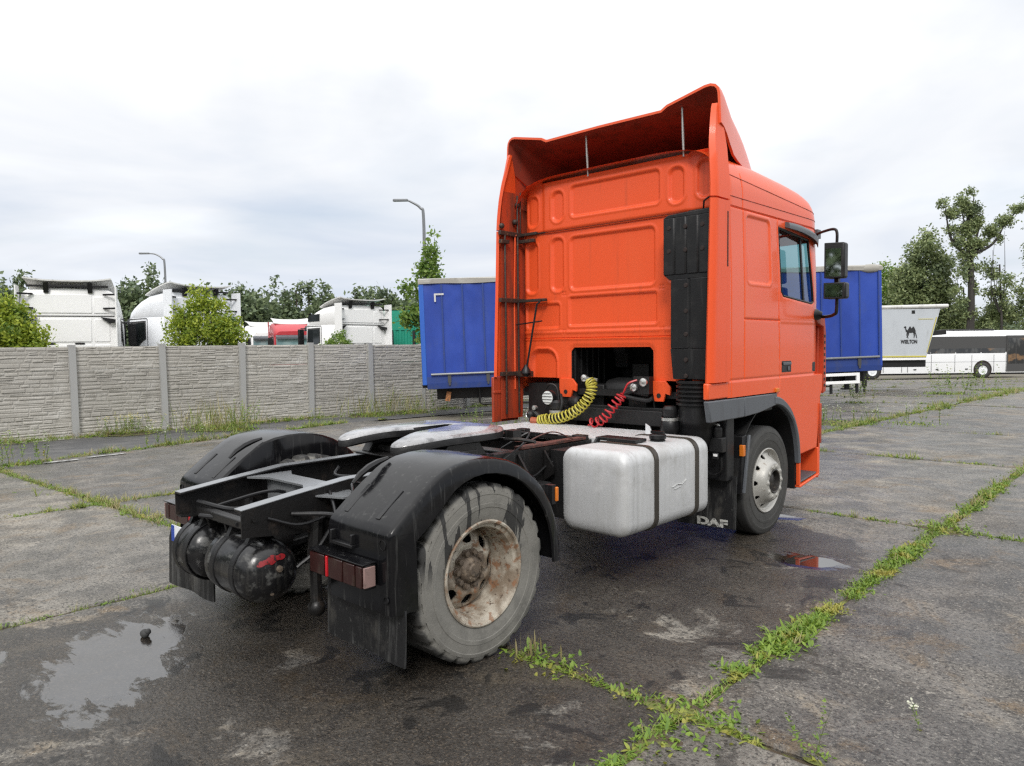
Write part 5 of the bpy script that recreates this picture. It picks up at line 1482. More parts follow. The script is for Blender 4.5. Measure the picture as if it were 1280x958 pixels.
# ---------------- lumps of machinery behind and under the cab
mb = MB(); mb.box(-.80, .60, 2.885, 2.93, 1.045, 1.185).box(-.80, .60, 2.93, 2.97, 1.15, 1.21)
mb.build('rear_cab_crossbeam', m_dark, trk, bevel=.006)
mb = MB(); mb.lathe([(.12, -.2), (.14, -.1), (.14, .2), (.10, .26)], (-.02, 3.25, 1.33), 'X', 20); mb.box(-.42, -.2, 3.1, 3.4, 1.0, 1.4).box(-.4, .4, 3.3, 3.8, .6, 1.15).box(.16, .36, 3.0, 3.2, 1.16, 1.34); mb.tube(spline([(.05, 2.98, 1.30), (.25, 2.93, 1.36), (.44, 2.95, 1.33)], 6), .04, 10)
mb.lathe([(.05, 0), (.07, .03), (.07, .11), (.05, .13)], (-.50, 2.94, 1.22), 'X', 14)
mb.build('gearbox', m_dark, trk, bevel=.01)
for sx_ in (.74, -.56):
    mb = MB(); mb.lathe([(.075, 1.0), (.085, 1.03), (.085, 1.10), (.075, 1.12)], (sx_, 2.80, 0), 'Z', 20); mb.lathe([(.06, 1.15), (.07, 1.17), (.07, 1.225), (.05, 1.25), (0, 1.255)], (sx_, 2.80, 0), 'Z', 20)
    cs = mb.build('cab_suspension', m_black, trk)
    mb = MB(); mb.lathe([(.072, 1.12), (.078, 1.122), (.078, 1.148), (.072, 1.15)], (sx_, 2.80, 0), 'Z', 20); mb.build('silver_collar', m_silver, cs)
mb = MB(); mb.prism([(.60, 1.0), (.72, 1.0), (.72, 1.03), (.66, 1.04), (.64, 1.08), (.60, 1.10)], 'Y', 2.62, 2.628); mb.build('plate_gusset', m_alu, trk)
# work lamp
mb = MB(); mb.lathe([(.074, .0), (.080, .012), (.076, .06), (.05, .085), (0, .09)], (-.634, 2.735, 1.272), 'Y', 26); mb.box(-.645, -.62, 2.78, 2.80, 1.02, 1.22); mb.box(-.70, -.56, 2.76, 2.84, 1.02, 1.06)
wl = mb.build('work_lamp', m_black, trk)
mb = MB(); mb.lathe([(.0, -.004), (.066, .0), (.070, .008)], (-.634, 2.735, 1.272), 'Y', 26); mb.build('lamp_glass', m_lampglass, wl)
mb = MB()
for q in (-.045, -.015, .015, .045):
    hl = math.sqrt(.07 ** 2 - q * q) * .96
    mb.bar((-.634 + q, 2.727, 1.272 - hl), (-.634 + q, 2.727, 1.272 + hl), .005, .005); mb.bar((-.634 - hl, 2.727, 1.272 + q), (-.634 + hl, 2.727, 1.272 + q), .005, .005)
mb.build('lamp_grille', m_seam, wl, smooth=False)
mb = MB(); mb.tube(spline([(-.70, 2.80, 1.36), (-.63, 2.78, 1.41), (-.56, 2.80, 1.37), (-.54, 2.80, 1.2), (-.57, 2.78, 1.04)], 6), .010, 6); mb.tube(spline([(-.9, 2.8, 1.02), (-.84, 2.76, 1.12), (-.76, 2.78, 1.06)], 6), .03, 8); mb.ball((-.86, 2.74, 1.09), .045, 10, 7); mb.box(-.88, -.74, 2.75, 2.85, .99, 1.05); mb.ball((-.80, 2.74, 1.17), .02, 8, 6)
mb.tube(spline([(-.6, 2.8, 1.02), (-.52, 2.78, 1.10), (-.49, 2.8, 1.22), (-.55, 2.85, 1.30)], 6), .018, 7)
mb.box(-1.1, -.45, 2.98, 3.6, .95, 1.40)
mb.build('valve_cluster', m_dark, trk, ang=40)
mb = MB(); mb.lathe([(0, 0), (.024, .004), (.026, .03), (.018, .05)], (-.80, 2.715, 1.165), 'Y', 12); mb.lathe([(.03, 0), (.034, .02), (0, .05)], (-.88, 2.70, 1.09), 'Y', 12)
mb.build('valve_cap', m_silver, trk)
# coiled hoses
def coil(path, turns, r_, wire, name, m, taper=None):
    P = spline(path, 40); n = turns * 14
    idx = np.linspace(0, len(P) - 1, n); Q = np.stack([np.interp(idx, np.arange(len(P)), P[:, k]) for k in range(3)], 1)
    T = np.gradient(Q, axis=0); T /= np.linalg.norm(T, axis=1)[:, None]
    pts = []
    rr = np.full(n, r_); f = np.linspace(0, 1, n)
    rr = rr * np.clip(f / .06, .25, 1) * np.clip((1 - f) / .05, .5, 1)
    side = np.array([1.0, .1, .1])
    for i in range(n):
        u = np.cross(T[i], side); u /= np.linalg.norm(u); v = np.cross(T[i], u)
        a = 2 * math.pi * turns * f[i]
        pts.append(Q[i] + rr[i] * (u * math.cos(a) + v * math.sin(a)))
    mb = MB(); mb.tube(pts, wire, 6)
    return mb.build(name, m, trk)
coil([(-.175, 2.80, 1.46), (-.11, 2.79, 1.40), (-.14, 2.76, 1.28), (-.27, 2.74, 1.16), (-.45, 2.72, 1.085), (-.62, 2.70, 1.06), (-.73, 2.70, 1.035)], 26, .049, .0075, 'coiled_air_hose', m_yellow)['label'] = 'yellow coiled air hose'
hr = coil([(.235, 2.80, 1.34), (.21, 2.78, 1.29), (.15, 2.76, 1.22), (.09, 2.74, 1.13), (.02, 2.72, 1.075), (-.10, 2.72, 1.05)], 10, .042, .0085, 'coiled_air_hose', m_redhose); hr['label'] = 'red coiled air hose'
mb = MB(); mb.tube(spline([(.235, 2.80, 1.33), (.265, 2.79, 1.38), (.30, 2.80, 1.44), (.36, 2.85, 1.47)], 6), .009, 6); mb.build('hose_tail', m_redhose, hr)
mb = MB(); mb.tube(spline([(-.73, 2.70, 1.035), (-.80, 2.68, 1.04)], 4), [.035] * 5, 8); mb.build('hose_tail', M('orange_brown_hose', (.35, .09, .04), .5), trk)
for c_, r_ in (((.325, 2.83, 1.40), .036), ((.425, 2.84, 1.45), .038), ((-.243, 2.82, 1.475), .034)):
    mb = MB(); mb.lathe([(0, -.012), (.010, -.012), (.012, 0), (r_ * .7, .002), (r_, .008), (r_, .03), (r_ * .6, .05)], c_, 'Y', 14)
    if c_[0] < 0: mb.bar((-.243, 2.83, 1.475), (-.10, 2.86, 1.46), .02, .03)
    mb.build('hose_coupling', m_silver, trk, ang=30)
mb = MB(); mb.box(.30, .47, 2.88, 2.95, 1.34, 1.50); mb.tube(spline([(.33, 2.9, 1.38), (.2, 2.88, 1.32), (.42, 2.9, 1.28), (.5, 2.9, 1.30)], 6), .022, 8); mb.build('coupling_bracket', m_dark, trk, bevel=.01)

# ---------------- behind the front wheel: splash panels, flap with lettering, air dryer
mb = MB(); mb.box(.62, 1.19, 2.98, 3.12, .60, 1.16)
mb.box(.70, 1.19, 3.05, 3.9, 1.16, 1.29)
mb.build('splash_panel', m_black, trk, bevel=.01)
mb = MB(); mb.prism([(3.185, .46), (3.205, .46), (3.30, .95), (3.285, .985), (3.215, .975)], 'X', 1.02, 1.225); me_ = mb.build('mudguard_edge', m_black, trk, bevel=.006)
mb = MB(); mb.bar((1.235, 3.215, .47), (1.235, 3.315, .98), .022, .03, (0, 1, 0)); mb.build('edge_highlight_strip', m_grey, me_, bevel=.004)  # grey strip drawn as the highlight along the panel edge
mb = MB(); mb.box(1.20, 1.242, 3.19, 3.235, .80, .90); mb.build('side_marker', m_amber, trk, bevel=.006)
mb = MB(); secs = [[(.66 + .57 * q / 8, 3.085 + .005 * math.sin(q) - .004 * k, .62 - .093 * k + .002 * q) for q in range(9)] for k in range(6)]
mb.loft(secs); ff = mb.build('mud_flap', m_flap, trk, solid=.012)
ff['label'] = 'front mud flap with white lettering'
tcv = bpy.data.curves.new('lettering', 'FONT'); tcv.body = 'DAF'; tcv.size = .092; tcv.extrude = .0015; tcv.offset = .005; tcv.space_character = 1.0
to = bpy.data.objects.new('lettering', tcv)
me = bpy.data.meshes.new_from_object(to)
me.materials.append(m_whitet)
for v in me.vertices: v.co.x *= 1.72
lo_ = bpy.data.objects.new('lettering', me); C.objects.link(lo_); lo_.parent = ff; lo_.rotation_euler = (rad(90), 0, 0); lo_.location = (.865, 3.048, .180)
bpy.data.objects.remove(to); bpy.data.curves.remove(tcv)
mb = MB(); mb.box(1.06, 1.19, 2.90, 2.975, .86, .99).box(1.10, 1.16, 2.88, 2.90, .80, .86); mb.lathe([(.035, 0), (.04, .02), (.04, .08), (.02, .10)], (1.13, 2.93, .99), 'Z', 14)
dr = mb.build('air_dryer', m_dark, trk, bevel=.008)
mb = MB(); mb.box(1.12, 1.155, 2.872, 2.879, .83, .85); mb.build('white_tag', m_white, dr)
mb = MB(); mb.tube(spline([(.86, 2.95, .95), (.92, 2.93, .85), (1.0, 2.93, .72), (1.08, 2.93, .66), (1.16, 2.93, .70), (1.17, 2.92, .82)], 6), .009, 6); mb.tube(spline([(.82, 2.95, .9), (.95, 2.93, .9), (1.08, 2.92, .93)], 6), .008, 6); mb.build('cable', m_black, trk)
mb = MB(); mb.lathe([(0, -.01), (.02, -.008), (.022, 0)], (1.13, 2.93, 1.09), 'Y', 12); mb.build('dryer_cap', m_silver, dr)
mb = MB(); mb.box(-.5, .5, 3.4, 4.9, .55, 1.2); mb.tube([(-1.0, 3.78, .5), (1.0, 3.78, .5)], .06, 10); mb.box(.5, .95, 3.0, 3.1, .6, 1.2)
mb.build('engine', m_dark, trk, smooth=False)

# ---------------- brackets, chambers, valves and lines that crowd the rear of the frame
for x in (-.50, -.30, -.06, .22):
    mb = MB(); mb.prism([(-.90, .69), (-.80, .69), (-.78, .77), (-.92, .77)], 'X', x - .012, x + .012); mb.build('tank_hanger', m_steel, trk, bevel=.004)
for x in (-.62, .56):
    mb = MB(); mb.lathe([(0, -.16), (.06, -.158), (.078, -.14), (.082, -.02), (.092, 0), (.082, .02), (.078, .10), (.05, .12), (.02, .20), (0, .20)], (x, -.30, .66), 'Y', 20); mb.build('brake_chamber', m_dark, trk)
mb = MB(); mb.box(-.16, .02, -.42, -.30, .78, .90); mb.lathe([(.05, 0), (.055, .03), (.03, .06)], (-.07, -.43, .84), 'Y', 12); mb.build('relay_valve', m_dark, trk, bevel=.012)
mb = MB(); mb.box(.16, .28, -.70, -.62, .80, .90); mb.build('relay_valve', m_steel, trk, bevel=.012)
for pts, r_ in (([(-.07, -.44, .86), (-.1, -.6, .90), (-.25, -.8, .84), (-.30, -.95, .80)], .011), ([(.22, -.7, .86), (.1, -.8, .80), (0, -.86, .74)], .010), ([(.02, -.36, .86), (.2, -.5, .92), (.33, -.62, .90)], .010),
                ([(.43, -.55, .82), (.50, -.45, .78), (.56, -.40, .70)], .012), ([(.43, -.9, .86), (.47, -.72, .80), (.49, -.5, .84), (.45, -.2, .90)], .009), ([(-.34, -.6, .80), (-.2, -.62, .74), (.1, -.66, .77), (.33, -.62, .80)], .012),
                ([(.44, -.25, .96), (.55, -.42, 1.0), (.66, -.5, .97), (.70, -.58, .86)], .008), ([(-.3, .05, .95), (-.1, -.1, .93), (.2, -.05, .95), (.33, .1, .93)], .012)):
    mb = MB(); mb.tube(spline(pts, 6), r_, 7); mb.build('air_line', m_black, trk)
for y in (-.10, .20, 1.15, 1.45, 1.75):
    mb = MB(); mb.prism([(.43, .74), (.52, .80), (.52, .86), (.43, .98)], 'Y', y - .01, y + .01); mb.build('rail_gusset', m_steel, trk)
for pts in ([(.44, 1.0, .90), (.46, 1.25, .80), (.45, 1.45, .86), (.50, 1.55, .92)], [(-.25, 1.15, 1.03), (-.1, 1.4, 1.10), (.1, 1.6, 1.08), (.15, 1.95, 1.03)], [(.30, 1.1, 1.02), (.40, 1.3, 1.13), (.46, 1.15, 1.05), (.44, .95, .95)]):
    mb = MB(); mb.tube(spline(pts, 7), .008, 6); mb.build('cable', m_black, trk)
# ================================================================== BACKGROUND
def gzf(x, y): return float(gz(np.array(x), np.array(y)))
# ---------------- blue curtain-side trailer
m_blue, t_, b_ = nodes_of('blue_tarpaulin'); h = NT(t_)
nz = h.noise((.6, 8, .5), 4, .6)
col = h.mix((.016, .050, .30, 1), (.024, .068, .38, 1), h.ramp(nz, .35, .65))
col = h.mix(col, (.05, .085, .26, 1), h.math('MULTIPLY', h.ramp(h.noise((3, 3, 1.2), 5, .65), .55, .8), .5))
h.put(b_.inputs['Base Color'], col); b_.inputs['Roughness'].default_value = .45
h.put(b_.inputs['Normal'], h.bump(h.noise((2.5, 4, .7), 3, .5), .25, .05))
m_blue2 = M('light_blue_post', (.03, .12, .50), .4)
m_bluedk = M('dark_blue_skirt', (.020, .050, .22), .5, layers=[((.06, .07, .12), (3, 3, 3), .5, .75, .6)])
m_grimy = M('grimy_white_steel', (.62, .62, .60), .5, layers=[((.32, .30, .27), (4, 4, 1.5), .5, .75, .7), ((.15, .14, .12), (14, 14, 4), .6, .8, .5)])
TL = 13.9
tr = empty('curtain_trailer', (-12.45, 11.11, -.27), rot=(0, rad(-1.55), rad(47.3)), label='long blue curtain-sided trailer parked behind the orange cab', cat='trailer')
xs_ = np.linspace(.10, TL - .06, 300); zs2 = np.linspace(.985, 3.90, 36)
Xg, Zg2 = np.meshgrid(xs_, zs2, indexing='ij')
Yc = -.012 - .010 * np.sin(Xg * 2 * math.pi / .62) * sstep(0, .25, (Zg2 - .985)) * sstep(0, .3, 3.9 - Zg2) - .05 * (fnoise(Xg * 1.3, Zg2 * .9, 3) - .45) + .01 * np.sin(Xg * 9 + Zg2 * 3) * sstep(3.4, 3.85, Zg2)
mb = MB(); sheet(mb, Xg, Yc, Zg2, flip=False); mb.build('curtain', m_blue, tr, ang=60)
mb = MB(); mb.box(.06, TL, .03, 2.5, .98, 3.90); mb.build('trailer_box', m_bluedk, tr, smooth=False)
mb = MB(); mb.box(-.04, .10, -.035, 2.52, .94, 3.90); mb.build('corner_post', m_blue2, tr, bevel=.02)
mb = MB(); mb.box(TL - .06, TL + .03, -.035, 2.52, .94, 3.92); mb.build('corner_post', m_blue, tr, bevel=.02)
mb = MB(); mb.loft([[(x, -.05, 3.88 + .012 * math.sin(x * 3.1)), (x, -.055, 4.00 + .02 * math.sin(x * 1.7)), (x, .1, 4.04), (x, 2.4, 4.04), (x, 2.55, 3.9)] for x in np.linspace(-.05, TL + .05, 60)])
mb.build('roof_rail', M('dirty_roof_tarp', (.34, .325, .29), .6, layers=[((.52, .51, .48), (1.2, 3, 3), .5, .7, .7), ((.15, .14, .12), (4, 8, 8), .55, .75, .6)]), tr, ang=60, solid=.02)
mb = MB(); mb.ball((TL - .30, .0, 3.93), .13, 12, 8, (3.0, .7, 1.0)); mb.build('roof_flap', MATS['dirty_roof_tarp'], tr)
mb = MB(); mb.tube([(.22, -.075, 1.25), (TL - .1, -.075, 1.25)], .035, 10); mb.build('side_rail', m_lamp, tr)
mb = MB(); mb.box(.05, TL, -.03, .02, .98, 1.18); mb.prism([(-.05, .99), (-.03, .83), (.3, .80), (.3, .98)], 'X', .1, TL); mb.build('side_raves', m_bluedk, tr, smooth=False)
for k in range(23):
    mb = MB(); x = .62 + k * .6; mb.box(x - .022, x + .022, -.052, -.044, 1.24, 3.86); mb.build('curtain_strap', m_bluedk, tr, smooth=False)
for k in range(12):
    mb = MB(); x = .75 + k * 1.13; mb.box(x - .05, x + .05, -.075, -.03, 1.0, 1.24); mb.box(x - .03, x + .03, -.085, -.06, .92, 1.02); mb.build('curtain_buckle', m_seam, tr)
mb = MB(); mb.box(.35, TL - .3, .5, .7, .48, .86).box(.35, TL - .3, 1.8, 2.0, .48, .86).box(-.05, 1.2, .05, .2, .86, .95); mb.build('chassis_beam', m_dark, tr, smooth=False)
mb = MB(); mb.tube([(1.62, .35, .9), (1.62, .35, .36), (1.70, .35, .30), (4.0, .35, .30), (4.0, .35, .9)], .035, 8); mb.build('spare_wheel_carrier', m_steel, tr)
mb = MB(); mb.bar((.72, .25, .72), (.66, .25, .44), .10, .14); mb.build('tail_bracket', M('rust_orange_bits', (.40, .16, .05), .6, layers=[((.05, .04, .03), (20, 20, 20), .45, .6, .8)]), tr)
wl_ = MB(); wl_.lathe([(.0, .0), (.28, 0), (.30, .04), (.48, .05), (.52, .10), (.52, .26), (.48, .30), (.28, .30)], (0, 0, 0), 'Y', 28)
wme = wl_.mesh('wheel'); wme.materials.append(m_tyre)
for x in (4.6, 5.9, 7.2):
    for y in (.02, 2.15): inst('wheel', wme, tr, (x, y, .55))
for y in (.45, 1.9):
    mb = MB(); mb.box(12.95, 13.13, y - .07, y + .07, .42, 1.0); mb.box(12.98, 13.10, y - .05, y + .05, .28, .45); mb.box(12.9, 13.18, y - .12, y + .12, .25, .285); mb.build('landing_leg', m_dark, tr, smooth=False)
for z in (.50, .74):
    mb = MB(); mb.box(9.6, 13.2, -.02, .03, z - .045, z + .045); mb.build('side_guard', m_white, tr, bevel=.008)
for x in (13.1, 11.9):
    mb = MB(); mb.box(x, x + .1, -.025, .035, .46, .78); mb.build('guard_upright', m_white, tr, smooth=False)
for x in (13.12, 12.3):
    mb = MB(); mb.box(x, x + .07, .04, .10, .16, .95); mb.build('guard_post', m_dark, tr, smooth=False)
mb = MB(); mb.box(.40, .45, -.058, -.053, 3.36, 3.60).box(.45, .68, -.058, -.053, 3.55, 3.60); mb.build('corner_marking', m_grimy, tr, smooth=False)

# ---------------- grey tipper trailer with emblem and name
m_tip = M('pale_grey_tipper_paint', (.50, .53, .56), .42, layers=[((.40, .42, .44), (1.5, 1.5, .6), .45, .75, .6), ((.30, .30, .29), (5, 5, 1.0), .62, .82, .45)])
tp_ = empty('tipper_trailer', (-11.0, 26.77, -.46), rz=rad(43.2), label='pale grey tipper trailer with black camel emblem beyond the blue trailer', cat='trailer')
# local x runs to the right along the side; the visible front end is at x = 9.3
mb = MB(); mb.prism([(0, 1.52), (8.70, 1.50), (9.30, 3.66), (0, 3.66)], 'Y', 0, 2.45); mb.build('tipper_body', m_tip, tp_, bevel=.02)
mb = MB(); mb.tube([(0, .05, 3.70), (4, .02, 3.72), (7, .04, 3.74), (9.62, .03, 3.78)], .085, 10); mb.box(0, 9.5, .05, 2.4, 3.67, 3.76); mb.build('rolled_tarp', m_grimy, tp_)
mb = MB(); mb.box(0, 8.7, -.03, .02, 1.58, 1.64); mb.build('yellow_marking', M('yellow_band', (.55, .48, .08), .5), tp_)
mb = MB(); mb.box(0, 8.7, -.04, 2.4, 1.46, 1.55); mb.build('white_rail', m_white, tp_)
mb = MB(); mb.box(0, 8.75, .1, 2.3, 1.15, 1.455).box(8.05, 8.2, .0, .1, 3.45, 3.6); mb.build('subframe', m_dark, tp_, smooth=False)
mb = MB(); mb.prism([(9.11, 3.30), (9.15, 3.30), (8.745, 1.78), (8.72, 1.78)], 'Y', -.012, -.004); mb.box(8.35, 8.98, -.012, -.004, 3.21, 3.235); mb.build('yellow_marking', MATS['yellow_band'], tp_, smooth=False)
mb = MB(); mb.bar((8.9, 1.2, 2.55), (10.1, 1.0, 2.66), .25, .2); mb.tube(spline([(8.6, .2, 1.8), (9.0, 0.1, 1.72), (9.5, .4, 1.95)], 6), .02, 6); mb.build('ram_arm', m_dark, tp_)
CAMEL = [(0, .70), (.06, .78), (.16, .80), (.22, .74), (.20, .62), (.26, .48), (.36, .46), (.42, .60), (.50, .74), (.56, .80), (.62, .72), (.68, .60), (.74, .66), (.84, .78), (.92, .72), (1.0, .56), (1.06, .40), (1.06, .26), (1.16, .02), (1.20, -.22), (1.14, -.22), (1.08, .02), (.98, .22), (1.0, .0), (.96, -.22), (.90, -.22), (.92, .0), (.86, .26), (.62, .22), (.50, .24), (.44, .0), (.30, -.18), (.24, -.18), (.36, .02), (.38, .22), (.32, .0), (.44, -.24), (.38, -.24), (.24, .04), (.28, .28), (.18, .36), (.13, .56), (.11, .66), (.04, .66)]
mb = MB(); v_ = [(7.72 + p[0] * .48, -.016, 2.52 + p[1] * .50) for p in CAMEL]; mb.add(v_, [tuple(range(len(v_)))])
me = mb.mesh('camel_emblem', False); bm = bmesh.new(); bm.from_mesh(me); bmesh.ops.triangulate(bm, faces=bm.faces[:]); bm.to_mesh(me); bm.free(); me.materials.append(m_blackt)
inst('camel_emblem', me, tp_)
tcv = bpy.data.curves.new('lettering', 'FONT'); tcv.body = 'WIELTON'; tcv.size = .22; tcv.offset = .008; tcv.extrude = .001
to = bpy.data.objects.new('t', tcv); me = bpy.data.meshes.new_from_object(to); me.name = 'lettering'; me.materials.append(m_blackt)
for v in me.vertices: v.co.x *= .72
bpy.data.objects.remove(to); bpy.data.curves.remove(tcv)
inst('lettering', me, tp_, (7.60, -.016, 2.18), (rad(90), 0, 0))
for x in (1.0, 2.4, 3.8): inst('wheel', wme, tp_, (x, .1, .52)); inst('wheel', wme, tp_, (x, 2.05, .52))
mb = MB(); mb.box(6.2, 6.35, .4, .55, .3, 1.2); mb.box(6.15, 6.4, .35, .6, .02, .08).box(6.24, 6.31, .44, .51, .06, .4); mb.build('landing_leg', m_dark, tp_, smooth=False)

# ---------------- white coach
m_coach = M('coach_white', (.82, .83, .84), .28, layers=[((.66, .66, .66), (.8, .8, .3), .5, .8, .4), ((.45, .42, .38), (3, 3, 1), .68, .85, .35)], coat=.4)
bs = empty('coach', (-14.1, 48.3, -.70), rz=rad(43.8), label='white coach with dark tinted windows at the far end of the yard', cat='bus')
BL = 13.4
side = []
prof = [(0.0, .34), (-.02, .9), (-.02, 1.55), (.02, 1.9), (.06, 2.72), (.10, 2.84), (.22, 3.10), (.5, 3.19), (1.27, 3.22)]
full = prof + [(2.54 - y, z) for y, z in prof[::-1][1:]]
archx = (2.6, 10.1)
mb = MB(); mb.loft([[(x, y + (abs(x - BL / 2) > BL / 2 - .12) * (.10 if y < 1.27 else -.10), z) for y, z in full] for x in (0, .12, 2.0, 6.0, 11.0, BL - .25, BL - .05)], caps=True)
cb = mb.build('coach_body', m_coach, bs, ang=40)
mb = MB(); mb.box(0.4, BL - .3, .0, .05, 1.62, 2.80); mb.build('window_band', m_seam, bs, smooth=False)
xw = [.5, 1.95, 3.4, 4.95, 6.55, 8.25, 9.98, 11.65]
for a, b in zip(xw[:-1], xw[1:]):
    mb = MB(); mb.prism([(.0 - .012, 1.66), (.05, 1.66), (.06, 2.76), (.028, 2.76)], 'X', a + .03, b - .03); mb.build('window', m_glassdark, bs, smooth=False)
mb = MB(); mb.box(11.72, 12.95, -.05, .08, .42, 2.84); dr_ = mb.build('door', m_seam, bs, smooth=False)
for a, b in ((11.80, 12.30), (12.36, 12.86)):
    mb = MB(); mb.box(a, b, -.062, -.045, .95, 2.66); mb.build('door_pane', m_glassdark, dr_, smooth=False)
for x in (1.55, 2.0 + 1.35, 4.6, 5.0, 6.6, 8.2, 9.35, 10.85, 11.68):
    mb = MB(); mb.box(x - .012, x + .012, -.030, .02, .42, 1.56); mb.build('locker_seam', m_seam, bs, smooth=False)
mb = MB(); mb.box(.1, BL - .3, -.028, .0, 1.08, 1.095); mb.build('body_crease', m_grey, bs, smooth=False)
mb = MB()
for x in (5.5, 7.0, 9.0, 12.4): mb.box(x - .09, x + .09, -.034, .0, .56, .64)
mb.build('side_marker', m_seam, bs, smooth=False)
for x in archx:
    mb = MB(); mb.lathe([(0, -.028), (.62, -.028), (.62, .25)], (x, 0, .56), 'Y', 32); mb.build('wheel_arch', m_gap, bs)
    mb = MB(); mb.lathe([(.30, -.055), (.34, -.075), (.46, -.07), (.51, -.04), (.51, .2)], (x, 0, .515), 'Y', 36); wh_ = mb.build('wheel', m_tyre, bs)
    mb = MB(); mb.lathe([(0, -.07), (.12, -.07), (.14, -.05), (.27, -.045), (.30, -.06), (.31, -.05)], (x, 0, .515), 'Y', 36); mb.build('hub_cap', m_white2, wh_)
mb = MB(); mb.box(.3, BL - .3, .1, 2.4, .22, .36); mb.build('underbody', m_dark, bs, smooth=False)
mb = MB(); mb.box(8.2, 11.2, .5, 2.0, 3.19, 3.30); mb.build('roof_unit', m_dark, bs, bevel=.05)

m_lorryglass = M('lorry_side_glass', (.02, .024, .026), .06)
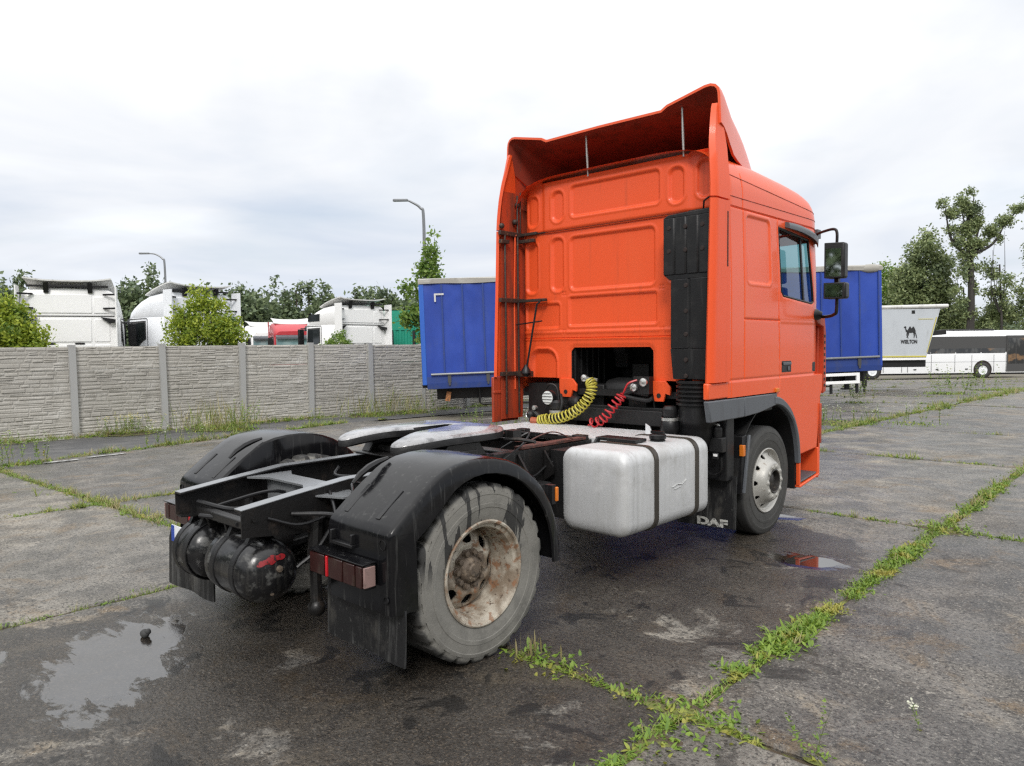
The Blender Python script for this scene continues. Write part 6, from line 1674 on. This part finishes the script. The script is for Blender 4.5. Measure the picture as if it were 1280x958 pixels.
# ---------------- lorry cabs beyond the fence
def lorry(x, y, deg, H, body, label, trim=m_grey, spoiler='flat', pale=False, brackets=True, lift=0, roofwin=False):
    r_ = empty('parked_lorry', (x, y, gzf(x, y) + lift), rz=rad(deg), label=label, cat='truck', group='lorries parked beyond the fence')
    W_ = 1.22; L_ = 2.25
    seam = H - .82
    secs = []
    for yy_ in (0, .03, .08, .5, 1.1, 1.6, 1.9, 2.08, 2.18, 2.25):
        zt = H - .05 - .55 * max(0, (yy_ - .5) / 1.75) ** 2.2
        sec = [(W_, yy_, 1.05), (W_, yy_, 1.7), (W_ - .005, yy_, seam - .02), (W_ - .018, yy_, seam), (W_ - .005, yy_, seam + .02)]
        inset = .06 * (yy_ < .03) + .10 * max(0, (yy_ - 2.0) / .25) ** 2
        for a in np.linspace(0, math.pi / 2, 7):
            sec.append((W_ - .02 - .28 * (1 - math.cos(a)) * 1.0, yy_, zt - .32 + .32 * math.sin(a)))
        sec.append((0, yy_, zt + .02))
        S_ = np.array(sec); S_[:, 0] -= inset
        fl_ = np.vstack([S_, (S_ * [-1, 1, 1])[::-1][1:]])
        secs.append([tuple(p) for p in fl_])
    mb = MB(); mb.loft(secs, caps=True); mb.build('cab_body', body, r_, ang=40)
    # rear wall pressings
    zr = seam
    for x0, x1, z0, z1 in ((-.95, .55, zr - .75, zr - .08), (.62, 1.02, zr - .75, zr - .08), (-.95, .55, zr - 1.0, zr - .83), (.62, 1.02, zr - 1.0, zr - .83), (-.95, .55, zr - 1.22, zr - 1.05), (.62, 1.02, zr - 1.22, zr - 1.05), (-.95, .55, zr - 1.9, zr - 1.27), (-1.0, .58, zr + .08, zr + .62), (.62, 1.02, zr + .08, zr + .56)):
        mb = MB(); mb.box(x0, x1, -.022, .01, z0, z1); mb.build('rear_panel', body, r_, bevel=.016)
    mb = MB(); mb.box(-1.15, 1.15, -.008, .01, zr - .02, zr + .012); mb.build('rear_seam', m_seam if not pale else m_grey, r_, smooth=False)
    for x0 in (-.62, .12):
        mb = MB(); mb.box(x0, x0 + .24, -.032, 0, zr - .82, zr - .77); mb.build('vent_handle', m_black, r_, bevel=.006)
    # spoiler plate on the roof
    mb = MB(); n_ = 13
    mb.loft([[(q, yy_, H - .02 + zz_ + (.06 * abs(q) ** 3)) for q in np.linspace(-1.10, 1.10, n_)] for yy_, zz_ in ((-.14, .20), (.0, .19), (.4, .12), (.9, .0), (1.3, -.14))])
    sp_ = mb.build('roof_spoiler', m_grimy if not pale else body, r_, solid=.04)
    mb = MB(); mb.box(-1.02, 1.02, -.10, -.05, H - .0, H + .06); mb.build('spoiler_bar', m_black, sp_, bevel=.01)
    for q in (-.55, .55):
        mb = MB(); mb.prism([(-.14, H + .13), (.02, H + .10), (.02, H - .16), (-.06, H - .16)], 'X', q - .06, q + .06); mb.build('spoiler_bracket', m_black, sp_)
    # side deflectors
    for s_ in (1, -1):
        mb = MB(); mb.loft([[(s_ * (W_ + .01), yy_, z) for z in (1.2, 2.0, seam, H - .35, H + .02)] for yy_ in (-.42, -.2, .04)])
        d_ = mb.build('side_deflector', body, r_, solid=.03)
        for z in (seam + .62, seam + .22):
            mb = MB(); mb.bar((s_ * (W_ - .34), -.05, z), (s_ * W_, -.24, z - .0), .05, .05); mb.build('deflector_bracket', m_black, d_)
        mb = MB(); mb.prism([(s_ * (W_ - .42), seam - .03), (s_ * W_, seam - .10), (s_ * W_, seam - .17), (s_ * (W_ - .2), seam - .22)], 'Y', -.14, -.02); mb.build('deflector_bracket', m_black, d_)
        # side glazing with a dark surround, door line, mirror
        so = W_ + .006
        sh = [(1.12, seam - .10), (2.02, seam - .12), (2.10, seam - .95), (1.75, seam - 1.06), (1.35, seam - .78), (1.12, seam - .70)]
        mb = MB(); mb.prism(sh, 'X', *sorted((s_ * so, s_ * (so - .02)))); wn_ = mb.build('side_window', m_seam, r_, smooth=False)
        if roofwin: mb = MB(); mb.prism([(1.15, seam + .16), (2.0, seam + .16), (1.92, seam + .42), (1.15, seam + .46)], 'X', *sorted((s_ * (so + .0), s_ * (so - .05)))); mb.build('roof_window', m_lorryglass, r_, smooth=False)
        c_ = np.mean(sh, 0); mb = MB(); mb.prism([tuple(c_ + (np.array(p) - c_) * .88) for p in sh], 'X', *sorted((s_ * (so + .004), s_ * (so - .01)))); mb.build('pane', m_lorryglass, wn_, smooth=False)
        mb = MB(); mb.box(*sorted((s_ * (so), s_ * (so - .02))), 1.02, 1.045, 1.2, seam - .05).box(*sorted((s_ * so, s_ * (so - .02))), 1.05, 2.2, seam - .045, seam - .02); mb.build('door_seam', m_seam, r_, smooth=False)
        mb = MB(); mb.box(*sorted((s_ * (W_ + .10), s_ * (W_ + .34))), 2.12, 2.24, seam - .85, seam - .15); mb.bar((s_ * W_, 2.1, seam - .12), (s_ * (W_ + .24), 2.18, seam - .12), .04, .04); mb.build('mirror', m_black if not pale else body, r_, bevel=.03)
    # front
    mb = MB(); mb.loft([[(q, 2.262 + (0 if z < seam - .3 else -.02), z) for q in (-1.10, 1.10)] for z in (seam - 1.05, seam - .02)]); ws = mb.build('windscreen', m_glasspale, r_, solid=.01)
    mb = MB(); mb.prism([(2.22, seam + .02), (2.44, seam - .08), (2.45, seam - .22), (2.26, seam - .10)], 'X', -1.12, 1.12); mb.build('sun_visor', m_grey, r_, bevel=.01)
    mb = MB(); mb.box(-1.05, 1.05, 2.25, 2.27, 1.1, 1.6); mb.build('grille', m_black, r_, bevel=.01)
    mb = MB(); mb.box(-.42, .42, -3.2, 2.1, .75, 1.0); mb.box(-1.1, 1.1, .3, 2.2, .5, 1.06); mb.build('chassis_frame', m_dark, r_, smooth=False)
    for yy_ in (1.3, -2.3):
        for s_ in (1, -1):
            inst('wheel', wme, r_, (s_ * 1.2, yy_, .52), (0, 0, rad(90 if s_ > 0 else -90)))
    return r_
lorry(-19.75, 4.0, 66, 4.05, m_white, 'white high-roof cab with roof spoiler, seen square from behind over the fence')
lorry(-19.95, 7.90, 99, 4.10, m_white2, 'white cab with black door window, half hidden by the round bush')
lorry(-21.0, 15.0, 91, 4.08, m_white, 'white cab with dark roof window and raised spoiler, beside the green container', roofwin=True)
lorry(-44.2, 23.1, -105, 4.35, m_white, 'white cab facing the yard with dark visor, beside the red cab', brackets=False)
lorry(-37.4, 21.3, -112, 4.30, m_redcab, 'faded red cab facing the yard between two white lorries', brackets=False)
lorry(-47.5, 21.6, -100, 4.2, m_white2, 'small distant white cab between the round bush and the white visored cab', brackets=False)
bx = empty('box_body', (-50.5, 27.6, gzf(-50, 28)), rz=rad(30), label='long white box body behind the red and white cabs', cat='trailer')
mb = MB(); mb.box(-6, 4, -1.2, 1.3, 1.0, 4.35); mb.build('box', m_white, bx, bevel=.06); mb = MB(); mb.box(-6, 4, -1.0, 1.1, .7, 1.0); mb.build('frame', m_dark, bx)
for q in (-4, -2.7): inst('wheel', wme, bx, (q, -1.2, .5))
# ---------------- green ribbed container
gc = empty('green_container', (-21.7, 18.2, gzf(-21.7, 18.2)), rz=rad(35), label='green ribbed container behind the fence, partly hidden by the pointed maple', cat='container')
mb = MB(); P = []
for k in range(24):
    x = -2.4 + k * .26; P += [(x, -.02), (x + .09, -.02), (x + .13, .02), (x + .22, .02)]
mb.loft([[(x, y, z) for x, y in P] for z in (1.3, 3.15)]); mb.build('ribbed_side', m_green, gc, smooth=False)
mb = MB(); mb.box(-2.4, 3.9, .03, 2.4, 1.2, 4.0); mb.prism([(-.03, 3.15), (.03, 3.15), (.03, 4.02), (-.03, 4.02)], 'X', -2.4, 3.9); mb.build('container_shell', m_green, gc, smooth=False)
for x in (-.9, .1):
    mb = MB(); mb.box(x - .06, x + .06, -.05, .0, 1.3, 3.1); mb.build('door_post', m_dark, gc)
for z in (1.5, 1.75, 2.0, 2.25, 2.5):
    mb = MB(); mb.box(.4, 3.6, -.07, -.02, z, z + .10); mb.build('rib', m_green, gc, bevel=.02)
mb = MB(); mb.box(-2.2, 3.7, .3, 2.2, 0, 1.2); mb.build('skid', m_dark, gc)

# ---------------- lamp posts
def lamp(x, y, H, arm, deg, label, r_=.06, m=m_lamp):
    e = empty('street_lamp', (x, y, gzf(x, y)), rz=rad(deg), label=label, cat='street lamp', group='lamp posts round the yard')
    mb = MB(); p = spline([(0, 0, 0), (0, 0, H * .5), (0, 0, H - .75), (.12, 0, H - .30), (.5, 0, H - .05), (arm, 0, H)], 7); mb.tube(p, np.linspace(r_ * 1.3, r_ * .55, len(p)), 8); mb.build('pole', m, e)
    mb = MB(); mb.prism([(arm - .05, -.07), (arm + .5, -.10), (arm + .55, 0), (arm + .5, .10), (arm - .05, .07)], 'Z', H - .04, H + .05); mb.build('lamp_head', m, e, bevel=.02)
lamp(-18.28, 16.1, 8.0, .65, 180 + 43, 'tall grey curved lamp post beside the pointed maple')
lamp(-39.0, 14.5, 8.15, .9, 180 + 43, 'grey curved lamp post above the second white cab')
lamp(-18.9, 78.7, 10.0, 2.2, 43, 'pale lamp post at the front end of the blue trailer', .09, m_polew)
lamp(-16.1, 88, 8.0, 2.2, 180 + 43, 'pale lamp post behind the coach roof', .09, m_polew)

# ---------------- trees
def leaf_cloud(pts, size, jitter=1.0, flat=.0):
    """one rhombic leaf clump at every point"""
    N = len(pts)
    a = rng.normal(size=(N, 3)); a /= np.linalg.norm(a, axis=1)[:, None]
    a[:, 2] *= (1 - flat); 
    b = rng.normal(size=(N, 3)); b -= a * (np.sum(a * b, 1) / np.sum(a * a, 1))[:, None]; b /= np.linalg.norm(b, axis=1)[:, None]
    s = size * rng.uniform(.55, 1.3, N)[:, None]
    V = np.stack([pts - a * s, pts - b * s * .55 + a * s * .1, pts + a * s, pts + b * s * .55 + a * s * .1], 1).reshape(-1, 3)
    F = np.arange(4 * N).reshape(N, 4)
    return V, F
def blob_pts(blobs, per, clump, spread, hollow=.55):
    """clumps of points spread through a set of ellipsoids, denser towards the outside"""
    P = []
    for (cx, cy, cz, rx, ry, rz) in blobs:
        n = max(1, int(per * rx * ry * rz ** .5 / max(.2, rz ** .5)))
        d = rng.normal(size=(n, 3)); d /= np.linalg.norm(d, axis=1)[:, None]
        r_ = (hollow + (1 - hollow) * rng.random(n) ** .6) * rng.uniform(.8, 1.15, n)
        c = np.array([cx, cy, cz]) + d * r_[:, None] * [rx, ry, rz]
        k = rng.integers(int(clump * .5), int(clump * 1.5) + 1, n)
        P.append(np.repeat(c, k, 0) + rng.normal(0, spread, (k.sum(), 3)))
    return np.concatenate(P)
def branches(mb, base, tips, r0, mid=.35):
    for t in tips:
        t = np.array(t); b0 = np.array(base)
        m1 = b0 + (t - b0) * .45 + rng.normal(0, .05, 3) * np.linalg.norm(t - b0)
        m1[2] = b0[2] + (t[2] - b0[2]) * mid
        p = spline([b0, m1, t], 5); mb.tube(p, np.linspace(r0, r0 * .15, len(p)), 6)
def tree(name, x, y, label, blobs, per, clump, spread, size, leaf, H_trunk, r0, group, cat='tree', tips=None, rz=0, crown='crown', flat=0, z=None, bark=None, fork=.55):
    e = empty(name, (x, y, gzf(x, y) if z is None else z), rz=rz, label=label, cat=cat, group=group)
    P = blob_pts(blobs, per, clump, spread)
    V, F = leaf_cloud(P, size, flat=flat)
    me = mesh_np(crown, V, F, leaf)
    inst(crown, me, e)
    mb = MB(); p = spline([(0, 0, -.2), (.02 * H_trunk, 0, H_trunk * .4), (-.01 * H_trunk, .02 * H_trunk, H_trunk)], 5)
    mb.tube(p, np.linspace(r0, r0 * .45, len(p)), 8)
    branches(mb, (0, 0, H_trunk * fork), tips if tips is not None else [(b[0] + rng.normal(0, .2) * b[3], b[1] + rng.normal(0, .2) * b[4], b[2] + b[5] * .3) for b in blobs], r0 * .5)
    mb.build('trunk', bark or m_bark, e)
    return e
GB = 'bushes growing behind the fence'
tree('bush', -18.55, 1.75, 'leafy green bush above the fence in front of the spoilered white cab', [(0, 0, 2.2, .9, .9, .9), (.1, .1, 3.15, .6, .6, .6), (-.1, .3, 2.7, .9, .9, .6), (.4, .75, 2.2, .6, .6, .5), (-.3, -.6, 3.0, .7, .7, .7), (.1, .55, 3.2, .34, .34, .34), (0, -.2, 3.85, .3, .3, .25), (.3, .95, 2.65, .3, .3, .26), (-.2, -.8, 3.6, .3, .3, .3), (.3, 1.15, 2.3, .25, .25, .2)], 190, 22, .095, .055, m_bush, 1.6, .07, GB, 'bush')
tree('bush', -17.15, 6.72, 'rounded yellow-green bush above the fence in front of the second cab', [(0, 0, 2.35, .72, .72, .7), (0, .05, 3.0, .62, .62, .6), (.1, .5, 2.65, .55, .55, .45), (-.15, -.52, 2.55, .55, .55, .45), (0, -.1, 3.6, .32, .32, .32), (.1, .72, 2.9, .34, .34, .28), (-.2, .32, 3.35, .34, .34, .34), (0, -.45, 3.25, .32, .32, .32), (.05, .1, 3.85, .14, .14, .2), (0, .5, 3.45, .2, .2, .22), (-.1, -.75, 2.9, .25, .25, .2), (.1, .95, 2.5, .3, .3, .25)], 230, 20, .085, .052, m_bush, 1.6, .07, GB, 'bush')
tree('bush', -16.9, 11.15, 'small sparse bush above the fence in front of the white cab with roof window', [(0, 0, 2.35, .38, .38, .32), (.05, .25, 2.2, .3, .3, .3), (-.1, -.3, 2.2, .3, .3, .25), (0, .1, 2.62, .2, .2, .15)], 330, 16, .06, .045, m_bush2, 1.6, .03, GB, 'bush')
mp = [(.4, .4, 1.8, .8, .8, .9), (.1, .1, 2.6, .7, .7, .6), (0, .1, 3.5, .8, .8, .6), (.1, .1, 4.2, .62, .62, .5), (0, 0, 4.9, .5, .5, .45), (.05, 0, 5.5, .36, .36, .42), (0, 0, 6.1, .22, .22, .42), (-.5, -.45, 3.4, .45, .45, .35), (-.5, -.5, 4.3, .3, .3, .25)]
tree('maple', -16.7, 15.0, 'pointed young maple behind the rear end of the blue trailer', mp, 120, 20, .13, .085, m_bush2, 5.6, .06, None, tips=[(0, 0, 6.2), (-.5, -.4, 4.2), (.4, .4, 4.4), (-.5, -.5, 3)])
tree('maple', -12.4, 18.5, 'green treetop just showing over the trailer beside the cab', [(0, 0, 4.1, .6, .6, .5), (.2, .2, 3.4, .8, .8, .6), (-.2, -.2, 4.5, .2, .2, .3)], 120, 18, .12, .085, m_bush2, 3.6, .05, None)

# right-hand group
GR = 'trees behind the coach'
tree('dense_tree', -16.1, 77.2, 'broad dark dense tree above the grey tipper', [(0, 0, 5.0, 2.6, 2.6, 3.6), (0, 0, 8.6, 2.3, 2.3, 2.4), (.2, 0, 11.0, 1.5, 1.5, 1.5), (-1.2, -1, 8.8, 1.5, 1.5, 1.3), (1.2, 1, 6.8, 1.6, 1.6, 1.6), (.2, 0, 12.6, .6, .6, .7), (1.3, 1.2, 10, .8, .8, .9), (-1.4, -1.3, 6, 1.3, 1.3, 1.8)], 30, 36, .36, .16, m_pine, 5, .3, GR, bark=m_bark2)
tree('yellowing_tree', -21.4, 83.4, 'yellowish tree peeping over the end of the blue trailer', [(0, 0, 8.2, 1.8, 1.8, 2.2), (.8, .8, 6.4, 1.8, 1.8, 1.8), (0, 0, 10.2, .9, .9, .8), (-.8, -.8, 7, 1.2, 1.2, 1.2)], 30, 26, .36, .15, m_bush2, 6, .2, GR)
tree('fir', -22.6, 75.3, 'dark fir tip above the trailer beside the mirrors', [(0, 0, 8.2 - k * .7, .14 + .24 * k, .14 + .24 * k, .35) for k in range(6)], 90, 16, .2, .16, m_pine, 8.5, .1, GR, tips=[(0, 0, 9)], bark=m_bark2)
# tall pollarded tree with leaning limb
limb = [(-.6, -.4, 14.6), (.3, .2, 15.7), (-1.6, -1.4, 14.6), (2.4, 2.2, 13.2), (3.9, 3.7, 15.3), (.9, .8, 14.2), (-1.0, -1.0, 11.8)]
bl = [(-0.5, -0.4, 15.1, 0.53, 0.53, 0.59), (0.1, 0.1, 14.4, 0.68, 0.68, 0.54), (-1.1, -1.0, 14.0, 0.58, 0.58, 0.39), (-1.7, -1.5, 14.9, 0.34, 0.34, 0.29), (1.4, 1.3, 12.4, 0.68, 0.68, 0.39), (2.4, 2.2, 13.3, 0.63, 0.63, 0.37), (3.2, 3.0, 14.4, 0.48, 0.48, 0.39), (4.0, 3.8, 15.5, 0.39, 0.39, 0.34), (-0.2, 0, 12.6, 0.73, 0.73, 0.59), (0.8, 0.7, 11.4, 0.53, 0.53, 0.44), (-0.8, -0.8, 11.5, 0.48, 0.48, 0.44), (0, 0, 10.4, 0.43, 0.43, 0.48), (-0.3, -0.3, 8.6, 0.39, 0.39, 0.54), (0.4, 0.4, 7.4, 0.41, 0.41, 0.48), (0.0, 0, 15.9, 0.29, 0.29, 0.34), (3.9, 3.7, 12.9, 0.29, 0.29, 0.21), (0.5, 0.4, 13.4, 0.48, 0.48, 0.39), (-0.3, -0.2, 6.0, 0.48, 0.48, 0.68), (-1.2, -1.1, 12.6, 0.39, 0.39, 0.29), (-0.1, 0.1, 9.4, 0.41, 0.41, 0.42), (0.3, 0.3, 13.0, 0.49, 0.49, 0.42), (-0.5, -0.5, 10.4, 0.37, 0.37, 0.34), (0.6, 0.6, 9.2, 0.33, 0.33, 0.3), (0.1, 0, 11.4, 0.49, 0.49, 0.42), (1.9, 1.8, 11.7, 0.29, 0.29, 0.24), (0.1, 0.1, 5.0, 0.57, 0.57, 0.51), (-0.9, -0.9, 7.2, 0.33, 0.33, 0.26)]
tree('tall_tree', -11.5, 73.5, 'tall ragged tree with one long leaning limb, behind the coach', bl, 80, 30, .19, .115, m_pine, 14.6, .40, GR, tips=limb, bark=m_bark2, fork=.70)
for k, (x, y, lab, sh) in enumerate([(-9.4, 75.4, 'thin sparse tree under the long limb of the tall ragged tree', 0), (-7.7, 77.2, 'taller sparse tree behind the coach door', 1.6), (-10.6, 78.5, 'low leafy tree at the foot of the tall ragged tree', -2.2), (-13.2, 80.2, 'bushy tree between the dense tree and the tall ragged trunk', -1.6)]):
    bl = [(rng.normal(0, .7), rng.normal(0, .7), z_, rng.uniform(.4, .85), rng.uniform(.4, .85), rng.uniform(.3, .65)) for z_ in np.linspace(1.6, 9.4 + sh, 11 if k < 2 else 12)]
    if k >= 2: bl = [(q[0] * 1.5, q[1] * 1.5, 1.2 + (q[2] - 1.6) * .8, q[3] * 1.4, q[4] * 1.4, q[5] * 1.2) for q in bl]
    tree('sparse_tree', x, y, lab, bl, 50 if k < 2 else 48, 20, .24, .13, m_pine, 9.5 + sh, .14, GR, tips=[(rng.normal(0, .5), rng.normal(0, .5), 10.5 + sh + rng.uniform(-1, 2)) for _ in range(3)], bark=m_bark2)
# low hedge mass behind the coach and trailers
v = []
P = blob_pts([(-30 + 2.2 * k, 84 + 1.5 * (k % 3) + k * .3, 1.5 + rng.uniform(0, 1.5), 2.2, 2.0, 2.2) for k in range(20)], 26, 22, .45, .24) if False else blob_pts([(-30 + 2.2 * k, 84 + 1.5 * (k % 3) + k * .3, 1.2 + rng.uniform(0, 1.4), 2.2, 2.0, 2.2) for k in range(20)], 24, 22, .45)
V, F = leaf_cloud(P, .24); o = inst('far_undergrowth', mesh_np('far_undergrowth', V, F, m_far)); o['kind'] = 'stuff'
# left tree line
GL = 'trees of the far tree line'
def tl(x, y, H, wd, lab, kind=0):
    if kind == 0:
        bl = [(0, 0, H * .52, wd, wd, H * .34), (-wd * .5, -wd * .5, H * .62, wd * .6, wd * .6, H * .2), (wd * .5, wd * .4, H * .66, wd * .6, wd * .6, H * .2), (0, 0, H * .82, wd * .55, wd * .55, H * .15), (.2 * wd, -.2 * wd, H * .25, wd * 1.1, wd * 1.1, H * .25)]
        tree('far_tree', x, y, lab, bl, 7, 30, .55, .34, m_far, H * .6, .2, GL)
    else:
        bl = [(rng.normal(0, .25) * wd, rng.normal(0, .25) * wd, H * f, wd * (.75 - .55 * f), wd * (.75 - .55 * f), H * .09) for f in np.linspace(.2, .97, 8)]
        tree('far_pine', x, y, lab, bl, 20, 22, .35, .26, m_far, H * .95, .18, GL, tips=[(0, 0, H * .98)])
TLN = [
    (-101.2, 20.2, 11.2, 3.5, 0, 'far tree behind the first bush'),
    (-102.9, 22.7, 12.2, 2.2, 1, 'dark pine tip over the first white cab'),
    (-100.8, 25.8, 10.2, 2.6, 0, 'far tree hidden low behind the first white cab'),
    (-89.1, 30.4, 10.8, 3.2, 0, 'spreading far tree between the first two cabs'),
    (-88.5, 32.3, 11.6, 2.6, 1, 'far pine just before the curved lamp post'),
    (-92.4, 37.2, 10.6, 2.6, 1, 'far pine just past the curved lamp post'),
    (-82.7, 36.9, 9.6, 3, 0, 'far tree behind the rounded bush'),
    (-80.6, 39.5, 10.2, 2.8, 0, 'rounded far tree just past the rounded bush'),
    (-85.4, 44.0, 10.0, 2.8, 0, 'rounded far tree above the small distant cab'),
    (-81.4, 44.1, 8.8, 2.6, 0, 'low far tree above the white cab with visor'),
    (-78.1, 44.4, 10.4, 2.0, 1, 'ragged far tree above the red cab'),
    (-78.2, 46.0, 10.2, 2.2, 1, 'second ragged far tree above the red cab'),
    (-78.1, 47.7, 10.6, 2.2, 1, 'ragged far tree at the nose of the white cab with roof window'),
    (-74.2, 47.1, 10.0, 2.2, 1, 'far tree over the roof of the white cab with roof window'),
    (-70.3, 49.2, 9.6, 1.8, 1, 'dark far pine over the raised spoiler'),
    (-72.9, 54.0, 10.0, 3.0, 0, 'rounded far tree between the raised spoiler and the green container'),
    (-70.5, 54.9, 9.8, 2.2, 1, 'ragged far tree over the green container'),
    (-67.8, 55.7, 9.4, 2.6, 0, 'far tree behind the pointed maple'),
    (-99.1, 29.7, 9.4, 3, 0, 'far tree over the roof of the first white cab'),
]
for x, y, H, wd, kind, lab in TLN:
    tl(x, y, H, wd, lab, kind)
P = blob_pts([(-104 + 2.6 * k, 18 + 2.75 * k + rng.normal(0, 1.5), 1.8 + rng.uniform(0, 1.2), 2.8, 2.8, 2.4) for k in range(18)], 7, 26, .7)
V, F = leaf_cloud(P, .36); o = inst('far_undergrowth', mesh_np('far_undergrowth', V, F, m_far)); o['kind'] = 'stuff'

# the wood behind the photographer, which the mirrors and the wet black plastic reflect
P = blob_pts([(4 + 62 * math.sin(a) * k, -3 - 62 * math.cos(a) * k, rng.uniform(5, 9), 5, 5, rng.uniform(5, 8)) for a in np.linspace(-1.5, 1.9, 34) for k in (rng.uniform(.95, 1.2),)], 5, 24, .8)
P = P[P[:, 2] > 0]
V, F = leaf_cloud(P, .55); o = inst('far_woods', mesh_np('far_woods', V, F, m_far)); o['kind'] = 'stuff'
